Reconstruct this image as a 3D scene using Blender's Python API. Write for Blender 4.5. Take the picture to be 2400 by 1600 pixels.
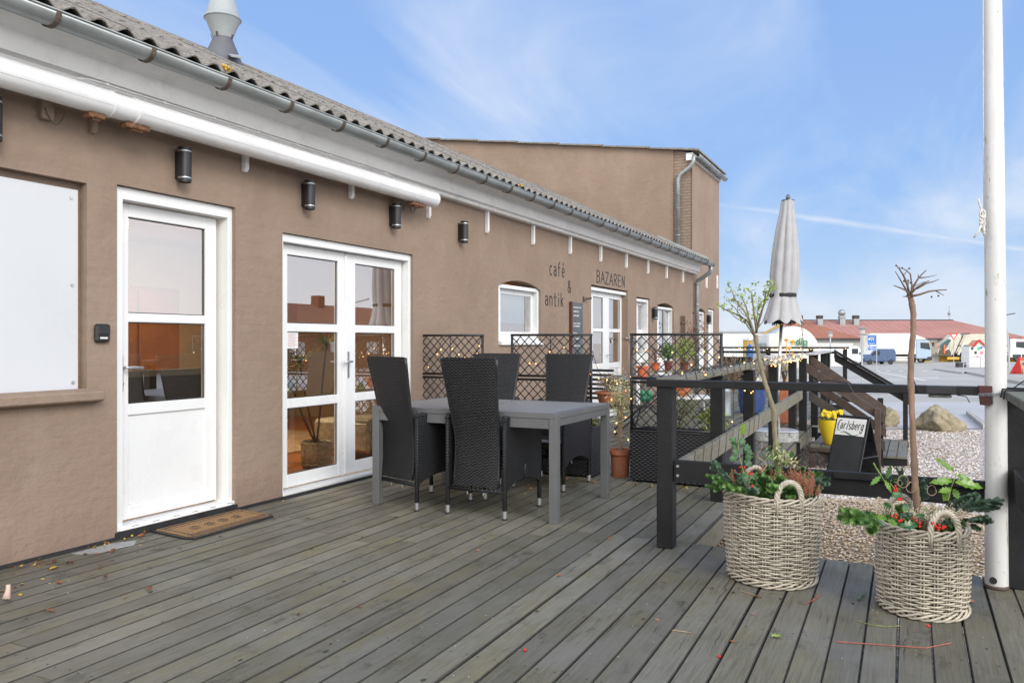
import bpy, bmesh, math, random
import numpy as np
from mathutils import Vector, Matrix, noise as mnoise
S = bpy.context.scene
for o in list(bpy.data.objects): bpy.data.objects.remove(o)
COL = S.collection
pi = math.pi; sin = math.sin; cos = math.cos
random.seed(7)
# ------------------------------------------------------------------ camera (measured from the photograph)
FPX, PCX, PCY, EYE = 1870.0, 1200.0, 799.5, 1.22
TH = math.atan(945 / FPX); CT, ST = cos(TH), sin(TH); CAMX = 4.372
cam = bpy.data.cameras.new('camera'); camo = bpy.data.objects.new('camera', cam); COL.objects.link(camo)
camo.location = (CAMX, 0, EYE); camo.rotation_euler = (pi / 2, 0, TH)
cam.sensor_width = 36; cam.lens = FPX / 2400 * 36; cam.clip_end = 6000; cam.clip_start = .05
S.camera = camo
def ray(x, y):
    a = (x - PCX) / FPX; return (a * CT - ST, a * ST + CT, -(y - PCY) / FPX)
def P(x, y, d): r = ray(x, y); return Vector((CAMX + d * r[0], d * r[1], EYE + d * r[2]))
def PX(x, y, X): r = ray(x, y); return P(x, y, (X - CAMX) / r[0])
def PY(x, y, Y): r = ray(x, y); return P(x, y, Y / r[1])
def PZ(x, y, Z=0.): r = ray(x, y); return P(x, y, (Z - EYE) / r[2])
FWD = Vector((-ST, CT, 0)); RGT = Vector((CT, ST, 0))
def gz(d): return -.48 - .0147 * (min(max(d, 15), 92) - 15)
def PG(x, d): p = P(x, 800, d); p.z = gz(d); return p
# ------------------------------------------------------------------ world, sun, exposure
S.view_settings.view_transform = 'Standard'; S.view_settings.look = 'None'
S.view_settings.exposure = 0.0; S.view_settings.gamma = 1; S.view_settings.use_curve_mapping = False
S.render.engine = 'CYCLES'; S.cycles.max_bounces = 8; S.cycles.transparent_max_bounces = 12
S.cycles.glossy_bounces = 4; S.cycles.diffuse_bounces = 3; S.cycles.caustics_reflective = False; S.cycles.caustics_refractive = False
SUN_EL, SUN_AZ = 28, -34      # azimuth of the sun measured from +X towards +Y
SKY = 0.10
w = bpy.data.worlds.new('World'); S.world = w; w.use_nodes = True
nt = w.node_tree; nt.nodes.clear(); L = nt.links
def N(t, **k):
    n = nt.nodes.new(t)
    for a, b in k.items(): setattr(n, a, b)
    return n
def M_(op, a, b=None, c=None, clamp=False):
    n = nt.nodes.new('ShaderNodeMath'); n.operation = op; n.use_clamp = clamp
    for i, v in enumerate((a, b, c)):
        if v is None: continue
        if isinstance(v, (int, float)): n.inputs[i].default_value = v
        else: nt.links.new(v, n.inputs[i])
    return n.outputs[0]
def mixc(f, a, b, bt='MIX'):
    n = nt.nodes.new('ShaderNodeMix'); n.data_type = 'RGBA'; n.blend_type = bt
    for s, v in ((n.inputs[0], f), (n.inputs[6], a), (n.inputs[7], b)):
        if isinstance(v, (int, float)): s.default_value = v
        elif isinstance(v, tuple): s.default_value = (*v[:3], 1)
        else: nt.links.new(v, s)
    return n.outputs[2]
def ramp(v, *st, col=False):
    n = nt.nodes.new('ShaderNodeValToRGB'); e = n.color_ramp.elements
    while len(e) < len(st): e.new(.5)
    for i, (p, c) in enumerate(st):
        e[i].position = p; e[i].color = (*c, 1) if isinstance(c, tuple) else (c, c, c, 1)
    nt.links.new(v, n.inputs[0]); return n.outputs[0]
def noise(vec, scale, detail=4, rough=.55, dist=0.):
    n = nt.nodes.new('ShaderNodeTexNoise'); n.inputs['Scale'].default_value = scale; n.inputs['Detail'].default_value = detail
    n.inputs['Roughness'].default_value = rough; n.inputs['Distortion'].default_value = dist
    if vec is not None: nt.links.new(vec, n.inputs['Vector'])
    return n.outputs['Fac']
def mapping(vec, scale=(1, 1, 1), loc=(0, 0, 0), rot=(0, 0, 0)):
    n = nt.nodes.new('ShaderNodeMapping'); n.inputs['Scale'].default_value = scale; n.inputs['Location'].default_value = loc
    n.inputs['Rotation'].default_value = rot; nt.links.new(vec, n.inputs['Vector']); return n.outputs[0]
def sep(vec):
    n = nt.nodes.new('ShaderNodeSeparateXYZ'); nt.links.new(vec, n.inputs[0]); return n.outputs
def comb(x, y, z):
    n = nt.nodes.new('ShaderNodeCombineXYZ')
    for i, v in enumerate((x, y, z)):
        if isinstance(v, (int, float)): n.inputs[i].default_value = v
        else: nt.links.new(v, n.inputs[i])
    return n.outputs[0]
sky = N('ShaderNodeTexSky', sky_type='NISHITA', sun_disc=False); sky.sun_elevation = math.radians(SUN_EL)
sky.sun_rotation = math.radians(90 - SUN_AZ); sky.air_density = 1.0; sky.dust_density = .3; sky.ozone_density = 1.5
d_ = N('ShaderNodeTexCoord').outputs['Generated']; x_, y_, z_ = sep(d_)
zc = M_('MAXIMUM', z_, .0); hz = M_('ADD', zc, .16)
pl = comb(M_('DIVIDE', x_, hz), M_('DIVIDE', y_, hz), 0)
n1 = noise(mapping(pl, (1.3, .5, 1), (3.4, 1.2, 0), (0, 0, -.35)), 1.1, 7, .58, .6)
n2 = noise(mapping(pl, (.35, .3, 1), (7.2, 2.3, 0)), 1.0, 2, .5)
side = M_('MULTIPLY', M_('ADD', M_('MULTIPLY', x_, CT), M_('MULTIPLY', y_, ST)), .0)
away = M_('ADD', M_('MULTIPLY', x_, -ST), M_('MULTIPLY', y_, CT))      # 1 ahead, -1 behind: the cloud cover thickens behind the camera
cov = M_('ADD', M_('ADD', M_('MULTIPLY', n1, .75), M_('MULTIPLY', n2, .45)), M_('MULTIPLY', M_('SUBTRACT', .80, away), .42))
cov = M_('ADD', cov, M_('MULTIPLY', M_('MULTIPLY', M_('SUBTRACT', .22, zc), .55), M_('GREATER_THAN', away, -2)))
for (cx_, cy_, ra, rb, am) in ((1180, 235, .985, .999, .14), (1900, 395, .985, .999, .09), (2250, 430, .985, .999, .07), (1500, 330, .98, .999, .03)):
    dd_ = N('ShaderNodeVectorMath', operation='DOT_PRODUCT'); nt.links.new(mapping(d_, (1, 1, 1)), dd_.inputs[0]); dd_.inputs[1].default_value = Vector(ray(cx_, cy_)).normalized()
    cov = M_('ADD', cov, M_('MULTIPLY', ramp(dd_.outputs['Value'], (ra, 0.), (rb, 1.)), M_('MULTIPLY', n1, am)))
cl = ramp(cov, (.50, 0.0), (.60, .22), (.72, .62), (.92, .92))
# thin vapour trail, low on the right: a band along one great circle
r1 = Vector(ray(1960, 520)).normalized(); r2 = Vector(ray(2400, 583)).normalized(); nn = r1.cross(r2).normalized(); mid = (r2 - r1).normalized()
dn = N('ShaderNodeVectorMath', operation='DOT_PRODUCT'); nt.links.new(d_, dn.inputs[0]); dn.inputs[1].default_value = nn
wob = M_('MULTIPLY', M_('SUBTRACT', noise(d_, 9, 4), .5), .010)
band = M_('SUBTRACT', 1, M_('DIVIDE', M_('ABSOLUTE', M_('ADD', dn.outputs['Value'], wob)), .0055), clamp=True)
dm = N('ShaderNodeVectorMath', operation='DOT_PRODUCT'); nt.links.new(d_, dm.inputs[0]); dm.inputs[1].default_value = (r1 + r2 * 1.4).normalized()
lim = ramp(dm.outputs['Value'], (.955, 0.), (.99, .8))
cl = M_('MAXIMUM', cl, M_('MULTIPLY', M_('MULTIPLY', band, lim), M_('ADD', noise(d_, 22, 4), .15)))
base = mixc(.86, sky.outputs[0], ramp(z_, (.0, (6.9, 8.0, 9.3)), (.07, (4.7, 6.7, 9.8)), (.16, (3.6, 5.8, 9.8)), (.36, (3.1, 5.2, 9.6)), (.62, (2.4, 4.4, 9.2))))
nearh = M_('SUBTRACT', 1, M_('MULTIPLY', zc, 7), clamp=True)
cc = mixc(M_('MULTIPLY', nearh, .5), (8.2, 8.9, 9.9), (8.3, 8.6, 9.5))
backc = mixc(M_('MULTIPLY', M_('ADD', M_('MULTIPLY', away, -1.4), .95), 1., clamp=True), cc, (22.5, 22.2, 22.0))
colr = mixc(cl, base, backc)
bg = N('ShaderNodeBackground'); bg.inputs[1].default_value = SKY; L.new(colr, bg.inputs[0])
ow = N('ShaderNodeOutputWorld'); L.new(bg.outputs[0], ow.inputs[0])
sl = bpy.data.lights.new('sun', 'SUN'); sl.energy = 1.8; sl.angle = math.radians(22); sl.color = (1, .96, .9)
so = bpy.data.objects.new('sun', sl); COL.objects.link(so)
sd = Vector((cos(math.radians(SUN_EL)) * cos(math.radians(SUN_AZ)), cos(math.radians(SUN_EL)) * sin(math.radians(SUN_AZ)), sin(math.radians(SUN_EL))))
so.rotation_euler = sd.to_track_quat('Z', 'Y').to_euler(); so.location = sd * 50
# ------------------------------------------------------------------ materials
MATS = {}
def newmat(name):
    global nt
    m = bpy.data.materials.new(name); m.use_nodes = True; nt = m.node_tree; nt.nodes.clear()
    b = nt.nodes.new('ShaderNodeBsdfPrincipled'); o = nt.nodes.new('ShaderNodeOutputMaterial'); nt.links.new(b.outputs[0], o.inputs[0])
    MATS[name] = m; return m, b
def setin(b, k, v):
    s = b.inputs[k]
    if isinstance(v, (int, float)): s.default_value = v
    elif isinstance(v, tuple): s.default_value = (*v[:3], 1) if len(v) < 4 else v
    else: nt.links.new(v, s)
def pos(): return nt.nodes.new('ShaderNodeNewGeometry').outputs['Position']
def objc(): return nt.nodes.new('ShaderNodeTexCoord').outputs['Object']
def rnd(): return nt.nodes.new('ShaderNodeObjectInfo').outputs['Random']
def bump(b, h, dist=.002, st=1.0):
    n = nt.nodes.new('ShaderNodeBump'); n.inputs['Strength'].default_value = st; n.inputs['Distance'].default_value = dist
    nt.links.new(h, n.inputs['Height']); nt.links.new(n.outputs[0], b.inputs['Normal'])
def srgb(r, g, b):
    f = lambda c: (c / 255 / 12.92) if c / 255 < .04045 else ((c / 255 + .055) / 1.055) ** 2.4
    return (f(r), f(g), f(b))
def simple(name, col, rough=.5, var=.15, scale=6, bmp=.0, bscale=60, metal=0., spec=.5, obj=False, dirt=None, stretch=(1, 1, 1)):
    m, b = newmat(name); v = mapping(objc() if obj else pos(), stretch)
    f = noise(v, scale, 5)
    lo = tuple(c * (1 - var) for c in col); hi = tuple(min(1, c * (1 + var)) for c in col)
    c = ramp(f, (.3, lo), (.7, hi))
    if dirt: c = mixc(ramp(noise(v, scale * 1.7, 6, .65), (.52, 0.), (.72, dirt[1])), c, dirt[0])
    setin(b, 'Base Color', c); setin(b, 'Roughness', ramp(noise(v, scale * 2, 3), (.2, max(0, rough - .08)), (.8, min(1, rough + .08))))
    setin(b, 'Metallic', metal); setin(b, 'Specular IOR Level', spec)
    if bmp: bump(b, noise(v, bscale, 4), bmp)
    return m
def emit(name, col, st):
    m, b = newmat(name); setin(b, 'Base Color', col); setin(b, 'Emission Color', col); setin(b, 'Emission Strength', st); return m
# plaster of the walls: brown paint over rough brick
m, b = newmat('brown_plaster'); p = pos()
f = noise(p, 1.1, 5, .6); f2 = noise(mapping(p, (1, 1, 2.6)), 7, 6, .65)
c = ramp(f, (.25, (.245, .178, .134)), (.75, (.315, .236, .182)))
c = mixc(ramp(f2, (.55, 0.), (.8, .28)), c, (.37, .29, .232)); px, py, pz = sep(p)
c = mixc(ramp(M_('ADD', pz, M_('MULTIPLY', noise(p, 3, 4), .5)), (.15, .35), (.75, 0.)), c, (.33, .225, .178))
c = mixc(ramp(noise(p, 45, 3, .7), (.70, 0.), (.76, .5)), c, (.15, .10, .075)); c = mixc(ramp(noise(mapping(p, (1, 1, .6)), 2.3, 6, .7), (.50, 0.), (.70, .45)), c, (.35, .272, .214)); c = mixc(ramp(M_('ADD', pz, M_('MULTIPLY', noise(mapping(p, (1, 3, 1)), 5, 5, .7), .35)), (.12, .6), (.42, 0.)), c, (.20, .145, .115))
c = mixc(ramp(noise(mapping(p, (1, 9, .7)), 1.6, 5, .7), (.58, 0.), (.78, .22)), c, (.19, .135, .10))
br = nt.nodes.new('ShaderNodeTexBrick'); nt.links.new(comb(py, pz, 0), br.inputs['Vector']); br.inputs['Scale'].default_value = 1
br.inputs['Brick Width'].default_value = .24; br.inputs['Row Height'].default_value = .067; br.inputs['Mortar Size'].default_value = .008; br.inputs['Mortar Smooth'].default_value = 1
c = mixc(M_('MULTIPLY', br.outputs['Fac'], .015), c, (.17, .12, .09))
setin(b, 'Base Color', c); setin(b, 'Roughness', .85); setin(b, 'Specular IOR Level', .25)
h = M_('ADD', M_('ADD', M_('MULTIPLY', noise(p, 16, 6, .55), .30), M_('MULTIPLY', noise(mapping(p, (1, 1, 2.2)), 5, 3), .40)), M_('ADD', M_('MULTIPLY', br.outputs['Fac'], -.020), M_('MULTIPLY', noise(p, 70, 3, .6), .10)))
bump(b, h, .02)
# same paint on the bare-brick strip at the corner
m, b = newmat('brown_brick'); p = pos(); px, py, pz = sep(p)
br = nt.nodes.new('ShaderNodeTexBrick'); nt.links.new(comb(px, pz, 0), br.inputs['Vector']); br.inputs['Scale'].default_value = 1
br.inputs['Brick Width'].default_value = .24; br.inputs['Row Height'].default_value = .067; br.inputs['Mortar Size'].default_value = .012
br.inputs['Color1'].default_value = (.30, .222, .168, 1); br.inputs['Color2'].default_value = (.275, .20, .152, 1); br.inputs['Mortar'].default_value = (.225, .165, .125, 1)
setin(b, 'Base Color', br.outputs[0]); setin(b, 'Roughness', .85); bump(b, M_('MULTIPLY', br.outputs['Fac'], -1), .01)
simple('white_trim', (.84, .84, .83), .5, .04, 3, .003, 25, dirt=((.50, .49, .46), .30))
simple('white_frame', (.78, .79, .79), .3, .03, 2, dirt=((.70, .70, .68), .10))
simple('white_awning', (.80, .80, .80), .28, .05, 3, dirt=((.48, .47, .43), .4), stretch=(3, .6, 3))
simple('board_panel', (.60, .62, .65), .3, .04, 1.3)
simple('pale_metal', (.55, .56, .57), .32, .1, 6, metal=.9)
simple('zinc', (.31, .335, .34), .42, .22, 5, .0008, 30, metal=.55, dirt=((.20, .20, .19), .5), stretch=(1, .5, 1))
simple('vent_white', (.34, .37, .375), .4, .1, 4, dirt=((.33, .34, .33), .4))
simple('vent_grey', (.11, .115, .13), .55, .12, 5)
simple('rust', (.16, .075, .04), .85, .5, 30, .002, 80, dirt=((.45, .25, .07), .7))
simple('rust_dark', (.10, .075, .06), .8, .4, 25, .001, 80, dirt=((.20, .11, .06), .6))
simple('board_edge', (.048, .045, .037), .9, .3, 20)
simple('black_metal', (.018, .018, .02), .38, .25, 10, .0006, 60)
simple('black_paint_wood', (.011, .011, .012), .65, .35, 9, .0016, 50, stretch=(1, 1, 1), dirt=((.028, .027, .025), .35), spec=.35)
simple('dark_rubber', (.022, .024, .026), .6, .2, 10, .001, 60)
simple('moss_paint', (.13, .13, .105), .8, .3, 12, .002, 60, dirt=((.20, .20, .10), .8))
simple('membrane', (.025, .025, .028), .55, .3, 10, .003, 20)
simple('grey_alu', (.155, .16, .165), .38, .06, 5, metal=.25)
simple('table_slat', (.20, .20, .20), .45, .1, 6, .0005, 90, stretch=(1, 12, 1), obj=True)
simple('brown_stain_wood', (.075, .052, .040), .65, .35, 7, .002, 40, dirt=((.14, .11, .09), .5), stretch=(1, 5, 1))
simple('rail_wood_dark', (.05, .043, .036), .7, .3, 8, .002, 50)
simple('wicker', (.52, .47, .38), .55, .3, 26, .0008, 160, dirt=((.25, .20, .14), .5))
simple('wicker_dark', (.045, .035, .025), .9, .3, 20)
simple('soil', (.035, .025, .018), .95, .4, 40, .006, 50)
simple('terracotta', (.42, .15, .075), .75, .18, 12, .001, 60, dirt=((.48, .28, .2), .35))
simple('terracotta_bright', (.55, .13, .05), .6, .1, 12)
simple('brown_plastic', (.16, .045, .025), .5, .1, 12)
simple('blue_glaze', (.045, .085, .24), .3, .25, 6)
simple('milk_metal', (.30, .33, .35), .45, .15, 8, metal=.4, dirt=((.40, .30, .15), .6))
simple('suitcase', (.34, .35, .34), .6, .25, 30, .002, 60, dirt=((.20, .20, .19), .6))
simple('suitcase_lid', (.42, .44, .47), .3, .1, 10)
simple('yellow_pot', (.72, .52, .02), .35, .04, 5)
simple('yellow_petal', (.85, .62, .02), .6, .1, 50)
simple('sign_black', (.012, .014, .018), .3, .3, 6)
simple('sign_white', (.72, .73, .71), .4, .05, 10)
simple('sign_green', (.03, .10, .07), .4, .05, 10)
simple('ink_black', (.015, .014, .014), .5, .05, 10)
simple('chalkboard', (.10, .115, .125), .6, .15, 8)
simple('dark_red_wood', (.10, .03, .02), .5, .2, 8)
simple('canopy_grey', (.40, .40, .41), .9, .06, 8, .0012, 300)
simple('strap_black', (.015, .015, .018), .7, .1, 20)
simple('boulder', (.30, .255, .175), .9, .35, 7, .03, 22, dirt=((.40, .33, .16), .7))
simple('rock_small', (.36, .30, .27), .9, .35, 25, .008, 40, dirt=((.20, .13, .12), .6))
simple('bark_green', (.23, .20, .13), .8, .25, 30, .002, 120, dirt=((.13, .11, .08), .6), stretch=(1, 1, .5))
simple('bark_brown', (.23, .15, .105), .8, .25, 26, .003, 100, dirt=((.34, .17, .12), .7), stretch=(1, 1, .45))
simple('twig', (.13, .085, .06), .8, .3, 30)
simple('twig_pale', (.38, .27, .16), .7, .3, 30)
simple('berry', (.62, .012, .008), .16, .1, 30)
simple('heather_red', (.38, .12, .085), .8, .3, 60)
simple('heather_white', (.68, .58, .45), .8, .2, 60)
simple('pine_cone', (.16, .075, .035), .8, .4, 60)
simple('bread', (.33, .2, .1), .8, .2, 10)
simple('coir', (.30, .17, .07), .95, .35, 60, .004, 200)
simple('paper', (.75, .75, .74), .6, .03, 10)
simple('red_print', (.55, .22, .22), .6, .1, 10)
simple('glove', (.62, .45, .38), .8, .1, 20)
simple('rope', (.60, .58, .54), .8, .2, 40)
simple('maroon_metal', (.075, .02, .02), .5, .3, 20, dirt=((.03, .01, .01), .6))
simple('chain_metal', (.45, .46, .48), .35, .1, 20, metal=.9)
simple('wire_black', (.01, .01, .012), .5, .1, 20)
simple('wire_white', (.6, .6, .6), .5, .1, 20)
emit('bulb_glow', (1, .50, .15), 5)
emit('lamp_glow', (1, .72, .36), 3)
emit('fill_glow', (1, .74, .44), 140)
def leafmat(name, a, bb, rough=.45, gloss=.5):
    m, b = newmat(name); r = noise(pos(), 28, 2); c = mixc(ramp(r, (.35, 0.), (.65, 1.)), a, bb); setin(b, 'Base Color', c); setin(b, 'Roughness', rough)
    setin(b, 'Specular IOR Level', gloss); return m
leafmat('fir_green', (.055, .14, .035), (.14, .28, .08), .5, .3); leafmat('fir_blue', (.055, .115, .07), (.16, .25, .17), .5, .3)
leafmat('fir_light', (.09, .20, .05), (.20, .36, .10), .5, .3)
leafmat('holly', (.03, .09, .03), (.065, .16, .045), .2, .8); leafmat('holly_light', (.09, .20, .02), (.17, .30, .04), .28, .6)
leafmat('leaf_fresh', (.20, .29, .05), (.34, .40, .10), .5); leafmat('leaf_green', (.06, .16, .025), (.13, .26, .04), .5)
leafmat('leaf_olive', (.16, .19, .06), (.30, .31, .12), .6); leafmat('leaf_grey', (.16, .19, .13), (.27, .28, .18), .7)
leafmat('leaf_pale', (.42, .42, .20), (.55, .55, .30), .6); leafmat('dry_twigs', (.17, .12, .08), (.30, .21, .14), .9)
leafmat('leaf_red', (.22, .05, .03), (.12, .04, .03), .7)
for nm, a, bb in (('leaf_orange', (.42, .13, .03), (.26, .08, .03)), ('leaf_yellow', (.62, .42, .04), (.50, .30, .05)), ('leaf_brown', (.20, .075, .03), (.10, .04, .02)), ('leaf_pink', (.50, .22, .13), (.40, .15, .09))):
    leafmat(nm, a, bb, .7)
# timber of the deck: dark grey-green stained boards with worn, wet, mossy patches
def deckmat(name, tone=1.0, axis='Y'):
    m, b = newmat(name); p = pos(); r = rnd()
    off = comb(M_('MULTIPLY', r, 37.), M_('MULTIPLY', r, 91.), 0)
    va = nt.nodes.new('ShaderNodeVectorMath'); va.operation = 'ADD'; nt.links.new(p, va.inputs[0]); nt.links.new(off, va.inputs[1]); q = va.outputs[0]
    st = (1, .05, 1) if axis == 'Y' else (.05, 1, 1)
    g = noise(mapping(q, st), 85, 5, .65, .4); g2 = noise(mapping(q, tuple(s if s == 1 else .12 for s in st)), 9, 5, .6, .5)
    t = tone
    c = ramp(g, (.30, (.088 * t, .082 * t, .060 * t)), (.72, (.172 * t, .161 * t, .120 * t)))
    c = mixc(ramp(M_('ADD', M_('MULTIPLY', noise(p, 2.2, 5, .65), .8), M_('MULTIPLY', g2, .2)), (.42, 0.), (.62, .7)), c, (.168 * t, .164 * t, .145 * t))
    c = mixc(ramp(noise(mapping(q, (1, .35, 1)), 4.5, 5, .7), (.52, 0.), (.72, .5)), c, (.165 * t, .142 * t, .055 * t))
    c = mixc(ramp(noise(mapping(q, (1, .5, 1)), 7, 6, .75), (.56, 0.), (.70, .75)), c, (.045, .043, .032))
    c = mixc(ramp(noise(mapping(q, (1, .4, 1)), 12, 5, .8), (.66, 0.), (.74, .6)), c, (.26, .25, .22))
    hv = nt.nodes.new('ShaderNodeHueSaturation'); nt.links.new(M_('ADD', .80, M_('MULTIPLY', r, .42)), hv.inputs['Value']); nt.links.new(c, hv.inputs['Color'])
    setin(b, 'Base Color', hv.outputs[0])
    setin(b, 'Roughness', ramp(noise(p, 1.7, 5, .6), (.35, .42), (.65, .72))); setin(b, 'Specular IOR Level', .26)
    bump(b, M_('ADD', M_('MULTIPLY', g, .6), M_('MULTIPLY', g2, .5)), .0035)
    return m
deckmat('deck_wood', 1.10); deckmat('rail_wood', 1.25); deckmat('rail_wood_x', 1.2, 'X')
# woven strips: horizontal strands over and under uprights
def weave(name, col, hi, pr=.0085, pw=.026, dist=.004):
    m, b = newmat(name); x, y, z = sep(objc()); u = M_('DIVIDE', M_('ADD', x, y), pw); v = M_('DIVIDE', z, pr); row = M_('FLOOR', v)
    fr = M_('SUBTRACT', v, row); hgt = M_('SINE', M_('MULTIPLY', fr, pi)); ww = M_('SINE', M_('ADD', M_('MULTIPLY', u, 2 * pi), M_('MULTIPLY', row, pi)))
    h = M_('ADD', M_('MULTIPLY', hgt, .6), M_('MULTIPLY', M_('MULTIPLY', ww, hgt), .5))
    setin(b, 'Base Color', ramp(h, (.05, tuple(c * .25 for c in col)), (.9, hi))); setin(b, 'Roughness', .38); bump(b, h, dist); return m
weave('rattan', (.006, .007, .009), (.030, .033, .038), .0105, .034, .006); weave('rattan_planter', (.012, .013, .015), (.035, .037, .04), .016, .05, .005)
# glass of the doors and windows
m, b = newmat('glass'); nt.nodes.remove(b); out = nt.nodes[0]
fr = nt.nodes.new('ShaderNodeFresnel'); fr.inputs[0].default_value = 1.5
g = nt.nodes.new('ShaderNodeBsdfGlossy'); g.inputs['Roughness'].default_value = .0; g.inputs['Color'].default_value = (.95, .97, 1, 1)
t = nt.nodes.new('ShaderNodeBsdfTransparent'); t.inputs[0].default_value = (.88, .92, .90, 1); mx = nt.nodes.new('ShaderNodeMixShader')
nt.links.new(M_('ADD', M_('MULTIPLY', fr.outputs[0], 2.1), .30, clamp=True), mx.inputs[0]); nt.links.new(t.outputs[0], mx.inputs[1]); nt.links.new(g.outputs[0], mx.inputs[2]); nt.links.new(mx.outputs[0], out.inputs[0])
m, b = newmat('car_glass'); setin(b, 'Base Color', (.03, .04, .045)); setin(b, 'Roughness', .08)
# roof sheets: grey fibre cement with lichen
m, b = newmat('fibre_cement'); p = pos()
c = ramp(noise(p, 6, 5), (.3, (.20, .18, .16)), (.7, (.31, .285, .25)))
c = mixc(ramp(noise(p, 28, 5, .8), (.50, 0.), (.62, .8)), c, (.065, .06, .045)); c = mixc(ramp(noise(p, 34, 4, .8), (.60, 0.), (.66, .85)), c, (.42, .40, .36))
c = mixc(ramp(noise(p, 7, 6, .8), (.71, 0.), (.74, .7)), c, (.33, .24, .07))
setin(b, 'Base Color', c); setin(b, 'Roughness', .95); bump(b, noise(p, 45, 5, .7), .012)
# ground
def speckle(name, cols, scale, rough=.85, dist=.012, tint=None):
    m, b = newmat(name); p = pos(); v = nt.nodes.new('ShaderNodeTexVoronoi'); v.inputs['Scale'].default_value = scale; nt.links.new(p, v.inputs['Vector'])
    r = sep(v.outputs['Color'])[0]; st = [(i / (len(cols)), c) for i, c in enumerate(cols)]
    n = nt.nodes.new('ShaderNodeValToRGB'); n.color_ramp.interpolation = 'CONSTANT'; e = n.color_ramp.elements
    while len(e) < len(cols): e.new(.5)
    for i, (q, c) in enumerate(st): e[i].position = q; e[i].color = (*c, 1)
    nt.links.new(r, n.inputs[0]); c = n.outputs[0]; dd = v.outputs['Distance']
    c = mixc(ramp(dd, (.45, 0.), (.85, .8)), c, (.05, .04, .03))
    if tint: c = mixc(ramp(noise(p, .8, 4), (.4, 0.), (.7, tint[1])), c, tint[0])
    setin(b, 'Base Color', c); setin(b, 'Roughness', rough); bump(b, M_('MULTIPLY', dd, -1.), dist); return m
speckle('gravel_pale', [(.62, .58, .54), (.50, .44, .39), (.72, .69, .66), (.36, .30, .26), (.58, .50, .43), (.66, .62, .60), (.30, .26, .24)], 42, tint=((.42, .33, .26), .2))
speckle('gravel_brown', [(.42, .32, .20), (.30, .22, .13), (.50, .42, .32), (.22, .16, .10), (.38, .27, .15), (.55, .50, .42)], 75, tint=((.24, .17, .09), .35))
m, b = newmat('asphalt'); p = pos()
c = ramp(noise(p, .16, 4), (.35, (.40, .388, .355)), (.65, (.50, .485, .445))); c = mixc(ramp(noise(mapping(p, (1, .3, 1), rot=(0, 0, TH)), .5, 5, .7), (.55, 0.), (.70, .5)), c, (.33, .33, .325))
c = mixc(ramp(noise(p, 60, 3), (.4, 0.), (.6, .25)), c, (.10, .10, .10)); setin(b, 'Base Color', c); setin(b, 'Roughness', ramp(noise(p, .3, 4), (.4, .75), (.6, .95))); setin(b, 'Specular IOR Level', .2)
simple('wet_concrete', (.46, .45, .44), .6, .12, .6, .003, 30)
simple('kerb_stone', (.40, .38, .35), .8, .2, 3, .004, 30); simple('road_paint', (.62, .61, .58), .6, .1, 3)
simple('earth_dark', (.06, .045, .032), .95, .4, 6, .01, 20)
simple('sea', (.30, .36, .42), .2, .1, .1)
# far things
def tilemat(name, a, bb):
    m, b = newmat(name); p = pos(); q = mapping(p, rot=(0, 0, -TH + .03)); x, y, z = sep(q)
    c = ramp(noise(p, .35, 5), (.35, a), (.65, bb)); c = mixc(ramp(noise(p, 3.5, 3), (.4, 0.), (.7, .4)), c, tuple(v * .7 for v in a))
    s = M_('SINE', M_('MULTIPLY', x, 2 * pi / .9)); s2 = M_('SINE', M_('MULTIPLY', z, 2 * pi / .30)); c = mixc(M_('MULTIPLY', M_('GREATER_THAN', s, .45), .18), c, (.2, .06, .05)); c = mixc(M_('MULTIPLY', M_('GREATER_THAN', s2, .5), .2), c, (.22, .07, .05))
    setin(b, 'Base Color', c); setin(b, 'Roughness', .9); return m
tilemat('tile_pink', (.42, .215, .18), (.36, .175, .145)); tilemat('tile_orange', (.36, .15, .09), (.30, .13, .085))
simple('ochre_wall', (.62, .38, .06), .8, .08, 2); simple('grey_wall', (.50, .49, .46), .8, .08, 1); simple('white_wall', (.68, .68, .68), .7, .06, 1)
simple('brick_red', (.17, .055, .035), .85, .2, 4); simple('van_blue', (.06, .10, .20), .3, .08, 2, spec=.6); simple('truck_white', (.72, .72, .68), .5, .03, 1)
simple('cab_blue', (.35, .45, .56), .35, .05, 2); simple('tyre', (.03, .03, .03), .8, .2, 10); simple('rim', (.30, .28, .24), .5, .2, 10, metal=.4)
simple('chassis', (.04, .04, .045), .7, .3, 4); simple('sign_blue', (.01, .13, .50), .4, .05, 4); simple('sign_red', (.62, .03, .02), .4, .05, 4)
simple('garb_white', (.56, .53, .44), .55, .12, 1.2, dirt=((.35, .30, .22), .5)); simple('garb_green', (.04, .09, .10), .5, .3, 2); simple('orange_part', (.75, .14, .04), .5, .1, 4)
simple('galv', (.42, .45, .47), .5, .1, 4, metal=.4); simple('silo_white', (.60, .59, .53), .5, .05, .8, dirt=((.60, .52, .40), .3)); simple('dlg_green', (.02, .22, .10), .5, .05, 4)
simple('silo_orange', (.72, .36, .04), .5, .05, 4); simple('parasol_blue', (.02, .12, .36), .7, .1, 4); simple('pink_poster', (.75, .22, .30), .6, .1, 4); simple('green_poster', (.12, .50, .22), .6, .1, 4)
simple('interior_wall', (.44, .35, .23), .8, .08, 2); simple('interior_floor', (.44, .16, .045), .35, .2, 5, stretch=(1, .15, 1)); simple('interior_wood', (.22, .09, .03), .5, .2, 5)
simple('interior_rug', (.42, .28, .18), .9, .3, 20); simple('curtain', (.52, .50, .46), .8, .08, 10, stretch=(1, 8, 0)); simple('blind', (.74, .72, .66), .7, .03, 2)
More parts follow.
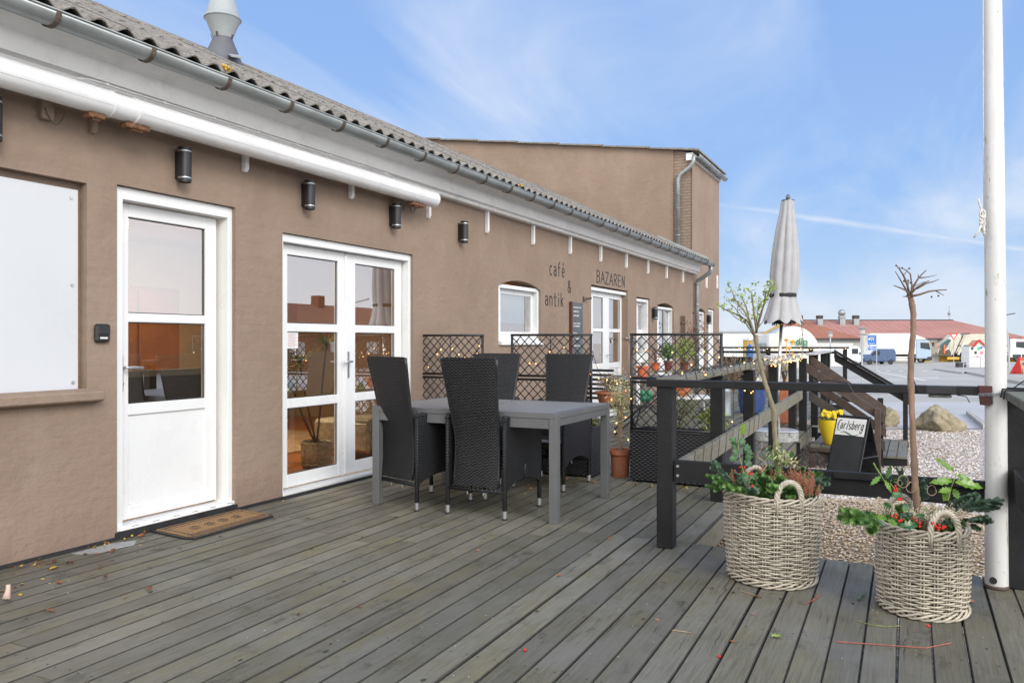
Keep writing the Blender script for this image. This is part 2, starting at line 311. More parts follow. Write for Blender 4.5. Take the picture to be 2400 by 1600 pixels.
simple('sofa_cloth', (.06, .055, .05), .9, .2, 20); simple('blanket', (.36, .34, .30), .9, .2, 30); simple('pink_vase', (.65, .10, .25), .4, .05, 10)
# ------------------------------------------------------------------ mesh helpers
WORLD = {}
def wthing(name, loc, label, cat, group=None, **k):      # a thing whose parts are given in world coordinates
    o = thing(name, loc, label, cat, group, **k); WORLD[o.name] = Matrix.Translation(-Vector(loc)); return o
class MB:
    def __init__(s): s.v = []; s.f = []; s.m = []
    def add(s, vs, fs, mi=0):
        k = len(s.v); s.v += [tuple(v) for v in vs]; s.f += [tuple(i + k for i in f) for f in fs]; s.m += [mi] * len(fs); return s
    def box(s, x0, x1, y0, y1, z0, z1, mi=0):
        return s.add([(x0, y0, z0), (x1, y0, z0), (x1, y1, z0), (x0, y1, z0), (x0, y0, z1), (x1, y0, z1), (x1, y1, z1), (x0, y1, z1)],
              [(0, 3, 2, 1), (4, 5, 6, 7), (0, 1, 5, 4), (1, 2, 6, 5), (2, 3, 7, 6), (3, 0, 4, 7)], mi)
    def beam(s, a, b, wd, ht, up=(0, 0, 1), mi=0):      # bar from a to b, wd across, ht along 'up'
        a = Vector(a); b = Vector(b); d = (b - a).normalized(); u = Vector(up); r = d.cross(u).normalized(); u = r.cross(d).normalized()
        vs = []
        for q in (a, b):
            for i, j in ((-1, -1), (1, -1), (1, 1), (-1, 1)): vs.append(q + r * (wd / 2 * i) + u * (ht / 2 * j))
        return s.add(vs, [(0, 3, 2, 1), (4, 5, 6, 7), (0, 1, 5, 4), (1, 2, 6, 5), (2, 3, 7, 6), (3, 0, 4, 7)][:], mi)
    def tube(s, pts, r, n=8, mi=0, caps=True, closed=False):
        pts = [Vector(p) for p in pts]; k = len(pts); rs = r if isinstance(r, (list, tuple)) else [r] * k
        ref = Vector((0, 0, 1)); vs = []; pu = None
        for i, p in enumerate(pts):
            if closed: t = (pts[(i + 1) % k] - pts[i - 1])
            else: t = pts[min(i + 1, k - 1)] - pts[max(i - 1, 0)]
            t = t.normalized() if t.length > 1e-9 else Vector((0, 0, 1))
            if pu is None:
                a = ref if abs(t.z) < .9 else Vector((1, 0, 0)); u = t.cross(a).normalized()
            else:
                u = pu - t * pu.dot(t); u = u.normalized() if u.length > 1e-6 else t.orthogonal().normalized()
            pu = u; w_ = t.cross(u)
            for j in range(n): an = 2 * pi * j / n; vs.append(p + (u * cos(an) + w_ * sin(an)) * rs[i])
        fs = []
        for i in range(k if closed else k - 1):
            i2 = (i + 1) % k
            for j in range(n): fs.append((i * n + j, i * n + (j + 1) % n, i2 * n + (j + 1) % n, i2 * n + j))
        if caps and not closed: fs.append(tuple(range(n - 1, -1, -1))); fs.append(tuple((k - 1) * n + j for j in range(n)))
        return s.add(vs, fs, mi)
    def lathe(s, prof, n=24, c=(0, 0, 0), mi=0, capb=True, capt=False, sx=1, sy=1):
        vs = []
        for r, z in prof:
            for j in range(n): an = 2 * pi * j / n; vs.append((c[0] + r * cos(an) * sx, c[1] + r * sin(an) * sy, c[2] + z))
        fs = [(i * n + j, i * n + (j + 1) % n, (i + 1) * n + (j + 1) % n, (i + 1) * n + j) for i in range(len(prof) - 1) for j in range(n)]
        if capb: fs.append(tuple(range(n - 1, -1, -1)))
        if capt: k = (len(prof) - 1) * n; fs.append(tuple(k + j for j in range(n)))
        return s.add(vs, fs, mi)
    def prism(s, poly, a, b, mi=0):           # polygon (list of 3D points) extruded by the vector (b-a)
        d = Vector(b) - Vector(a); n = len(poly); vs = [Vector(p) for p in poly] + [Vector(p) + d for p in poly]
        return s.add(vs, [tuple(range(n - 1, -1, -1)), tuple(range(n, 2 * n))] + [(i, (i + 1) % n, (i + 1) % n + n, i + n) for i in range(n)], mi)
    def ball(s, c, r, n=6, mi=0, sc=(1, 1, 1)):
        pr = [(r * sin(pi * (i + .5) / n), -r * cos(pi * (i + .5) / n)) for i in range(n)]; k = len(s.v)
        s.lathe(pr, n + 2, (0, 0, 0), mi, True, True)
        for i in range(k, len(s.v)): x, y, z = s.v[i]; s.v[i] = (c[0] + x * sc[0], c[1] + y * sc[1], c[2] + z * sc[2])
        return s
    def xf(s, M, k=0):
        for i in range(k, len(s.v)): s.v[i] = tuple(M @ Vector(s.v[i]))
        return s
    def mesh(s, name, mats, smooth=False):
        me = bpy.data.meshes.new(name); me.from_pydata(s.v, [], s.f)
        for q in (mats if isinstance(mats, (list, tuple)) else [mats]): me.materials.append(MATS[q])
        me.polygons.foreach_set('material_index', s.m)
        if smooth: me.polygons.foreach_set('use_smooth', [True] * len(me.polygons))
        me.update(); return me
    def build(s, name, mats, parent=None, smooth=False, bev=0, fixn=True, kind=None, label=None, ang=None):
        me = s.mesh(name, mats, smooth)
        if fixn or bev:
            bm = bmesh.new(); bm.from_mesh(me)
            if fixn: bmesh.ops.recalc_face_normals(bm, faces=bm.faces)
            if bev:
                es = [e for e in bm.edges if len(e.link_faces) == 2 and e.calc_face_angle(0) > .6]
                bmesh.ops.bevel(bm, geom=es, offset=bev, segments=1, affect='EDGES', clamp_overlap=True)
            bm.to_mesh(me); bm.free()
        if ang: 
            try: me.set_sharp_from_angle(angle=ang)
            except Exception: pass
        o = bpy.data.objects.new(name, me); COL.objects.link(o)
        if parent is not None:
            o.parent = parent
            if parent.name in WORLD: o.matrix_parent_inverse = WORLD[parent.name]
        if kind: o['kind'] = kind
        if label: o['label'] = label
        return o
def tag(o, label, cat, group=None):
    o['label'] = label; o['category'] = cat
    if group: o['group'] = group
    return o
def thing(name, loc, label, cat, group=None, rz=0, rx=0, ry=0):
    o = bpy.data.objects.new(name, None); o.empty_display_size = .1; COL.objects.link(o); o.location = loc; o.rotation_euler = (rx, ry, rz)
    return tag(o, label, cat, group)
def struct(o): o['kind'] = 'structure'; return o
def copytree(o, parent=None):
    c = o.copy(); COL.objects.link(c); c.parent = parent
    for ch in list(o.children): copytree(ch, c)
    return c
def inst(name, me, parent=None, loc=(0, 0, 0), rot=(0, 0, 0), sc=(1, 1, 1)):
    o = bpy.data.objects.new(name, me); COL.objects.link(o); o.parent = parent; o.location = loc; o.rotation_euler = rot; o.scale = sc
    if parent is not None and parent.name in WORLD: o.matrix_parent_inverse = WORLD[parent.name]
    return o
def textmesh(name, body, mat, parent, org, U, V, wd, ht, ext=.003, off=0.0, xsp=1.0, lab=None):
    cu = bpy.data.curves.new('t', 'FONT'); cu.body = body; cu.extrude = .02; cu.offset = off; cu.resolution_u = 3; cu.space_character = xsp
    to = bpy.data.objects.new('t', cu); COL.objects.link(to)
    dg = bpy.context.evaluated_depsgraph_get(); me = bpy.data.meshes.new_from_object(to.evaluated_get(dg)); bpy.data.objects.remove(to)
    vs = [v.co.copy() for v in me.vertices]; x0 = min(v.x for v in vs); x1 = max(v.x for v in vs); y0 = min(v.y for v in vs); y1 = max(v.y for v in vs)
    U = Vector(U); V = Vector(V); W = U.cross(V).normalized(); org = Vector(org)
    for v, c in zip(me.vertices, vs):
        v.co = org + U * ((c.x - x0) / (x1 - x0) * wd) + V * ((c.y - y0) / (y1 - y0) * ht) + W * ((c.z / .04 + .5) * ext)
    me.materials.clear(); me.materials.append(MATS[mat]); me.name = name
    o = bpy.data.objects.new(name, me); COL.objects.link(o); o.parent = parent
    if parent is not None and parent.name in WORLD: o.matrix_parent_inverse = WORLD[parent.name]
    if lab: o['label'] = lab
    return o
def jit(a): return random.uniform(-a, a)
# ------------------------------------------------------------------ ground
def strip(u0, u1, ds, off, name, mat, zf=None, nu=1):
    mb = MB(); n = nu + 1
    for d in ds:
        for i in range(n):
            u = u0 + (u1 - u0) * i / nu if not callable(u0) else u0(d) + (u1(d) - u0(d)) * i / nu
            p = Vector((CAMX, 0, 0)) + FWD * d + RGT * u; z = gz(d) + off
            if zf: z += zf(p.x, p.y)
            mb.v.append((p.x, p.y, z))
    for i in range(len(ds) - 1):
        for j in range(nu): mb.f.append((i * n + j, i * n + j + 1, (i + 1) * n + j + 1, (i + 1) * n + j)); mb.m.append(0)
    return struct(mb.build(name, mat, fixn=False, smooth=bool(zf)))
strip(-700, 700, [-60, -5, 15, 30, 50, 70, 92, 150, 300, 700, 3000], 0, 'ground', 'asphalt')
def moundz(x, y):
    e = ((x - 4.15) / 1.75) ** 2 + ((y - 7.15) / 1.65) ** 2
    return .30 * max(0, 1 - e) ** .8 + .012 * sin(x * 7) * sin(y * 6)
strip(-9, 14, [-4 + i * .25 for i in range(79)], .006, 'gravel_bed', 'gravel_pale', lambda x, y: .0, 1)
# pale wet concrete between gravel and road, flat kerb line
strip(lambda d: -3, lambda d: 40, [15.6, 17, 19, 21.5, 24], .010, 'wet_concrete_path', 'wet_concrete')
# mound of brown gravel beside the deck
mb = MB(); nx = 46
for i in range(nx):
    for j in range(nx):
        x = 2.3 + 3.8 * i / (nx - 1); y = 4.9 + 3.95 * j / (nx - 1); mb.v.append((x, y, -.475 + moundz(x, y) + jit(.004)))
for i in range(nx - 1):
    for j in range(nx - 1):
        a = mb.v[i * nx + j]; 
        if max(mb.v[q][2] for q in (i * nx + j, i * nx + j + 1, (i + 1) * nx + j, (i + 1) * nx + j + 1)) > -.455: mb.f.append((i * nx + j, (i + 1) * nx + j, (i + 1) * nx + j + 1, i * nx + j + 1)); mb.m.append(0)
struct(mb.build('gravel_mound', 'gravel_brown', smooth=True, fixn=False))
def pebbles(name, n, fn, r0, r1, mats, label=None):
    ico = [(0, 0, 1), (.94, 0, .1), (.3, .9, .0), (-.8, .55, .1), (-.75, -.6, 0), (.35, -.9, .1), (0, 0, -1)]
    fc = [(0, i, i % 5 + 1) for i in range(1, 6)] + [(6, i % 5 + 1, i) for i in range(1, 6)]
    mb = MB()
    for _ in range(n):
        x, y, z = fn(); r = random.uniform(r0, r1); a = random.random() * 6.3; fl = random.uniform(.4, .75); ca, sa = cos(a), sin(a); el = random.uniform(.7, 1.1)
        mb.add([(x + (vx * ca * el - vy * sa) * r, y + (vx * sa * el + vy * ca) * r, z + vz * r * fl) for vx, vy, vz in ico], fc, random.randrange(len(mats)))
    o = mb.build(name, mats, fixn=False, kind='stuff'); return o
for i, (nm, c) in enumerate((('pb1', (.55, .50, .45)), ('pb2', (.40, .31, .22)), ('pb3', (.68, .65, .62)), ('pb4', (.26, .19, .13)), ('pb5', (.46, .36, .24)))): simple(nm, c, .7, .2, 30)
def fnm():
    while True:
        x = random.uniform(2.8, 5.7); y = random.uniform(4.95, 8.8)
        if ((x - 4.15) / 1.75) ** 2 + ((y - 7.15) / 1.65) ** 2 < 1.0 or y < 6.5: return x, y, -.465 + moundz(x, y)
pebbles('mound_pebbles', 26000, fnm, .006, .014, ['pb2', 'pb4', 'pb5', 'pb1', 'pb5', 'pb2'])
def fng():
    d = random.uniform(8, 15.2) ; u = random.uniform(3.0, 8.8) * d / 15
    p = Vector((CAMX, 0, 0)) + FWD * d + RGT * u; return p.x, p.y, gz(d) + .010
pebbles('loose_pebbles', 22000, fng, .010, .022, ['pb1', 'pb3', 'pb3', 'pb2', 'pb1', 'pb4'])
# ------------------------------------------------------------------ decks (boards along Y)
deck = bpy.data.objects.new('deck', None); COL.objects.link(deck); struct(deck)
def boardmesh(mat, name='board', w_=.1192, t_=.028, b_=.004):
    mb = MB(); x0, x1 = -w_ / 2, w_ / 2
    prof = [(x0, -t_), (x0, -b_), (x0 + b_, 0), (x1 - b_, 0), (x1, -b_), (x1, -t_)]
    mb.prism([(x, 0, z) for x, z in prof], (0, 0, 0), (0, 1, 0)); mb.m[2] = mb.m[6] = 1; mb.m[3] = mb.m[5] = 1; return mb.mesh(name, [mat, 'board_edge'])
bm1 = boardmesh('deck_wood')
def board(x, y0, y1, z=0., parent=deck, skew=-.020):
    o = inst('board', bm1, parent, (x + jit(.0016) + skew * (y0 - 4.8), y0, z + jit(.0012)), (0, jit(.002), -math.atan(skew) + jit(.0006)), (1, y1 - y0, 1)); return o
x = -.155; k = 0
while x < 6.0:
    sk = -.020 * (1 - min(1, max(0, (x - 3.6) / 1.2)))
    if x < 2.32:
        cuts = sorted([(-.9), random.uniform(.2, 2.2), random.uniform(3.6, 4.7), 9.5 + jit(.8), 14.4])
    elif x < 3.16:
        e = 4.78 + .012 * (x - 2.3) + jit(.004)
        cuts = [-.9, random.choice([.35, .8, .35]), e, 9.9 + jit(1.2), 14.4]
    else:
        cuts = [-.9, random.choice([.35, .8, .35]), 4.78 + .012 * (x - 2.3) + jit(.004)]
    for a, b_ in zip(cuts, cuts[1:]): board(x, a + .002, b_ - .002, skew=sk)
    x += .1255
x = -.07
while x < 2.95: board(x, 14.41, 23.0, skew=0); x += .1262
RXE = lambda y: 3.172 - .020 * (y - 4.8)
db = MB(); db.beam((RXE(4.82) - .024, 4.82, -.104), (RXE(14.7) - .024, 14.7, -.104), .045, .149); db.box(3.195, 5.9, 4.70, 4.745, -.19, -.031)
db.box(-.05, 3.1, 22.9, 22.95, -.19, -.031)
o = db.build('fascia_beam', 'rail_wood', deck, bev=.003)
mb = MB()
for y in (0, 1.5, 3, 4.55, 6.4, 8.4, 10.4, 12.4, 14.4, 17, 20): mb.box(-.1, 3.1, y, y + .05, -.18, -.032)
for y in (0, 1.5, 3, 4.5): mb.box(3.1, 5.9, y, y + .05, -.18, -.032)
for x in (.5, 1.8, 3.0):
    for y in (1, 5, 9, 13): mb.box(x, x + .1, y, y + .1, -.5, -.18)
mb.build('joist', 'black_paint_wood', deck)
mb = MB(); random.seed(77)
for yj in (.35, 1.1, 1.9, 2.7, 3.5, 4.25, 4.72, 5.5, 6.4, 7.4, 8.4):
    x = -.155
    while x < 6.0:
        if x < 3.16 or yj < 4.75:
            sk = -.020 * (1 - min(1, max(0, (x - 3.6) / 1.2))); xx = x + sk * (yj - 4.8)
            for dx in (-.036, .036):
                c_ = (xx + dx + jit(.003), yj + jit(.006)); mb.add([(c_[0] + .0042 * cos(q * pi / 3), c_[1] + .0042 * sin(q * pi / 3), .0022) for q in range(6)], [(0, 1, 2, 3, 4, 5)])
        x += .1255
mb.build('screw_head', 'wicker_dark', deck, kind='stuff', fixn=False)
# hairline splits and dark knots in the boards
mb = MB()
for _ in range(90):
    x = random.uniform(.3, 5.4); y = random.uniform(.6, 4.6); l = random.uniform(.06, .45); w_ = random.uniform(.0007, .0016); n = 8; a = [(x - .02 * l * i / n + jit(.0035), y + l * i / n) for i in range(n + 1)]
    vs = []; 
    for i, (u, v) in enumerate(a): ww = w_ * sin(pi * i / n) + .0002; vs += [(u - ww, v, .0024), (u + ww, v, .0024)]
    mb.add(vs, [(2 * i, 2 * i + 1, 2 * i + 3, 2 * i + 2) for i in range(n)])
for _ in range(70):
    x = random.uniform(.2, 5.4); y = random.uniform(.6, 4.6); r = random.uniform(.005, .012); mb.add([(x + r * .8 * cos(q * pi / 5), y + r * 1.3 * sin(q * pi / 5), .0023) for q in range(10)], [tuple(range(10))])
mb.build('split', 'board_edge', deck, kind='stuff', fixn=False)
# ------------------------------------------------------------------ the cafe building
TALLY = 17.42; ENDY = 20.12; WT = 2.95
bld = wthing('cafe_building', (0, 9, 0), 'long low building brown plastered building with corrugated roof, taller at its far end', 'building')
OPEN = [  # y0, y1, z0, z1, recess depth, arch rise
    (1.30, 3.078, .93, 2.155, .06, 0), (3.277, 4.234, .0, 2.185, .11, 0), (4.712, 6.511, .0, 2.066, .10, 0), (8.297, 9.489, 1.17, 1.885, .10, .085),
    (11.307, 13.027, .0, 2.081, .11, 0), (13.507, 14.301, .0, 2.008, .12, 0), (14.757, 15.913, .10, 1.90, .10, .07), (17.819, 18.628, .10, 1.90, .10, .07), (18.955, 19.611, .10, 2.0, .10, 0)]
def wallface(mb, Y0, Y1, Z0, Z1, ops, X=0.):
    ys = sorted({Y0, Y1, *[o[0] for o in ops], *[o[1] for o in ops]}); zs = sorted({Z0, Z1, *[o[2] for o in ops], *[o[3] + o[5] for o in ops]})
    for a, b_ in zip(ys, ys[1:]):
        for c, d in zip(zs, zs[1:]):
            ym, zm = (a + b_) / 2, (c + d) / 2
            if any(o[0] < ym < o[1] and o[2] < zm < o[3] + o[5] for o in ops): continue
            mb.add([(X, a, c), (X, b_, c), (X, b_, d), (X, a, d)], [(0, 1, 2, 3)])
    for y0, y1, z0, z1, dp, ar in ops:
        n = 14 if ar else 1
        top = [(y0 + (y1 - y0) * i / n, z1 + ar * (1 - (2 * i / n - 1) ** 2)) for i in range(n + 1)]
        if ar:
            zt = z1 + ar
            for (ya, za), (yb, zb) in zip(top, top[1:]): mb.add([(X, ya, za), (X, yb, zb), (X, yb, zt), (X, ya, zt)], [(0, 1, 2, 3)])
        lp = [(y0, z0), (y0, z1)] + top[1:-1] + [(y1, z1), (y1, z0)]
        for (ya, za), (yb, zb) in zip(lp, lp[1:] + lp[:1]): mb.add([(X, ya, za), (X - dp - .18, ya, za), (X - dp - .18, yb, zb), (X, yb, zb)], [(0, 1, 2, 3)])
mb = MB(); wallface(mb, -1.5, TALLY, -.5, WT, OPEN[:7])
mb.add([(0, -1.5, -.5), (-9, -1.5, -.5), (-9, -1.5, WT), (0, -1.5, WT)], [(0, 1, 2, 3)])
mb.build('wall', 'brown_plaster', bld, fixn=False)
mb = MB(); wallface(mb, TALLY, ENDY, -.5, 5.28, OPEN[7:])
G0 = 5.400; GS = -.150
def gtop(X): return G0 + GS * X
mb.add([(-.42, TALLY, 2.5), (-14, TALLY, 2.5), (-14, TALLY, gtop(-14)), (-.42, TALLY, gtop(-.42))], [(0, 1, 2, 3)])
mb.add([(-.42, TALLY, 2.5), (-.42, TALLY + .035, 2.5), (-.42, TALLY + .035, gtop(-.42)), (-.42, TALLY, gtop(-.42))], [(0, 1, 2, 3)])
mb.add([(0, ENDY, -.5), (-14, ENDY, -.5), (-14, ENDY, gtop(-14)), (0, ENDY, 5.28)], [(0, 1, 2, 3)])
mb.build('tall_wall', 'brown_plaster', bld, fixn=False)
MB().add([(0, TALLY + .035, 2.5), (-.42, TALLY + .035, 2.5), (-.42, TALLY + .035, gtop(-.42)), (0, TALLY + .035, 5.36)], [(0, 1, 2, 3)]).build('brick_strip', 'brown_brick', bld, fixn=False)
mb = MB()
for i in range(13):     # flat roof of the tall block: overlapping sheets, stepped verge
    x0 = .16 - i * 1.1; x1 = x0 - 1.13; z0 = gtop(x0) + .0; z1 = gtop(x1) + .0
    mb.add([(x0, TALLY - .10, z0 + .045), (x1, TALLY - .10, z1 + .02), (x1, ENDY + .1, z1 + .02), (x0, ENDY + .1, z0 + .045), (x0, TALLY - .10, z0 + .005), (x1, TALLY - .10, z1 - .01), (x1, ENDY + .1, z1 - .01), (x0, ENDY + .1, z0 + .005)],
           [(0, 1, 2, 3), (4, 7, 6, 5), (0, 4, 5, 1), (1, 5, 6, 2), (2, 6, 7, 3), (3, 7, 4, 0)])
mb.build('tall_roof', 'fibre_cement', bld)
mb = MB(); mb.box(-.13, 0.02, TALLY - .015, ENDY + .1, 5.20, 5.36); mb.build('eave_board', 'white_trim', bld)
# plinth and threshold strip of dark membrane
mb = MB(); mb.box(-.2, .012, -1.5, 3.26, -.02, .022); mb.box(-.2, .004, 3.262, 4.25, -.02, .048); mb.box(-.2, .012, 4.252, 4.70, -.02, .022); mb.box(-.2, .02, 4.702, 6.52, -.02, .015); mb.box(-.2, .01, 6.522, 17.3, -.02, .014)
mb.build('plinth_membrane', 'membrane', bld)
# sill under the boarded window
mb = MB(); mb.prism([(0.0, 1.25, .945), (.085, 1.25, .925), (.085, 1.25, .875), (.0, 1.25, .85), (-.05, 1.25, .9)], (0, 1.25, 0), (0, 3.135, 0)); mb.build('window_sill', 'brown_plaster', bld, bev=.006)
pn = MB().box(-.052, -.040, 1.3, 3.05, .935, 2.112).build('window_board', 'board_panel', bld, bev=.002, label='white panel closing the window')
MB().box(-.12, -.07, 1.25, 3.10, .90, 2.2).build('light_stop_panel', 'brown_plaster', bld)  # added behind the board to block room light leaking past its edges
for y, z in ((3.005, 2.06), (3.012, 1.55), (3.015, .98), (2.4, 2.07), (2.4, .975), (1.8, 2.07), (1.8, .975)):
    MB().tube([(-.040, y, z), (-.034, y, z)], .009, 10).build('screw', 'pale_metal', pn)
# cornice, soffit, white bracket pegs
mb = MB(); mb.prism([(.0, 0, 2.70), (.085, 0, 2.70), (.095, 0, 2.712), (.085, 0, 2.735), (.13, 0, 2.745), (.14, 0, 2.86), (.155, 0, 2.875), (.19, 0, 2.895), (.315, 0, 2.92), (.315, 0, 2.945), (-.05, 0, 2.955), (-.05, 0, 2.70)][::-1], (0, -1.4, 0), (0, 17.55, 0))
mb.v = [(x, y - 1.4, z) for x, y, z in mb.v]
mb.build('cornice', 'white_trim', bld)
for k in range(12):
    y = 3.102 + 1.2245 * k - (.02 if k else 0); mb = MB(); w_ = .018
    if 2 < k < 99 or k >= 0:
        mb.prism([(.0, y - w_, 2.70), (.045, y - w_, 2.70), (.045, y - w_, 2.475), (.030, y - w_, 2.452), (.0, y - w_, 2.452)], (0, 0, 0), (0, 2 * w_, 0))
        mb.build('eave_peg', 'white_trim' if k else 'brown_plaster', bld, bev=.004)
for x0 in ((2092 / 3.015 + 960), (2168 / 3.015 + 960)):
    a = PX(x0, 1040 / 3.015 + 300, 0); b_ = PX(x0, 1130 / 3.015 + 300, 0); MB().box(.0, .04, a.y - .02, a.y + .02, b_.z, a.z).build('eave_peg', 'white_trim', bld, bev=.004)
# corrugated roof sheets
RX0, RZ0, RX1, RZ1 = .385, 2.955, -3.35, 4.745; ROWS = 4
sl_ = Vector((RX1 - RX0, 0, RZ1 - RZ0)); SLN = sl_.length; sdn = sl_.normalized(); snn = Vector((-sdn.z, 0, sdn.x)) * -1
snn = Vector((sdn.z, 0, -sdn.x)) if sdn.z * 0 + -sdn.x > 0 else -Vector((sdn.z, 0, -sdn.x))
def sheetmesh(nper=6, per=.16, ln=SLN / ROWS + .12):
    mb = MB(); ns = nper * 8; amp = .020
    for t, (a, off) in enumerate(((0, 0), (0, -.009), (ln, 0), (ln, -.009))):
        for i in range(ns + 1): mb.v.append((a, i * per / 8, amp * cos(2 * pi * i / 8) + off))
    n = ns + 1
    for i in range(ns):
        mb.f.append((i, i + 1, 2 * n + i + 1, 2 * n + i)); mb.f.append((i + 1, i, n + i, n + i + 1)); mb.f.append((n + i + 1, n + i, 3 * n + i, 3 * n + i + 1)); mb.m += [0, 0, 0]
    me = mb.mesh('roof_sheet', 'fibre_cement'); 
    return me
shm = sheetmesh(); ang = math.atan2(sdn.z, -sdn.x)
for r in range(ROWS):
    for c in range(20):
        o = inst('roof_sheet', shm, bld); yy = -1.75 + c * .96; st = Vector((RX0, yy, RZ0)) + sdn * (r * SLN / ROWS - (.0 if r == 0 else .06)) + Vector((0, 0, 1)) * (.018 + .012 * (r % 2 == 1) + .003 * (c % 2))
        Mx = Matrix((( -cos(ang) * 1, 0, sin(ang), st.x), (0, 1, 0, st.y), (sin(ang), 0, cos(ang), st.z), (0, 0, 0, 1)))
        o.matrix_basis = Mx
mb = MB(); mb.add([(.34, -1.7, 2.945), (.34, 17.4, 2.945), (RX1, 17.4, RZ1 - .02), (RX1, -1.7, RZ1 - .02)], [(0, 1, 2, 3)]); mb.add([(RX1, -1.7, RZ1 - .02), (RX1, 17.4, RZ1 - .02), (-9, 17.4, 2.9), (-9, -1.7, 2.9)], [(0, 1, 2, 3)])
mb.build('roof_underlay', 'wicker_dark', bld, fixn=False)
mb = MB(); mb.tube([(RX1, -1.7, RZ1 + .02), (RX1, 17.4, RZ1 + .02)], .035, 10); mb.build('ridge_cap', 'fibre_cement', bld, smooth=True)
mb = MB()       # white flashing where the roof meets the tall block, grey by the vent
mb.beam(Vector((.38, 17.36, 3.01)), Vector((-.75, 17.36, 3.555)), .11, .05, (0, 0, 1)); mb.build('flashing', 'vent_white', bld)
# tufts of yellow lichen and moss on the sheet ends
mb = MB()
for y in (3.79, 8.1):
    for _ in range(7): mb.ball((.385 + jit(.012), y + jit(.05), 2.99 + jit(.012)), random.uniform(.006, .014), 4)
mb.build('lichen', 'leaf_yellow', bld, kind='stuff', smooth=True)
# gutter with brackets
def halfgut(mb, x, z, r, y0, y1, t=.004, n=12, axis='Y'):
    prof = []
    for i in range(n + 1): a = pi + pi * i / n; prof.append((x + r * cos(a), z + r * sin(a)))
    for i in range(n, -1, -1): a = pi + pi * i / n; prof.append((x + (r - t) * cos(a), z + (r - t) * sin(a)))
    m = len(prof)
    for yy in (y0, y1):
        for px_, pz_ in prof: mb.v.append((px_, yy, pz_))
    k = len(mb.v) - 2 * m
    for i in range(m): mb.f.append((k + i, k + (i + 1) % m, k + m + (i + 1) % m, k + m + i)); mb.m.append(0)
    for e in (0, m):
        for i in range(n): mb.f.append((k + e + i, k + e + i + 1, k + e + m - 2 - i, k + e + m - 1 - i)); mb.m.append(0)
mb = MB(); halfgut(mb, .390, 2.912, .066, -1.4, 17.62); mb.tube([(.455, -1.4, 2.914), (.455, 17.62, 2.914)], .0065, 8)
gut = mb.build('gutter', 'zinc', bld, smooth=True, fixn=True)
mb = MB(); mb.v = [(.390 + .066 * cos(pi + pi * i / 12), 17.62, 2.912 + .066 * sin(pi + pi * i / 12)) for i in range(13)]; mb.f = [tuple(range(13))]; mb.m = [0]; mb.build('end_cap', 'zinc', gut, fixn=False)
for k in range(-4, 27):
    y = 2.60 + .573 * k + .0
    mb = MB(); pts = [(.390 + .073 * cos(a), y, 2.912 + .073 * sin(a)) for a in [pi + pi * i / 12 for i in range(13)]]
    for a, b_ in zip(pts, pts[1:]):
        mb.beam(a, b_, .028, .004, (0, 0, 1) if abs(a[0] - b_[0]) > abs(a[2] - b_[2]) else (1, 0, 0))
    mb.build('gutter_bracket', 'rust_dark', gut)
# downpipe with swan neck at the end of the low roof
pts = [(.39, 17.50, 2.88), (.39, 17.50, 2.77), (.36, 17.51, 2.72), (.20, 17.54, 2.62), (.09, 17.56, 2.55), (.075, 17.56, 2.46), (.075, 17.56, .05)]
dp = MB().tube(pts, .045, 14).build('downpipe', 'zinc', bld, smooth=True)
for z in (2.46, 2.0, .9): MB().tube([(.075, 17.56, z), (.075, 17.56, z + .05)], .050, 14).build('collar', 'zinc', dp, smooth=True)
mb = MB(); halfgut(mb, .115, 5.30, .075, TALLY - .08, ENDY + .15, n=10); g2 = mb.build('gutter', 'zinc', bld, smooth=True)
for y in (17.9, 18.5, 19.1, 19.7): MB().tube([(.115 + .079 * cos(pi + pi * i / 8), y, 5.30 + .079 * sin(pi + pi * i / 8)) for i in range(9)], .006, 5).build('gutter_bracket', 'zinc', g2)
pts = [(.06, TALLY - .05, 5.30), (.04, TALLY - .06, 5.14), (-.02, TALLY - .06, 5.05), (-.24, TALLY - .06, 4.90), (-.29, TALLY - .06, 4.80), (-.29, TALLY - .06, 3.30)]
dp = MB().tube(pts, .043, 12).build('downpipe', 'zinc', bld, smooth=True)
for z in (4.45, 4.15, 3.55): MB().tube([(-.29, TALLY - .06, z), (-.29, TALLY - .06, z + .02)], .052, 12).build('collar', 'zinc', dp, smooth=True)
# roof vent
cx, cy = -2.45, 6.42; sc_ = 8.82 / FPX; zz = lambda y: EYE + (PCY - y) * sc_
vent = wthing('roof_vent', (cx, cy, 4.3), 'galvanised metal ventilation cowl with a waisted cone on the grey corrugated roof', 'roof vent')
MB().lathe([(.26, zz(165)), (.215, zz(150)), (.105, zz(93)), (.10, zz(88))], 40, (cx, cy, 0)).build('cone_base', 'vent_grey', vent, smooth=True)
mb = MB(); mb.lathe([(.10, zz(94)), (.105, zz(90)), (.165, zz(58)), (.195, zz(47))], 40, (cx, cy, 0)); mb.build('lower_cone', 'vent_white', vent, smooth=True)
MB().lathe([(.198, zz(48)), (.198, zz(45)), (.185, zz(42)), (.125, zz(-4)), (.12, zz(-30))], 40, (cx, cy, 0)).build('upper_cone', 'vent_white', vent, smooth=True)
MB().lathe([(.16, zz(-28)), (.19, zz(-34)), (.05, zz(-60))], 30, (cx, cy, 0), capt=True).build('rain_cap', 'vent_white', vent, smooth=True)
mb = MB()
for a in (.3, 1.6, 3.9, 5.0): mb.beam((cx + .108 * cos(a), cy + .108 * sin(a), zz(95)), (cx + .125 * cos(a), cy + .125 * sin(a), zz(84)), .02, .006)
mb.build('bracket_strap', 'rust_dark', vent)
mb = MB(); mb.beam((cx + .55, cy - .32, 4.135 + .03), (cx - .25, cy + .34, 4.525 + .03), .12, .012); mb.build('lead_apron', 'vent_white', vent)
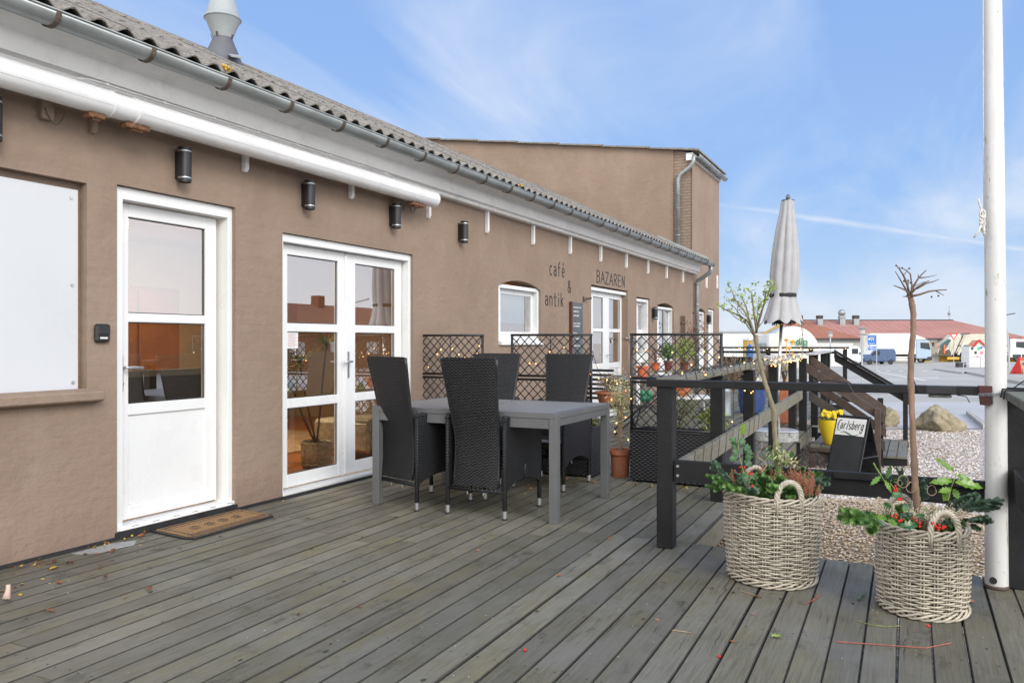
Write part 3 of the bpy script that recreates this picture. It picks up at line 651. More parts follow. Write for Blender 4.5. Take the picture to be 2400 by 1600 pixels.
# ------------------------------------------------------------------ rooms behind the glass
room = MB(); room.add([(-.32, 3.0, .02), (-4.6, 3.0, .02), (-4.6, 10, .02), (-.32, 10, .02)], [(0, 1, 2, 3)])
struct(room.build('interior_floor', 'interior_floor'))
mb = MB(); mb.add([(-4.6, 1, 0), (-4.6, 20, 0), (-4.6, 20, 2.5), (-4.6, 1, 2.5)], [(0, 1, 2, 3)]); mb.add([(-.3, 1, 2.5), (-4.6, 1, 2.5), (-4.6, 20, 2.5), (-.3, 20, 2.5)], [(0, 1, 2, 3)])
for y in (1.0, 10.0, 13.3, 17.4, 20): mb.add([(-.3, y, 0), (-4.6, y, 0), (-4.6, y, 2.5), (-.3, y, 2.5)], [(0, 1, 2, 3)])
mb.add([(-.3, 1.0, 0.018), (-4.6, 1.0, .018), (-4.6, 20, .018), (-.3, 20, .018)], [(0, 1, 2, 3)])
struct(mb.build('interior_wall', 'interior_wall', fixn=False))
struct(MB().box(-3.6, -1.6, 5.3, 8.2, .022, .035).build('interior_rug', 'interior_rug'))
for i, (x, y, z, r) in ((0, (-1.35, 3.99, 1.50, .08)), (2, (-2.2, 12.6, 1.85, .12))):
    t = thing('pendant_lamp', (x, y, 2.5), ('lit warm pendant lamp hanging inside behind the single glazed door', 'lit warm pendant lamp hanging inside behind the wide double door', 'lit pendant lamp hanging inside the far cafe double door')[i], 'lamp')
    MB().tube([(0, 0, 0), (0, 0, z - 2.5 + r)], .004, 6).build('cord', 'wire_black', t); MB().ball((0, 0, z - 2.5), r, 10).build('lamp_shade', 'lamp_glow', t, smooth=True)
for x, y, lab in ((-2.3, 4.0, 'single glazed door'), (-2.3, 6.4, 'wide double door'), (-2.3, 11.8, 'far cafe door')):
    t = thing('added_fill_light', (x, y, 2.48), 'added round fill light hidden on the ceiling behind the ' + lab, 'lamp'); MB().lathe([(.24, -.05), (.26, -.02), (.26, 0)], 20).build('glow_disc', 'fill_glow', t); MB().lathe([(.28, -.01), (.28, .01)], 20, capt=True).build('rim', 'white_trim', t)  # fill lights added out of sight to brighten the rooms
t = wthing('sofa', (-1.6, 4.6, 0), 'dark sofa with low back standing inside the glazed door', 'sofa')
mb = MB(); mb.box(-2.1, -1.5, 3.9, 5.6, .1, .45); mb.build('seat', 'sofa_cloth', t, bev=.04); mb = MB(); mb.box(-1.5, -1.28, 3.9, 5.6, .1, .98); mb.build('backrest', 'sofa_cloth', t, bev=.05)
t = wthing('bookcase', (-4.3, 6.6, 0), 'tall brown wooden cupboard against the back wall inside', 'cupboard')
MB().box(-4.55, -4.15, 6.0, 7.3, 0, 1.9).build('carcass', 'interior_wood', t, bev=.01)
MB().box(-4.14, -4.12, 6.05, 6.63, .1, 1.85).build('door', 'interior_wood', t, bev=.004); MB().box(-4.14, -4.12, 6.67, 7.25, .1, 1.85).build('door', 'interior_wood', t, bev=.004)
PYY = PX(742, 800, -.75).y
t = wthing('floor_palm', (-.75, PYY, 0), 'palm with three spiky green heads in a woven basket inside the double door', 'palm')
mb = MB(); [mb.tube([(-.75 + .14 * cos(a), PYY + .14 * sin(a), .05 + .22 * k / 9), (-.75 + .14 * cos(a + .5), PYY + .14 * sin(a + .5), .05 + .22 * (k + .5) / 9)], .01, 5) for k in range(9) for a in [i * .5 for i in range(13)]]
mb.lathe([(.13, .03), (.15, .15), (.14, .27)], 20, (-.75, PYY, 0)); mb.build('basket', 'wicker', t, smooth=True)
for (ax, ay, az) in ((-.12, -.10, 1.02), (.03, .10, 1.18), (-.02, -.32, .80)):
    MB().tube([(-.75, PYY, .22), (-.75 + ax * .6, PYY + ay * .5, az * .6), (-.75 + ax, PYY + ay, az)], .010, 6).build('stem', 'twig', t); mb = MB()
    for _ in range(90):
        d = Vector((jit(1), jit(1), random.uniform(-.35, 1))).normalized(); c0 = Vector((-.75 + ax, PYY + ay, az)); q = c0 + d * random.uniform(.18, .27); s_ = d.cross(Vector((0, 0, 1))).normalized() * .006
        mb.add([c0 - s_, c0 + s_, q - Vector((0, 0, .03))], [(0, 1, 2)])
    mb.build('leaf_head', 'leaf_green', t, fixn=False)
t = wthing('armchair', (-.8, 6.75, 0), 'wicker armchair with a grey fringed blanket inside the double door', 'armchair')
MB().box(-1.2, -.5, 6.45, 7.0, .1, .42).build('seat', 'wicker', t, bev=.03); MB().box(-.9, -.48, 6.46, 6.9, .30, .445).build('blanket', 'blanket', t, bev=.02)
# ------------------------------------------------------------------ doors and windows
def rect(mb, X, y0, y1, z0, z1, d=.05): mb.box(X - d, X, y0, y1, z0, z1)
def frame4(mb, X, y0, y1, z0, z1, wl, wr, wt, wb, d=.06):     # four bars butted end to end
    rect(mb, X, y0, y0 + wl, z0, z1, d); rect(mb, X, y1 - wr, y1, z0, z1, d); rect(mb, X, y0 + wl, y1 - wr, z1 - wt, z1, d)
    if wb: rect(mb, X, y0 + wl, y1 - wr, z0, z0 + wb, d)
def pane(parent, X, y0, y1, z0, z1): return MB().add([(X, y0, z0), (X, y1, z0), (X, y1, z1), (X, y0, z1)], [(0, 1, 2, 3)]).build('pane', 'glass', parent, fixn=False)
def leaf(t, X, y0, y1, z0, z1, rails, gl, panel=None, d=.05, st=None):
    """one door leaf: stiles at y0/y1, horizontal rails [(z0,z1)], panes gl [(z0,z1)]; st = glass edges in Y"""
    mb = MB(); ga, gb = st; rect(mb, X, y0, ga, z0, z1, d); rect(mb, X, gb, y1, z0, z1, d)
    for a, b_ in rails: rect(mb, X, ga, gb, a, b_, d)
    lf = mb.build('door_leaf', 'white_frame', t, bev=.004)
    for a, b_ in gl: pane(lf, X - .022, ga - .003, gb + .003, a - .003, b_ + .003)
    mb = MB()
    for a, b_ in gl: frame4(mb, X - .017, ga, gb, a, b_, .006, .006, .006, .006, .006)
    mb.build('rubber_seal', 'dark_rubber', lf)
    if panel: MB().box(X - .035, X - .016, ga - .002, gb + .002, panel[0], panel[1]).build('door_panel', 'white_frame', lf, bev=.003)
    return lf
def zx(x, y, X): return PX(x, y, X).z
def yx(x, X): return PX(x, 800, X).y
# single door
XF, XL = -.035, -.115
dr = bpy.data.objects.new('door', None); COL.objects.link(dr); dr.parent = bld; dr.matrix_parent_inverse = WORLD[bld.name]; dr['label'] = 'white single door, glazed above and panelled below'
zhd = zx(284, 474, XL); mb = MB(); frame4(mb, XF, 3.285, yx(545.5, XF), .07, 2.182, .06, .045, 2.182 - zhd - .006, 0, .145); 
mb.box(-.16, -.01, 3.285, yx(545.5, XF), .048, .072); mb.build('door_frame', 'white_frame', dr, bev=.003)
y0, y1 = 3.345 + .012, yx(507.5, XL) + .0; zt = zx(284, 474, XL); ga, gb = yx(301.4, XL), yx(482, XL)
Zs = [zx(301.4, y, XL) for y in (508, 732.7, 754, 946, 972.5, 1184)]
lf = leaf(dr, XL, y0, y1, .085, zt, [(Zs[0], zt), (Zs[2], Zs[1]), (Zs[4], Zs[3]), (.085, Zs[5])], [(Zs[1], Zs[0]), (Zs[3], Zs[2])], (Zs[5], Zs[4]), st=(ga, gb))
mb = MB(); mb.box(XL, XL + .006, ga - .075, ga - .040, 0.90, 1.13); mb.build('handle_plate', 'pale_metal', lf, bev=.002)
MB().tube([(XL + .005, ga - .058, 1.055), (XL + .055, ga - .058, 1.055), (XL + .058, ga - .045, 1.055), (XL + .055, ga + .065, 1.050)], .0095, 10).build('handle', 'pale_metal', lf, smooth=True)
MB().tube([(XL + .005, ga - .058, .95), (XL + .014, ga - .058, .95)], .014, 14).build('lock', 'pale_metal', lf, smooth=True)
th_ = MB().box(-.10, .003, 3.30, 4.20, .049, .062).build('threshold', 'white_trim', dr, bev=.003)
mb = MB(); k = 0; y = 3.34
while y < 4.12: mb.prism([(-.085, y, .0625), (-.005, y + .05, .0625), (-.005, y + .10, .0625), (-.085, y + .05, .0625)], (0, 0, 0), (0, 0, .002)); y += .155
mb.build('stripe', 'moss_paint', th_)
# double door
XF, XL = -.03, -.10
dd = bpy.data.objects.new('door', None); COL.objects.link(dd); dd.parent = bld; dd.matrix_parent_inverse = WORLD[bld.name]; dd['label'] = 'white double door with three panes in each leaf'
ye = yx(963.5, XF); mb = MB(); frame4(mb, XF, 4.72, ye, .04, 2.063, .035, .045, 2.063 - zx(668, 571, XL) - .005, 0, .14); mb.box(-.16, .0, 4.72, ye, .018, .042); mb.build('door_frame', 'white_frame', dd, bev=.003)
zt = zx(668, 571, XL); Zs = [zx(674, y, XL) for y in (595.7, 756.3, 776.5, 934, 956.5, 1112)]
mY = yx(810, XL)
for i, (a, b_, s0, s1) in enumerate(((4.757, mY - .004, yx(674, XL), yx(792.5, XL)), (mY + .004, yx(941, XL), yx(833, XL), yx(926, XL)))):
    lf = leaf(dd, XL, a, b_, .055, zt, [(Zs[0], zt), (Zs[2], Zs[1]), (Zs[4], Zs[3]), (.055, Zs[5])], [(Zs[1], Zs[0]), (Zs[3], Zs[2]), (Zs[5], Zs[4])], st=(s0, s1))
    if i == 0: paper_leaf = lf; pst = s0
    else:
        MB().box(XL, XL + .006, a + .012, a + .045, .90, 1.13).build('handle_plate', 'pale_metal', lf, bev=.002)
        MB().tube([(XL + .005, a + .03, 1.045), (XL + .05, a + .03, 1.045), (XL + .055, a + .02, 1.045), (XL + .052, a - .085, 1.042)], .009, 10).build('handle', 'pale_metal', lf, smooth=True)
MB().box(XL, XL + .012, mY - .022, mY + .012, .06, zt - .02).build('cover_strip', 'white_frame', dd, bev=.003)
pp = MB().box(XL - .015, XL - .013, pst + .004, pst + .135, Zs[2] - .135, Zs[2] - .005).build('notice', 'paper', paper_leaf)
mb = MB(); [mb.box(XL - .0128, XL - .0124, pst + .02, pst + .12 - .02 * (k % 2), Zs[2] - .022 - .014 * k, Zs[2] - .018 - .014 * k) for k in range(8)]; mb.build('print', 'red_print', paper_leaf)
# arched cafe window
def window(lab, X, y0, y1, z0, z1, gy0, gy1, gz0, gz1, curtain=None, sill=True, blindz=None, dep=.12):
    t = bpy.data.objects.new('window', None); COL.objects.link(t); t.parent = bld; t.matrix_parent_inverse = WORLD[bld.name]; t['label'] = lab
    mb = MB(); frame4(mb, X, y0, y1, z0, z1, .045, .045, .045, .05, dep); fr_ = mb.build('frame', 'white_frame', t, bev=.003)
    mb = MB(); frame4(mb, X - .07, y0 + .046, y1 - .046, z0 + .051, z1 - .046, max(.02, gy0 - y0 - .046), max(.02, y1 - .046 - gy1), max(.02, z1 - .046 - gz1), max(.02, gz0 - z0 - .051), .045); mb.build('sash', 'white_frame', t, bev=.003)
    pane(t, X - .09, gy0 - .004, gy1 + .004, gz0 - .004, gz1 + .004)
    if sill: MB().prism([(X, y0 - .03, z0 - .0), (.035, y0 - .03, z0 - .02), (.035, y0 - .03, z0 - .055), (-.1, y0 - .03, z0 - .055), (-.1, y0 - .03, z0)], (0, y0 - .03, 0), (0, y1 + .03, 0)).build('window_sill', 'white_frame', t, bev=.003)
    if curtain:
        mb = MB(); a, b_ = curtain; n = 40; vs = []
        for i in range(n + 1):
            yy = a + (b_ - a) * i / n; xx = X - .22 + .02 * sin(i * 1.4)
            vs += [(xx, yy, gz0 - .1), (xx, yy, gz1 + .05)]
        mb.add(vs, [(2 * i, 2 * i + 2, 2 * i + 3, 2 * i + 1) for i in range(n)]); mb.build('curtain', 'curtain', t, fixn=False, smooth=True)
    if blindz: MB().add([(X - .17, gy0 - .1, blindz), (X - .17, gy1 + .1, blindz), (X - .17, gy1 + .1, gz1 + .05), (X - .17, gy0 - .1, gz1 + .05)], [(0, 1, 2, 3)]).build('blind', 'blind', t, fixn=False)
    return t
X = -.03; Xg = X - .09
window('arched window with a white blind between the wide door and the lettering', X, yx(1168, X), yx(1262.5, X), zx(1169, 797, X), zx(1169, 664, X), yx(1169.5, Xg), yx(1241, Xg), zx(1169, 776.3, Xg), zx(1169, 687, Xg), (yx(1228, -.25), yx(1241, -.25) + .1), blindz=zx(1169, 755, X - .17))
X = -.03; Xg = -.12
window('arched window between the lamp and the dry climber', X, yx(1540, X) + .02, yx(1576.5, X), .14, zx(1540, 717, X), yx(1542, Xg), yx(1571, Xg) - .05, .95, zx(1542, 722, Xg), (yx(1567, -.25), yx(1575, -.25)), sill=False, dep=.14)
window('arched window beside the downpipe', X, 17.83, 18.62, .14, zx(1632.5, 729, X), 17.95, yx(1648.5, Xg), .95, 1.80, (18.2, 18.4), sill=False, dep=.14)
window('narrow window nearest the far corner', X, 18.96, 19.60, .14, 1.98, 19.06, 19.45, .95, 1.85, (19.2, 19.45), sill=False, dep=.14)
# cafe double door and narrow door
def gdoor(lab, XF, XL, y0, y1, zt, leaves, Z):
    t = bpy.data.objects.new('door', None); COL.objects.link(t); t.parent = bld; t.matrix_parent_inverse = WORLD[bld.name]; t['label'] = lab
    mb = MB(); frame4(mb, XF, y0, y1, .04, zt, .05, .055, .05, 0, .14); mb.box(-.16, .0, y0, y1, .018, .038); mb.build('door_frame', 'white_frame', t, bev=.003)
    for a, b_, s0, s1 in leaves:
        lf = leaf(t, XL, a, b_, .055, zt - .052, [(Z[0], zt - .052), (Z[2], Z[1]), (Z[4], Z[3]), (.055, .16)], [(Z[1], Z[0]), (Z[3], Z[2])], (.16, Z[4]), st=(s0, s1))
    return t
XL = -.11; Z = [zx(1388, y, XL) for y in (694, 767.7, 776.8, 851.6, 866)]
mY = yx(1420, XL)
cd = gdoor('white double door of the cafe under the far lettering', -.03, XL, 11.315, yx(1470.5, -.03), 2.055, ((11.37, mY - .004, yx(1386, XL) + .07, yx(1414, XL)), (mY + .004, yx(1459.5, XL), yx(1427.5, XL), yx(1454, XL))), Z)
MB().tube([(-.10, mY + .05, 1.0), (-.05, mY + .05, 1.0), (-.05, mY - .03, 1.0)], .010, 8).build('handle', 'pale_metal', cd, smooth=True)
XL = -.13; Z = [zx(1493.4, y, XL) for y in (715, 771, 790, 828, 850)]
gdoor('narrow white door between the cafe door and the far arched window', -.03, XL, 13.515, 14.29, 1.985, ((13.565, yx(1510.5, XL), yx(1493, XL) + .06, yx(1506, XL)),), Z)
t = wthing('pink_vase', (-.4, 11.9, .9), 'pink vase on the shelf behind the cafe door glass', 'vase')
MB().lathe([(.03, .93), (.06, 1.0), (.06, 1.1), (.03, 1.16), (.035, 1.18)], 14, (-.4, 11.9, 0)).build('body', 'pink_vase', t, smooth=True); MB().box(-.6, -.25, 11.4, 12.6, .88, .925).build('shelf', 'interior_wood', t)
MB().tube([(-.02, 13.00, 1.27), (.05, 13.01, 1.29), (.09, 13.16, 1.20)], .018, 8).build('handrail', 'pale_metal', bld, smooth=True)
# lettering: thin strokes of one width, laid flat on the wall
U = (0, 1, 0); V = (0, 0, 1)
def arc_(cx, cy, rx, ry, a0, a1, n=10): return [(cx + rx * cos(math.radians(a0 + (a1 - a0) * i / n)), cy + ry * sin(math.radians(a0 + (a1 - a0) * i / n))) for i in range(n + 1)]
GLY = {'c': [arc_(.5, .33, .42, .33, 50, 310)], 'a': [arc_(.45, .20, .38, .20, 0, 360, 14), [(.85, 0), (.85, .45)] , arc_(.45, .45, .40, .21, 0, 150)], 'f': [[(.35, 0), (.35, .8)], arc_(.72, .8, .37, .2, 180, 90), [(.05, .62), (.75, .62)]],
 'e': [arc_(.5, .33, .42, .33, 0, 310), [(.08, .34), (.92, .34)]], "'": [[(.35, .80), (.65, 1.02)]], 'n': [[(.12, 0), (.12, .66)], arc_(.5, .42, .38, .24, 180, 0), [(.88, .42), (.88, 0)]], 't': [[(.45, .95), (.45, 0)], [(.1, .64), (.85, .64)], [(.45, .02), (.85, .02)]],
 'i': [[(.5, 0), (.5, .64)], [(.5, .82), (.5, .92)]], 'k': [[(.15, 0), (.15, 1)], [(.85, .66), (.15, .28)], [(.35, .38), (.9, 0)]], '&': [arc_(.45, .78, .26, .20, -60, 240, 14) + [(.95, .0)], arc_(.42, .27, .38, .27, 110, 340, 14) + [(.95, .48)]],
 'B': [[(.1, 0), (.1, 1)], [(.1, 1), (.5, 1)] + arc_(.5, .77, .36, .23, 90, -90) + [(.1, .54)], [(.5, .54)] + arc_(.5, .27, .42, .27, 90, -90) + [(.1, 0)]], 'A': [[(.0, 0), (.5, 1), (1, 0)], [(.2, .36), (.8, .36)]], 'Z': [[(.05, 1), (.95, 1), (.05, 0), (.95, 0)]],
 'R': [[(.1, 0), (.1, 1)], [(.1, 1), (.5, 1)] + arc_(.5, .75, .38, .25, 90, -90) + [(.1, .5)], [(.5, .5), (.92, 0)]], 'E': [[(.95, 1), (.1, 1), (.1, 0), (.95, 0)], [(.1, .52), (.8, .52)]], 'N': [[(.1, 0), (.1, 1), (.9, 0), (.9, 1)]],
 'd': [arc_(.45, .33, .36, .33, 0, 360, 16), [(.86, 0), (.86, 1)]], 'l': [[(.5, 0), (.5, 1)]], 'g': [arc_(.45, .33, .36, .33, 0, 360, 16), [(.86, .66), (.86, -.15)], arc_(.45, -.15, .41, .28, 0, -180)], 'F': [[(.95, 1), (.1, 1), (.1, 0)], [(.1, .52), (.8, .52)]],
 'b': [arc_(.5, .33, .38, .33, 0, 360, 16), [(.12, 0), (.12, 1)]], 'o': [arc_(.5, .33, .42, .33, 0, 360, 16)], 'r': [[(.2, 0), (.2, .66)], arc_(.6, .40, .40, .26, 180, 60)], 's': [arc_(.5, .50, .36, .16, 40, 270) + arc_(.5, .17, .36, .17, 90, -130)]}
def strokes(parent, word, org, U, V, h, w_, gap, sw, mat, th=.004, lab=None, slant=0):
    mb = MB(); U = Vector(U); V = Vector(V); W = U.cross(V).normalized(); o = Vector(org); x = 0
    for ch in word:
        if ch == "'": x -= w_ + gap
        for pl_ in GLY.get(ch, []):
            q = [o + U * (x + (a - (.22 if ch in 'il' else 0)) * w_ + slant * b * h) + V * (b * h) for a, b in pl_]
            for i, (a, b) in enumerate(zip(q, q[1:])):
                d = (b - a); 
                if d.length < 1e-6: continue
                d.normalize(); s_ = W.cross(d) * sw / 2; mb.prism([a - s_ - d * sw * .25, b - s_ + d * sw * .25, b + s_ + d * sw * .25, a + s_ - d * sw * .25], (0, 0, 0), W * (th + .0002 * (i % 3)))
        x += (w_ * (.55 if ch in 'il' else 1)) + gap
    return mb.build('lettering', mat, parent, label=lab)
strokes(bld, "cafe'", (.0008, 9.765, 2.115), U, V, .19, .092, .047, .015, 'ink_black', lab='word café painted in thin black letters')
strokes(bld, '&', (.0008, 10.395, 1.915), U, V, .165, .105, 0, .015, 'ink_black', lab='ampersand painted in black')
strokes(bld, 'antik', (.0008, 9.62, 1.705), U, V, .182, .098, .042, .015, 'ink_black', lab='word antik painted in thin black letters')
strokes(bld, 'BAZAREN', (.0008, 11.53, 2.132), U, V, .182, .145, .052, .018, 'ink_black', lab='word BAZAREN painted in thin black capitals')
# chalk board
cb = wthing('chalkboard', (0, 10.68, 1.05), 'narrow grey chalkboard in a dark red wooden frame hung beside the cafe door', 'chalkboard')
MB().box(.002, .045, 10.44, 10.475, 1.03, 1.785).build('frame', 'dark_red_wood', cb, bev=.003); MB().box(.002, .030, 10.476, 10.89, 1.03, 1.78).build('slate', 'chalkboard', cb, bev=.002)
mb = MB(); 
for k, (z, l) in enumerate(((1.70, .2), (1.64, .12), (1.58, .1), (1.47, .16), (1.43, .14), (1.33, .05), (1.25, .13), (1.15, .16))):
    y = 10.53
    while y < 10.53 + l + .08: mb.box(.0302, .0315, y, y + random.uniform(.008, .022), z, z + random.uniform(.012, .024)); y += .03
mb.build('chalk_marks', 'paper', cb)
# wall lamps: black cylinders with pale rings, open ends
LAMPS = [(2.50, 2.385, 'leftmost black cylinder wall lamp at the left edge, beside the boarded window'), (3.727, 2.385, 'black cylinder wall lamp above the single door'), (4.945, 2.385, 'black cylinder wall lamp above the left end of the wide double door'),
         (6.136, 2.385, 'black cylinder wall lamp above the wide double door, right below the awning end'), (7.389, 2.39, 'black cylinder wall lamp on bare wall between the awning and the arched window'),
         (14.43, 1.745, 'small black wall lamp between the narrow door and the far arched window'), (18.80, 1.74, 'farthest black wall lamp beside the corner of the tall block')]
lamp0 = None
for y, z, lab in LAMPS:
    if lamp0 is None:
        t = thing('wall_lamp', (0, 0, 0), lab, 'wall lamp', 'black cylinder wall lamps')
        MB().box(.0, .03, -.022, .022, -.09, .09).build('mount', 'black_metal', t)
        MB().lathe([(.037, -.115), (.042, -.114), (.042, .114), (.037, .115), (.035, .05), (.035, -.05)], 24, (.068, 0, 0), capb=False).build('shade', 'black_metal', t, smooth=True, ang=.6)
        for zz_ in (-.088, .088): MB().lathe([(.0425, zz_ - .005), (.0445, zz_), (.0425, zz_ + .005)], 24, (.068, 0, 0), capb=False).build('ring', 'pale_metal', t, smooth=True)
        MB().tube([(.068, 0, -.105), (.068, 0, -.10)], .035, 20).build('glass', 'curtain', t)
        lamp0 = t
    else: t = copytree(lamp0); t['label'] = lab
    t.location = (0, y, z)
# awning cassette under the eave
aw = wthing('awning', (.1, 4.5, 2.6), 'long white retracted awning cassette fixed under the eave above the doors', 'awning')
def cass(y0, y1, name='cassette', g=0):
    prof = [(.19 + (.080 + g) * cos(a), 2.600 + (.074 + g) * sin(a) - (.004 if sin(a) < -.6 else 0)) for a in [2 * pi * i / 28 for i in range(28)]]
    return MB().prism([(x, y0, z) for x, z in prof], (0, y0, 0), (0, y1, 0)).build(name, 'white_awning', aw, smooth=True, ang=.7)
cass(.6, 3.07); cass(3.085, 3.235, 'joint_cover', -.004); cass(3.25, 6.57)
for y in (3.077, 3.243): cass(y - .008, y + .006, 'joint_ring', .003); cass(y + .0065, y + .0095, 'joint_gap', .0)
cass(6.571, 6.58, 'end_cap', .002)
mb = MB(); [mb.box(.245, .2475, a, b_, 2.545, 2.5475) for a, b_ in ((.6, 3.06), (3.26, 6.56))]; [mb.box(.262, .2645, a, b_, 2.572, 2.574) for a, b_ in ((.6, 3.06), (3.26, 6.56))]; mb.build('groove', 'zinc', aw)
for y, l in ((PX(222, 800, .18).y, .10), (PX(318, 800, .18).y, .16), (6.30, .2)):
    mb = MB(); mb.box(.14, .21, y - l / 2, y + l / 2, 2.492, 2.526); mb.box(.16, .20, y - l / 4, y + l / 4, 2.480, 2.493); mb.build('arm_bracket', 'rust', aw, bev=.006)
for y in (2.83, 6.22):
    MB().box(.0, .045, y - .05, y + .02, 2.46, 2.60).build('junction_box', 'brown_plaster', aw, bev=.005)
    MB().tube([(.05, y - .06 + .12 * i / 14 + .02, 2.52 - .08 * sin(pi * i / 14)) for i in range(15)], .003, 5).build('cable', 'rust_dark', aw)
MB().tube([(.05, 6.38 + .10 * i / 12, 2.52 - .07 * sin(pi * i / 12)) for i in range(13)], .003, 5).build('cable', 'rust_dark', aw)
mb = MB(); mb.tube([(.165, 2.9, 2.70), (.150, 3.0, 2.722), (.150, 5.9, 2.722), (.13, 6.0, 2.70)], .0045, 6); mb.build('cable', 'white_trim', aw)
for y in (3.1, 3.5, 3.9, 4.3, 4.7, 5.1, 5.5, 5.85): MB().box(.140, .157, y - .006, y + .006, 2.715, 2.73).build('cable_clip', 'white_trim', aw)
# key box, wall spike, old paint marks
kb = wthing('key_box', (.02, 3.165, 1.27), 'small black key safe fixed to the wall left of the single door', 'key box')
MB().box(.001, .035, 3.115, 3.212, 1.215, 1.325).build('body', 'black_metal', kb, bev=.012); MB().box(.035, .042, 3.125, 3.202, 1.262, 1.318).build('lid', 'dark_rubber', kb, bev=.005)
textmesh('lettering', 'Burg', 'paper', kb, (.0353, 3.133, 1.235), U, V, .055, .014, .0006) if False else MB().box(.0352, .0358, 3.138, 3.188, 1.236, 1.246).build('logo', 'paper', kb)
sp = wthing('wall_hook', (.05, 11.0, 1.84), 'short rusty metal stub sticking out of the wall left of the cafe door', 'hook')
MB().tube([(.0, 10.98, 1.84), (.10, 11.06, 1.86)], .016, 8).build('pipe', 'rust_dark', sp); MB().box(.0, .02, 10.96, 10.985, 1.80, 1.88).build('bracket', 'rust_dark', sp)
# mat
mt = wthing('door_mat', (.15, 3.84, 0), 'brown coir doormat with dark rubber scroll pattern lying before the single door', 'doormat')
A_, B_, C_, D_ = Vector((.010, 3.51, 0)), Vector((.425, 3.465, 0)), Vector((.40, 4.225, 0)), Vector((.010, 4.245, 0))
mq = lambda u, v: (A_ * (1 - u) + D_ * u) * (1 - v) + (B_ * (1 - u) + C_ * u) * v
out = [mq(u, v) for u, v in ((.0, .0), (.0, .8), (.04, 1), (.96, 1), (1, .8), (1, 0))]
MB().prism([p + Vector((0, 0, .004)) for p in out], (0, 0, 0), (0, 0, .009)).build('rubber_base', 'dark_rubber', mt, bev=.002)
inn = [mq(u, v) + Vector((0, 0, .0135)) for u, v in ((.03, .06), (.03, .80), (.06, .93), (.94, .93), (.97, .80), (.97, .06))]
MB().prism(inn, (0, 0, 0), (0, 0, .004)).build('coir_pile', 'coir', mt)
mb = MB(); up = Vector((0, 0, .0178))
for k in range(4):
    for s_ in (1, -1):
        c0 = (.26 + .16 * k, .5); mb.tube([mq(c0[0] + (.012 + .010 * i / 3) * cos(i * .7) * s_ * 1.6, c0[1] + (.03 + .05 * i / 5) * sin(i * .7) * s_) + up for i in range(9)], .0022, 4)
for v in (.14, .86): mb.tube([mq(u, v) + up for u in (.06, .94)], .003, 4)
for u in (.08, .92): mb.tube([mq(u, v) + up for v in (.14, .86)], .003, 4)
for k in range(30):
    for v in (.10, .22, .78, .90): u = .06 + .88 * k / 29; mb.tube([mq(u - .012, v) + up, mq(u + .008, v + .03) + up], .002, 4)
mb.build('scroll_pattern', 'dark_rubber', mt)
# ------------------------------------------------------------------ garden table
tb = wthing('garden_table', (1.48, 5.4, 0), 'grey metal garden table with slatted top standing between the four rattan chairs', 'table')
TX0, TX1, TY0, TY1 = .725, 2.238, 4.885, 5.92
for x in (TX0, TX1 - .058):
    for y in (TY0, TY1 - .058): MB().box(x, x + .058, y, y + .058, .0, .700).build('leg', 'grey_alu', tb, bev=.002)
mb = MB(); h0, h1 = .700, .738
mb.box(TX0, TX1, TY0, TY0 + .05, h0, h1); mb.box(TX0, TX1, TY1 - .05, TY1, h0, h1); mb.box(TX0, TX0 + .05, TY0 + .05, TY1 - .05, h0, h1); mb.box(TX1 - .05, TX1, TY0 + .05, TY1 - .05, h0, h1)
mb.box(TX0 + .06, TX1 - .06, TY0 + .004, TY0 + .028, .632, .699); mb.box(TX0 + .06, TX1 - .06, TY1 - .028, TY1 - .004, .632, .699)
mb.box(TX1 - .028, TX1 - .004, TY0 + .06, TY1 - .06, .650, .699); mb.box(TX0 + .004, TX0 + .028, TY0 + .06, TY1 - .06, .650, .699); mb.build('frame', 'grey_alu', tb, bev=.002)
for half in (0, 1):
    xa = TX0 + .053 + half * .712; xb = xa + .694
    for k in range(10): y = TY0 + .054 + k * .0928; MB().box(xa, xb, y, y + .0885, .722, .7375).build('slat', 'table_slat', tb, bev=.0015)
MB().box(TX0 + .05 + .699, TX0 + .05 + .713, TY0 + .052, TY1 - .052, .724, .7395).build('seam_strip', 'pale_metal', tb)
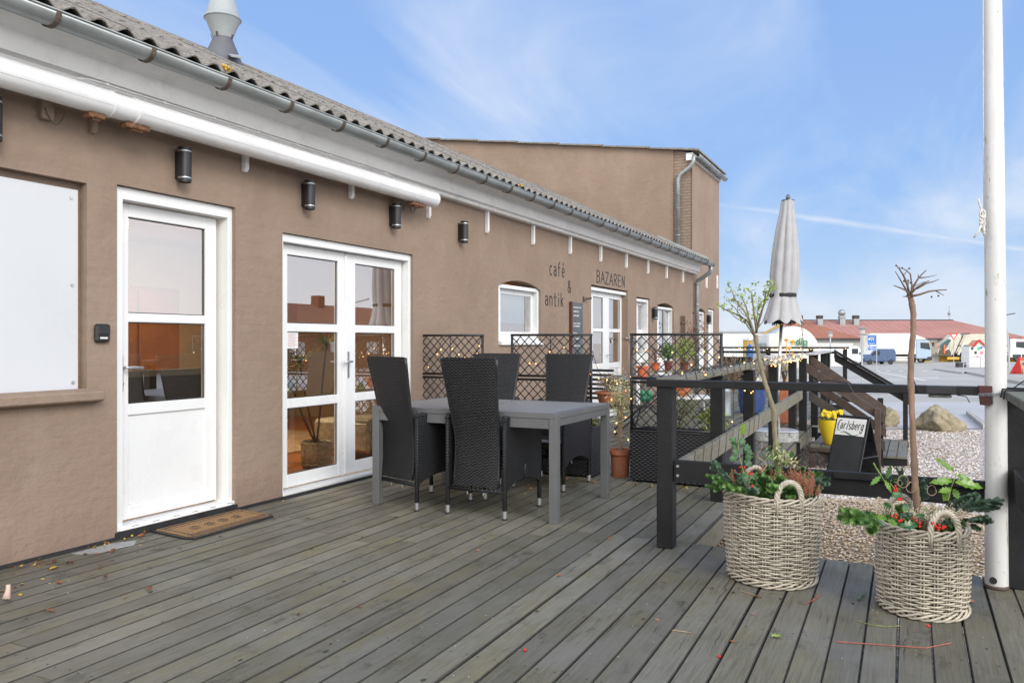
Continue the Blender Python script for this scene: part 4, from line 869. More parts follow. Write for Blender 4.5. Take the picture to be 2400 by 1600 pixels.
# ------------------------------------------------------------------ rattan recliner chairs (local: seat faces +Y)
def chair(lab, loc, rz):
    t = thing('rattan_chair', loc, lab, 'chair', 'rattan chairs around the garden table', rz=rz)
    # backrest: a curved shield, wider at the top
    nz, nx = 16, 8; mb = MB(); zs = [.215 + .885 * i / nz for i in range(nz + 1)]
    def wz(z): u = (z - .215) / .885; return .178 + .012 * math.sin(pi * min(1, u * 1.2)) * 0 + .046 * max(0, u - .30) ** 1.3 / .7 ** 1.3 - .006 * sin(pi * u)
    def yz(z): u = (z - .215) / .885; return -.262 + .020 * sin(pi * min(1, u * 1.6)) - .175 * max(0, u - .35) ** 1.25
    vs = []
    for face in (-1, 1):
        for z in zs:
            for j in range(nx + 1):
                s_ = 2 * j / nx - 1; e = 1 - abs(s_) ** 6 * .55; vs.append((wz(z) * s_, yz(z) + .020 * (s_ * s_ - .3) * -1 * 0 + face * .022 * e, z + (.010 * e if z == zs[-1] else 0)))
    n = nx + 1; K = (nz + 1) * n; fs = []
    for i in range(nz):
        for j in range(nx): a = i * n + j; fs += [(a, a + 1, a + n + 1, a + n), (K + a, K + a + n, K + a + n + 1, K + a + 1)]
        fs += [(i * n, (i + 1) * n, K + (i + 1) * n, K + i * n), (i * n + nx, K + i * n + nx, K + (i + 1) * n + nx, (i + 1) * n + nx)]
    for j in range(nx): fs += [(j, K + j, K + j + 1, j + 1), (nz * n + j, nz * n + j + 1, K + nz * n + j + 1, K + nz * n + j)]
    mb.add(vs, fs); mb.build('backrest', 'rattan', t, smooth=True, ang=.9)
    for s_ in (-1, 1):
        MB().tube([(s_ * wz(z), yz(z), z) for z in zs], .012, 8).build('back_rail', 'black_metal', t, smooth=True)
        xs = s_ * .232; arc = [(xs, -.262, .185)] + [(xs, -.262 + .52 * i / 12, .185 + .075 * sin(pi * i / 12) ** .8) for i in range(1, 13)]
        top = [(xs, .262 - .524 * i / 8, .640 + .05 * i / 8 - .012 * sin(pi * i / 8)) for i in range(9)]
        MB().prism([(x - .014, y, z) for x, y, z in arc + top], (0, 0, 0), (.028, 0, 0)).build('side_panel', 'rattan', t)
        MB().tube([(xs, -.268, .672)] + [(x, y, z + .006) for x, y, z in top[::-1]] + [(xs, .268, .60)], .019, 10).build('armrest', 'rattan', t, smooth=True)
        for y in (-.265, .262):
            lg = MB().tube([(xs, y, .05), (xs, y, .62 if y > 0 else .68)], .0165, 10).build('leg', 'rattan', t, smooth=True)
            MB().tube([(xs, y, .012), (xs, y, .062)], .0175, 12).build('foot_cap', 'pale_metal', lg, smooth=True, ang=.8); MB().tube([(xs, y, 0), (xs, y, .012)], .0165, 12).build('foot_pad', 'dark_rubber', lg)
    MB().tube([(-.232, -.265, .188), (.232, -.265, .188)], .0155, 10).build('stretcher', 'rattan', t, smooth=True)
    MB().box(-.215, .215, -.225, .25, .335, .385).build('seat', 'rattan', t, bev=.01)
    MB().box(-.21, .21, .18, .262, .387, .405).build('seat_rim', 'pale_metal' if rz > 2 else 'black_metal', t, bev=.004)
    mb = MB(); [mb.tube([(x, -.262, .15), (x, -.262, .19)], .005, 6) for x in (-.07, .06)]; mb.build('hinge_rod', 'pale_metal', t)
    for s_ in (1,): MB().lathe([(.028, -.004), (.024, .004)], 14, (0, 0, 0), capt=True).xf(Matrix.Translation((.250 * s_, .02, .30)) @ Matrix.Rotation(pi / 2, 4, 'Y') @ Matrix.Diagonal((2, .8, 1, 1))).build('lever_knob', 'black_metal', t)
    return t
chair('high backed black rattan chair at the left front of the table, turned slightly right', (1.03, 5.135, 0), -.30)
chair('high backed black rattan chair at the middle front of the table, nearest the viewer', (1.645, 5.115, 0), -.03)
chair('black rattan chair at the far left of the table, mostly hidden', (.955, 6.215, 0), pi + .16)
chair('black rattan chair at the far right of the table, its side panel showing', (1.60, 6.235, 0), pi - .03)
# ------------------------------------------------------------------ string lights helper
def lights(lab, pts, nb, wire='wire_black', br=.006, every=None, hang=.02, group='warm white string lights'):
    t = wthing('string_lights', pts[0], lab, 'string lights', group); MB().tube(pts, .0026, 4).build('wire', wire, t)
    me = MB().ball((0, 0, 0), br, 5).mesh('bulb', 'bulb_glow', True); seg = [(Vector(a), Vector(b)) for a, b in zip(pts, pts[1:])]; Ls = [(b - a).length for a, b in seg]; tot = sum(Ls)
    for k in range(nb):
        d = tot * (k + .5 + jit(.35)) / nb
        for (a, b), l in zip(seg, Ls):
            if d <= l: break
            d -= l
        q = a + (b - a) * (d / max(l, 1e-6)); inst('bulb', me, t, (q.x + jit(.012), q.y + jit(.012), q.z + random.uniform(-hang, .008)))
    return t
# ------------------------------------------------------------------ planters with trellis
slat_me = MB().box(-.0035, .0035, -.004, .004, 0, 1).mesh('slat', 'black_metal')
def planter(lab, x0, x1, y=6.69, zb=.445, zt=1.28, cell=.088):
    t = wthing('trellis_planter', ((x0 + x1) / 2, y, 0), lab, 'planter', 'black rattan planters with lattice trellis')
    mb = MB(); mb.box(x0, x1, y - .01, y + .012, .012, zb - .01); mb.box(x0, x1, y + .35, y + .372, .012, zb - .01); mb.box(x0, x0 + .022, y + .0125, y + .3495, .012, zb - .01); mb.box(x1 - .022, x1, y + .0125, y + .3495, .012, zb - .01)
    mb.build('planter_box', 'rattan_planter', t, bev=.004)
    mb = MB(); mb.box(x0 - .004, x1 + .004, y - .014, y + .022, zb - .0095, zb + .004); mb.box(x0 - .004, x1 + .004, y + .343, y + .376, zb - .0095, zb + .004); mb.box(x0 - .004, x0 + .026, y + .0225, y + .3425, zb - .0095, zb + .004); mb.box(x1 - .026, x1 + .004, y + .0225, y + .3425, zb - .0095, zb + .004); mb.build('rim', 'black_metal', t, bev=.003)
    MB().box(x0 + .024, x1 - .024, y + .014, y + .348, .25, .40).build('soil', 'soil', t)
    a, b = x0 + .012, x1 - .012
    for x in (a, b): MB().tube([(x, y, zb + .004), (x, y, zt)], .0125, 10).build('upright', 'black_metal', t, smooth=True)
    for z in (zt, .868, .902, zb + .018): MB().tube([(a - .012, y, z), (b + .012, y, z)], .0115, 10).build('crossbar', 'black_metal', t, smooth=True)
    MB().tube([((a + b) / 2, y, zb), ((a + b) / 2, y, zt)], .004, 6).build('centre_rod', 'black_metal', t)
    for z0, z1 in ((zb + .03, .856), (.914, zt - .012)):
        for sgn in (1, -1):
            k = -20
            while k < 30:
                u0 = a + k * cell      # line x = u0 + sgn*(z - z0)
                p0 = None; lo, hi = z0, z1
                if sgn > 0: lo = max(lo, z0 + (a - u0)); hi = min(hi, z0 + (b - u0))
                else: lo = max(lo, z0 + (u0 - b)); hi = min(hi, z0 + (u0 - a))
                if hi - lo > .02: inst('slat', slat_me, t, (u0 + sgn * (lo - z0), y + .004 * sgn, lo), (0, sgn * pi / 4, 0), (1, 1, (hi - lo) * 1.4142))
                k += 1
    return t
planter('black rattan planter with lattice trellis farthest left, behind the chairs by the wall', -.06, .688)
planter('black rattan planter with lattice trellis in the middle, right behind the table', .980, 1.795)
planter('black rattan planter with lattice trellis on the right, beside the corner post', 2.150, 2.948)
def leafcloud(mb, c, r, n, sz, mi=0, asp=.45, up=.2):
    c = Vector(c)
    for _ in range(n):
        d = Vector((random.gauss(0, 1), random.gauss(0, 1), random.gauss(0, 1))).normalized() * random.random() ** .45
        p = c + Vector((d.x * r[0], d.y * r[1], d.z * r[2])); l = Vector((jit(1), jit(1), jit(1) + up)).normalized(); w_ = l.cross(Vector((jit(1), jit(1), jit(1)))).normalized(); s_ = sz * random.uniform(.6, 1.25)
        mb.add([p, p + l * s_ * .5 + w_ * s_ * asp * .5, p + l * s_, p + l * s_ * .5 - w_ * s_ * asp * .5], [(0, 1, 2, 3)], mi)
    return mb
def shrub(name, lab, cat, base, r, h, n, sz, mat, tmat='twig', asp=.45, stems=7, group=None, trunk=0):
    t = wthing(name, base, lab, cat, group); b = Vector(base); mb = MB()
    for _ in range(stems):
        tip = b + Vector((jit(r * .8), jit(r * .8), trunk + h * random.uniform(.5, .95))); m_ = b + Vector((jit(r * .2), jit(r * .2), trunk + h * .3)); mb.tube([b + Vector((jit(.01), jit(.01), 0)), m_, tip], [.006, .004, .0015], 5)
    mb.build('stem', tmat, t, kind='stuff'); mb = MB(); leafcloud(mb, b + Vector((0, 0, trunk + h * .55)), (r, r, h * .5), n, sz, 0, asp); mb.build('foliage', mat, t, fixn=False, kind='stuff'); return t
def pot(name, lab, base, r0, r1, h, mat, rim=.012, soil=True, cat='pot', n=28, group=None, sx=1, prof=None):
    t = wthing(name, base, lab, cat, group); pr = prof or [(r0 * .96, 0), (r0, .01), (r1 * .93, h * .82), (r1 + rim, h * .83), (r1 + rim, h), (r1 - .006, h), (r1 - .01, h - .03)]
    MB().lathe(pr, n, base, sx=sx).build('body', mat, t, smooth=True, ang=.7)
    if soil: MB().lathe([(r1 - .008, h - .025), (.001, h - .015)], n, base, capb=False, sx=sx).build('soil', 'soil', t)
    return t
shrub('green_shrub', 'grassy green shrub growing in the right trellis planter', 'shrub', (2.52, 6.88, .40), .20, .42, 900, .045, 'leaf_olive', asp=.2, stems=14)
shrub('green_shrub', 'bright green leafy shrub at the right end of the right trellis planter', 'shrub', (2.82, 6.90, .40), .13, .24, 420, .045, 'leaf_fresh')
shrub('green_shrub', 'low green tuft at the right end of the middle trellis planter', 'shrub', (1.70, 6.95, .40), .10, .2, 300, .06, 'leaf_olive', asp=.12)
shrub('green_shrub', 'thin light green plant climbing the middle trellis behind the chairs', 'shrub', (1.28, 6.9, .42), .06, .62, 70, .05, 'leaf_fresh')
shrub('green_shrub', 'pale green low plant in the left trellis planter', 'shrub', (.36, 6.9, .40), .2, .2, 260, .05, 'leaf_pale')
lights('string lights woven through the left trellis by the wall', [(-.05 + .06 * i, 6.675, 1.16 - .12 * sin(i * .8) + (.1 if i == 12 else 0)) for i in range(13)], 9, hang=.1)
lights('string lights woven through the middle trellis', [(1.0 + .065 * i, 6.675, 1.12 + .13 * sin(i * 1.1)) for i in range(13)] + [(1.79, 6.675, 1.0), (1.79, 6.67, .85)], 9, hang=.1)
lights('string lights woven through the right trellis', [(2.16, 6.675, .75), (2.16, 6.675, 1.1)] + [(2.2 + .06 * i, 6.675, 1.20 + .08 * sin(i * 1.3)) for i in range(13)] + [(2.95, 6.68, .9)], 10, hang=.12)
lights('string lights hanging from the middle trellis to the right one', [(1.795, 6.68, 1.15), (1.85, 6.7, .95), (1.97, 6.72, .86), (2.10, 6.70, .84), (2.15, 6.68, .83)], 3)
# terracotta pot with a small pale tree between the planters
b = PZ(1447, 1118); pot('flower_pot', 'terracotta flower pot with a young tree, between the middle and right trellis planters', (b.x, b.y + .08, 0), .078, .095, .245, 'terracotta')
shrub('young_tree', 'young narrow leaved tree with pale leaves in the terracotta pot behind the table', 'tree', (b.x, b.y + .08, .23), .13, .50, 520, .055, 'leaf_pale', 'twig_pale', asp=.16, stems=12, trunk=.20)
lights('string lights wound around the young tree in the terracotta pot', [(b.x + .09 * cos(i * 1.1), b.y + .08 + .09 * sin(i * 1.1), .30 + .045 * i) for i in range(12)], 7, 'wire_white')
# ------------------------------------------------------------------ railing along the deck edge
RXP = lambda y: 3.052 - .020 * (y - 4.65)
def railY(px):
    y = 8.
    for _ in range(40): y = PX(px, 800, RXP(y)).y
    return y
rl = wthing('deck_railing', (3.05, 4.65, 0), 'black posts with grey top and middle boards railing the outer deck edge', 'railing')
def post(t, x, y, z0, z1, s_=.095, mat='black_paint_wood', name='post'): return MB().box(x - s_ / 2, x + s_ / 2, y - s_ / 2, y + s_ / 2, z0, z1).build(name, mat, t, bev=.004)
PXS = [railY(a / 3.92 + 1600) for a in (612, 833, 1009, 1108)]
posts_y = [4.65, 6.165] + PXS
for y in posts_y: post(rl, RXP(y) if y > 5 else 3.052, y, .001, .955)
def alongrail(zc0, zc1, off, wd, ht, y0, y1, name, mat='rail_wood'):
    return MB().beam((RXP(y0) + off, y0, zc0), (RXP(y1) + off, y1, zc1), wd, ht).build(name, mat, rl, bev=.004)
alongrail(.980, 1.0, -.005, .125, .042, 4.66, 8.4, 'top_board'); alongrail(1.0, 1.016, -.005, .125, .042, 8.405, 11.5, 'top_board')
alongrail(.455, .500, .073, .045, .122, 4.70, 11.42, 'middle_board')
# cross rail from the corner post to the flagpole
xr = wthing('cross_railing', (3.9, 4.62, 0), 'black two bar railing from the corner post to the white flagpole', 'railing')
MB().beam((2.945, 4.640, .972), (4.676, 4.640, .972), .10, .042).build('top_bar', 'black_paint_wood', xr, bev=.003)
lowb = MB().beam((3.101, 4.650, .458), (4.765, 4.655, .455), .045, .125).build('lower_bar', 'black_paint_wood', xr, bev=.003)
MB().box(3.98, 4.765, 4.602, 4.6265, .487, .524).build('upper_strip', 'black_paint_wood', xr, bev=.002)
for z in (.487, .432): MB().lathe([(.010, 0), (.007, .005)], 10, capt=True).xf(Matrix.Translation((3.125, 4.6275, z)) @ Matrix.Rotation(pi / 2, 4, 'X')).build('bolt', 'pale_metal', lowb)
MB().box(4.43, 4.54, 4.612, 4.650, .933, .950).build('cable_box', 'suitcase', xr, bev=.008)
MB().box(4.42, 4.56, 4.588, 4.66, .9525, .9945).build('metal_sleeve', 'black_metal', xr, bev=.003)
for k, a in enumerate(((3.95, .997, .0),)):
    MB().tube([(a[0] - .12, 4.62, .996), (a[0], 4.60, 1.012), (a[0] + .10, 4.592, 1.0), (a[0] + .13, 4.588, .95)], .003, 5).build('cable', 'wire_black', xr)
MB().tube([(4.36, 4.6, 1.03), (4.375, 4.588, .995), (4.39, 4.587, .960)], .003, 5).build('cable', 'wire_black', xr); MB().tube([(4.56, 4.6, .95), (4.60, 4.585, .945), (4.615, 4.585, .915)], .0025, 5).build('cable', 'wire_black', xr)
# lights wound along the railing
pts = []
for i in range(150):
    y = 4.72 + i * .045; z = 1.022 + .016 * (y - 4.66) / 6.8 * 1.6; ph = i % 6
    pts.append((RXP(y) + (-.075, -.03, .03, .062, .064, -.02)[ph], y + jit(.02), z + (-.03, .004, .004, .002, -.05, .006)[ph]))
lights('string lights wound around the grey top board of the deck railing', pts, 34, hang=.03, br=.006)
t_ = [(RXP(y) + .07 + jit(.06), y, 1.03 + jit(.05)) for y in [8.3 + .022 * i + jit(.02) for i in range(140)]]
lights('dense bunch of string lights heaped on the far end of the top board', t_, 55, 'wire_white', hang=.06, br=.0058)
pts = [(RXP(y) + (.050, .098, .098, .05)[i % 4], y, (.40, .40, .53, .53)[i % 4] + .006 * (y - 4.7)) for i, y in enumerate([4.85 + .065 * k for k in range(44)])]
lights('dark cable wound around the grey middle board of the railing', pts, 0)
y = PXS[0]; lights('string lights drooping between the second and third railing posts', [(RXP(y) - .02, y - .5, .93), (RXP(y) + .02, y - .3, .80), (RXP(y) + .05, y - .12, .76), (RXP(y) + .08, y + .05, .80), (RXP(y) + .07, y + .08, .93)], 7, hang=.06)
lights('thin string light cable hanging straight down beside the second post', [(2.98, 6.95, .96), (2.985, 6.94, .7), (2.98, 6.95, .3)], 1)
# stairs and their railings
def slope(t, p0, p1, Y, dz, vt, mat, name='board', th=.03): 
    a = PY(*p0, Y); b_ = PY(*p1, Y); return MB().prism([(a.x, Y, a.z + dz), (b_.x, Y, b_.z + dz), (b_.x, Y, b_.z + dz - vt), (a.x, Y, a.z + dz - vt)], (0, 0, 0), (0, th, 0)).build(name, mat, t, bev=.003)
st = wthing('deck_stairs', (3.6, 12.7, -.48), 'low wooden stairs of three grey steps leading down from the deck to the gravel', 'stairs')
for k in range(5): inst('board', boardmesh('deck_wood') if k == 0 else bpy.data.meshes['board.001'] if 'board.001' in bpy.data.meshes else bm1, st, (3.12 + .062 + .125 * k, 11.33, -.165), (0, 0, 0), (1, 2.75, 1))
for k in range(3): inst('board', bm1, st, (3.90 + .062 + .125 * k, 11.9, -.325), (0, 0, 0), (1, 2.10, 1))
mb = MB(); mb.box(3.10, 3.73, 11.30, 11.345, -.245, -.195); st_b = mb.build('riser_beam', 'brown_stain_wood', st, bev=.003)
for x in (3.14, 3.40): post(st, x, 11.36, -.49, -.245, .075, 'brown_stain_wood', 'leg')
MB().prism([(3.19, 11.36, -.25), (3.50, 11.36, -.25), (3.50, 11.36, -.42), (3.40, 11.36, -.42)], (0, 0, 0), (0, .04, 0)).build('stringer', 'brown_stain_wood', st)
MB().box(3.86, 4.28, 13.98, 14.03, -.45, -.355).build('step_beam', 'black_paint_wood', st, bev=.003); MB().box(3.86, 4.28, 11.92, 11.96, -.45, -.355).build('step_beam', 'black_paint_wood', st, bev=.003)
nr = wthing('stair_railing', (3.9, 11.4, -.48), 'brown stained stair railing of four sloping boards beside the yellow pot', 'railing')
for (p0, p1, Y_, mt_) in (((1899.8, 832), (2077, 951.8), 11.86, 'brown_stain_wood'), ((1905.4, 886.8), (2077, 1002.9), 11.86, 'brown_stain_wood'), ((1891.5, 850.4), (2074.9, 970.5), 11.66, 'brown_stain_wood'), ((1896, 915), (2074.7, 1033.5), 11.66, 'rail_wood_dark')): slope(nr, p0, p1, Y_, 0, .132, mt_)
q = PY(2057, 956, 11.61); post(nr, q.x, 11.615, -.48, q.z, .078, 'brown_stain_wood'); q2 = PY(2063.5, 932, 11.93); post(nr, q2.x, 11.93, -.48, q2.z, .07)
post(nr, 3.0, 11.55, .001, .99, .095)
fr_ = wthing('stair_railing', (3.8, 14, -.48), 'far black sloping stair railing ending at a thin post on the gravel', 'railing')
s0, s1 = (1956, 819), (2131, 921)
slope(fr_, s0, s1, 13.95, .0, .045, 'black_paint_wood', 'cap', .11); slope(fr_, s0, s1, 14.0, -.05, .135, 'black_paint_wood')
q = PY(2123, 915, 14.0); MB().box(q.x - .04, q.x + .03, 13.93, 14.0, -.40, q.z).build('post', 'black_paint_wood', fr_, bev=.003)
br_ = wthing('back_railing', (3.0, 13, 0), 'short dark railing with a pale top board behind the stairs', 'railing')
yy0, yy1 = 11.75, 14.2
MB().beam((3.07, yy0, 1.045), (3.07, yy1 + .1, 1.055), .12, .03).build('top_board', 'wet_concrete', br_, bev=.003)
for px in (1909, 1931, 1948): 
    y = PX(px, 850, 3.06).y; post(br_, 3.06, min(y, 14.2), .001, 1.028, .095)
post(br_, 2.66, 13.9, .001, .60, .10, 'rail_wood')
fb = wthing('far_railing', (2, 22, 0), 'thin black two bar railing closing the far end of the deck', 'railing')
a = PY(1690, 814, 22); b_ = PY(1990, 813.5, 22); zt = a.z
MB().beam((PY(1570, 814, 22).x, 22, zt), (b_.x, 22, zt + .01), .05, .045).build('top_bar', 'black_paint_wood', fb); zl = PY(1700, 824, 22).z
MB().beam((PY(1495, 824, 22).x, 22, zl), (PY(1960, 824, 22).x, 22, zl), .05, .06).build('lower_bar', 'black_paint_wood', fb)
for px in (1495, 1600, 1690, 1800, 1900, 1980): x = PY(px, 820, 22).x; post(fb, x, 22.06, 0, zt - .02, .10)
MB().box(PY(1500, 820, 22).x, PY(1760, 820, 22).x, 22.15, 22.2, .15, .80).build('lower_panel', 'black_paint_wood', fb)
lights('string lights along the bars of the far deck railing', [(PY(px, 820, 21.9).x, 21.95, zt - .05 * (i % 2)) for i, px in enumerate(range(1700, 1990, 18))], 26, br=.010)
# right hand railing: black corner panel with mossy cap
rr = wthing('side_railing', (4.85, 4.66, 0), 'black boarded railing with a mossy green grey cap at the right edge', 'railing')
MB().box(4.775, 5.6, 4.62, 4.70, .002, .940).build('panel', 'black_paint_wood', rr, bev=.004); MB().box(4.80, 4.86, 1.6, 4.60, .45, .60).build('side_board', 'black_paint_wood', rr, bev=.004)
MB().box(4.752, 4.885, 1.2, 4.74, .945, .985).build('cap', 'moss_paint', rr, bev=.004)
for i, (y, s_) in enumerate(((4.62, 1), (4.5, 1), (4.36, 1))): MB().tube([(4.74, y, .95), (4.746, y - .01, .992), (4.80, y - .03, .992), (4.90, y - .06, .992)], .0035, 5).build('cable', 'wire_black', rr)
MB().tube([(4.80, 4.6, .99), (4.84, 4.55, 1.03), (4.88, 4.50, 1.0)], .003, 5).build('cable', 'wire_black', rr)
# flagpole
fp = wthing('flagpole', (4.733, 4.618, 0), 'white painted flagpole with flaking mossy marks standing at the deck corner', 'flagpole')
m, b = newmat('flagpole_white'); p = pos(); c = ramp(noise(mapping(p, (6, 6, .7)), 3, 4), (.35, (.60, .60, .585)), (.65, (.69, .69, .68)))
c = mixc(ramp(noise(mapping(p, (3, 3, .8)), 7, 6, .75), (.61, 0.), (.67, .9)), c, (.24, .24, .15)); c = mixc(ramp(noise(p, 55, 3, .7), (.70, 0.), (.73, .9)), c, (.14, .13, .11)); setin(b, 'Base Color', c); setin(b, 'Roughness', .45); bump(b, noise(p, 20, 4), .002)
MB().tube([(4.7330, 4.618, .0), (4.7315, 4.617, .25), (4.7285, 4.616, 1.2), (4.722, 4.613, 2.2), (4.708, 4.606, 3.4)], [.0515, .0505, .0472, .0438, .0405], 32).build('pole', 'flagpole_white', fp, smooth=True, ang=.9)
MB().lathe([(.0525, .0), (.0535, .008), (.0525, .018)], 24, (4.733, 4.618, 0), capt=True).build('base_ring', 'rust_dark', fp, smooth=True)
MB().lathe([(.018, 0), (.016, .004)], 14, capt=True).xf(Matrix.Translation((4.715, 4.570, .045)) @ Matrix.Rotation(pi / 2, 4, 'X')).build('drain_hole', 'ink_black', fp)
pl0 = PX(2292, 905, 4.655); mb = MB(); a = PY(2298, 903, 4.575); b_ = PY(2302, 948, 4.575)
MB().prism([(a.x - .012, 4.585, a.z), (a.x + .045, 4.570, a.z), (a.x + .047, 4.570, b_.z + .01), (a.x + .03, 4.573, b_.z - .004), (a.x - .002, 4.583, b_.z)], (0, 0, 0), (.004, -.008, 0)).build('clamp_plate', 'maroon_metal', fp)
zc = (a.z + b_.z) / 2 + .002; mb = MB()
for i in range(13): u = i / 12; mb.tube([(a.x + .0 + .012 * cos(k * pi / 4) + .148 * u * .9, 4.565 - .014 * sin(pi * u) + .004 * (i % 2) * sin(k * pi / 4), zc + .006 * sin(k * pi / 4) + .012 * u) for k in range(8)], .0016, 4, closed=True)
mb.build('chain', 'chain_metal', fp)
# halyard and its cleat hitch
hy = wthing('halyard', (4.6, 4.55, 1.7), 'thin white flag rope hanging beside the flagpole, knotted halfway up', 'rope')
q0 = P(2304, 0, 3.93); q1 = P(2304.5, 245, 3.93); q2 = P(2306, 490, 3.93); MB().tube([q0 + Vector((0, 0, .3)), q0, q1, q2], .0022, 6).build('line', 'rope', hy, smooth=True)
mb = MB()
for k in range(6): mb.tube([P(2303 + 6 * cos(a * pi / 5 + k) + jit(1), 500 + 8 * k + 9 * sin(a * pi / 5), 3.90 + .004 * k) for a in range(10)], .0045, 6, closed=True)
mb.tube([P(2299, 528, 3.9), P(2294, 540, 3.9), P(2283, 556, 3.9)], .005, 6); mb.tube([P(2306, 530, 3.9), P(2306, 552, 3.9)], .0045, 6); mb.tube([P(2293, 466, 3.9), P(2298, 485, 3.9), P(2306, 515, 3.91)], .005, 6); mb.build('knot', 'rope', hy, smooth=True)
# ------------------------------------------------------------------ wicker baskets
def basket(lab, c, R0, R1, H, rows, ribs, hang, seed):
    random.seed(seed); t = wthing('wicker_basket', (c[0], c[1], 0), lab, 'basket', 'big grey wicker baskets'); cx, cy = c[0], c[1]
    rad = lambda z: R0 + (R1 - R0) * (z / H) + .010 * sin(pi * z / H); asym = [random.uniform(-1, 1) for _ in range(4)]
    def ctr(a, r, z): e = 1 + .012 * sin(2 * a + seed) + .008 * sin(3 * a); return (cx + r * e * cos(a), cy + r * e * sin(a), z)
    mb = MB(); dz = (H - .075) / rows; n = ribs * 6; per = ribs
    for k in range(rows):
        z = .035 + dz * (k + .5); rr = rad(z); ph = pi * (k % 2); w1 = random.uniform(0, 6)
        mb.tube([ctr(2 * pi * i / n, rr + .0088 * sin(per / 2 * 2 * pi * i / n + ph), z + .0016 * sin(3 * 2 * pi * i / n + w1) + .0009 * sin(17 * 2 * pi * i / n + w1)) for i in range(n)], dz * .43, 6, closed=True)
    mb.build('weave', 'wicker', t, smooth=True, kind='stuff', fixn=False)
    mb = MB()
    for i in range(ribs):
        for d in (-.006, .006): a = 2 * pi * (i + .5) / ribs; r_ = rad(0); aa = a + d / r_; mb.tube([ctr(aa, rad(z) - .0005, z) for z in (.03, H * .35, H * .7, H - .03)], .0036, 5)
    mb.build('stakes', 'wicker', t, smooth=True, kind='stuff', fixn=False)
    MB().lathe([(R0 - .02, .012), (rad(.1) - .013, .1), (rad(H / 2) - .013, H / 2), (rad(H) - .015, H - .03)], 40, (cx, cy, 0)).build('liner', 'wicker_dark', t, smooth=True)
    for nm, z, r_, rr in (('rim_braid', H - .024, R1 + .002, .0085), ('base_braid', .022, R0 + .006, .0078)):
        for k in range(4):
            m = 150; MB().tube([ctr(2 * pi * i / m, r_ + .010 * cos(2 * pi * i / m * 6 + k * pi / 2), z + .014 * sin(2 * pi * i / m * 6 + k * pi / 2) + .003 * sin(2 * pi * i / m * 2 + asym[k])) for i in range(m)], rr * .72, 6, closed=True).build(nm, 'wicker', t, smooth=True, fixn=False)
    MB().lathe([(R1 - .02, H - .06), (.001, H - .045)], 30, (cx, cy, 0), capb=False).build('soil', 'soil', t)
    for ah in hang:       # twisted arched handles
        w_ = .062; hh = .095; fr = Vector((cos(ah), sin(ah), 0)); tg = Vector((-sin(ah), cos(ah), 0)); c0 = Vector((cx, cy, 0)) + fr * (R1 + .002); m = 46; hp = MB()
        for k in range(4):
            pts = []
            for i in range(m + 1):
                u = pi * i / m; base_ = c0 + tg * (-w_ * cos(u)) + Vector((0, 0, H - .02 + hh * sin(u) ** .9)); out_ = fr; up_ = (tg * -cos(u) + Vector((0, 0, sin(u)))).normalized(); ph = 15 * i / m * 1.6 + k * pi / 2
                pts.append(base_ + out_ * .0085 * cos(ph) + up_ * .0085 * sin(ph))
            pts = [c0 + tg * -w_ + fr * .007 * cos(k) + Vector((0, 0, H - .085 + .006 * k))] + pts + [c0 + tg * w_ + fr * .007 * sin(k) + Vector((0, 0, H - .085 + .006 * k))]
            hp.tube(pts, .0062, 6)
        hp.build('handle', 'wicker', t, smooth=True, fixn=False)
    return t
BK1 = (3.715, 4.270); BK2 = (4.395, 4.085)
BK2 = tuple(P(2161, 800, 3.459 + .185).xy)
BK1 = tuple(P(1808, 800, 3.903 + .222).xy)
basket('bigger grey wicker basket on the left, planted with fir, holly and red heather', BK1, .208, .229, .458, 35, 26, (-1.05, 2.1), 3)
basket('smaller grey wicker basket on the right beside the flagpole, planted with holly and white heather', BK2, .177, .182, .405, 32, 22, (-1.08, 2.1), 5)
mb = MB(); 
for (x, y, a) in ((BK1[0] - .245, BK1[1] - .02, 2.7), (BK1[0] + .20, BK1[1] - .16, -.4), (BK1[0] - .1, BK1[1] - .24, 3.5), (BK2[0] - .2, BK2[1] - .1, 3.3)): mb = MB().tube([(x, y, .018), (x + .03 * cos(a), y + .03 * sin(a), .020), (x + .06 * cos(a), y + .06 * sin(a), .034)], .004, 5)
# greenery
def cone_needles(mb, a, b, n, ln, mi=0, spread=1.0, rot=1.0, wdt=.0016):
    a = Vector(a); b = Vector(b); d = b - a; t = d.normalized()
    for i in range(n):
        u = i / n; p = a + d * u; k = random.random() * 2 * pi; o = t.orthogonal().normalized(); o.rotate(Matrix.Rotation(k, 3, t)); v = (o * spread + t * random.uniform(.5, .9)).normalized() * ln * random.uniform(.7, 1.1) * (1 - .35 * u)
        s_ = v.cross(t).normalized() * wdt; mb.add([p - s_, p + s_, p + v + s_ * .4, p + v - s_ * .4], [(0, 1, 2, 3)], mi)
def fir(t, base, d, ln, mat, nl=.020, dens=850, side=7):
    base = Vector(base); d = Vector(d).normalized(); tip = base + d * ln + Vector((0, 0, -.12 * ln)); mid_ = base + d * ln * .5
    br_ = MB(); br_.tube([base, mid_, tip], [.003, .0024, .0012], 5); nb = MB(); cone_needles(nb, base, mid_, int(dens * ln * 2.2), nl); cone_needles(nb, mid_, tip, int(dens * ln * 2.2), nl)
    for k in range(side):
        u = .15 + .75 * k / side; p = base + (tip - base) * u; sd_ = d.cross(Vector((jit(.25), jit(.25), 1))).normalized() * (1 if k % 2 else -1); q = p + (d * .8 + sd_ + Vector((0, 0, jit(.25)))).normalized() * ln * .48 * (1 - u * .6)
        br_.tube([p, q], .0012, 4); cone_needles(nb, p, q, int(dens * ln * 1.5), nl * .9)
    o = nb.build('fir_sprig', mat, t, fixn=False, kind='stuff'); br_.build('twig', 'twig_pale', o)
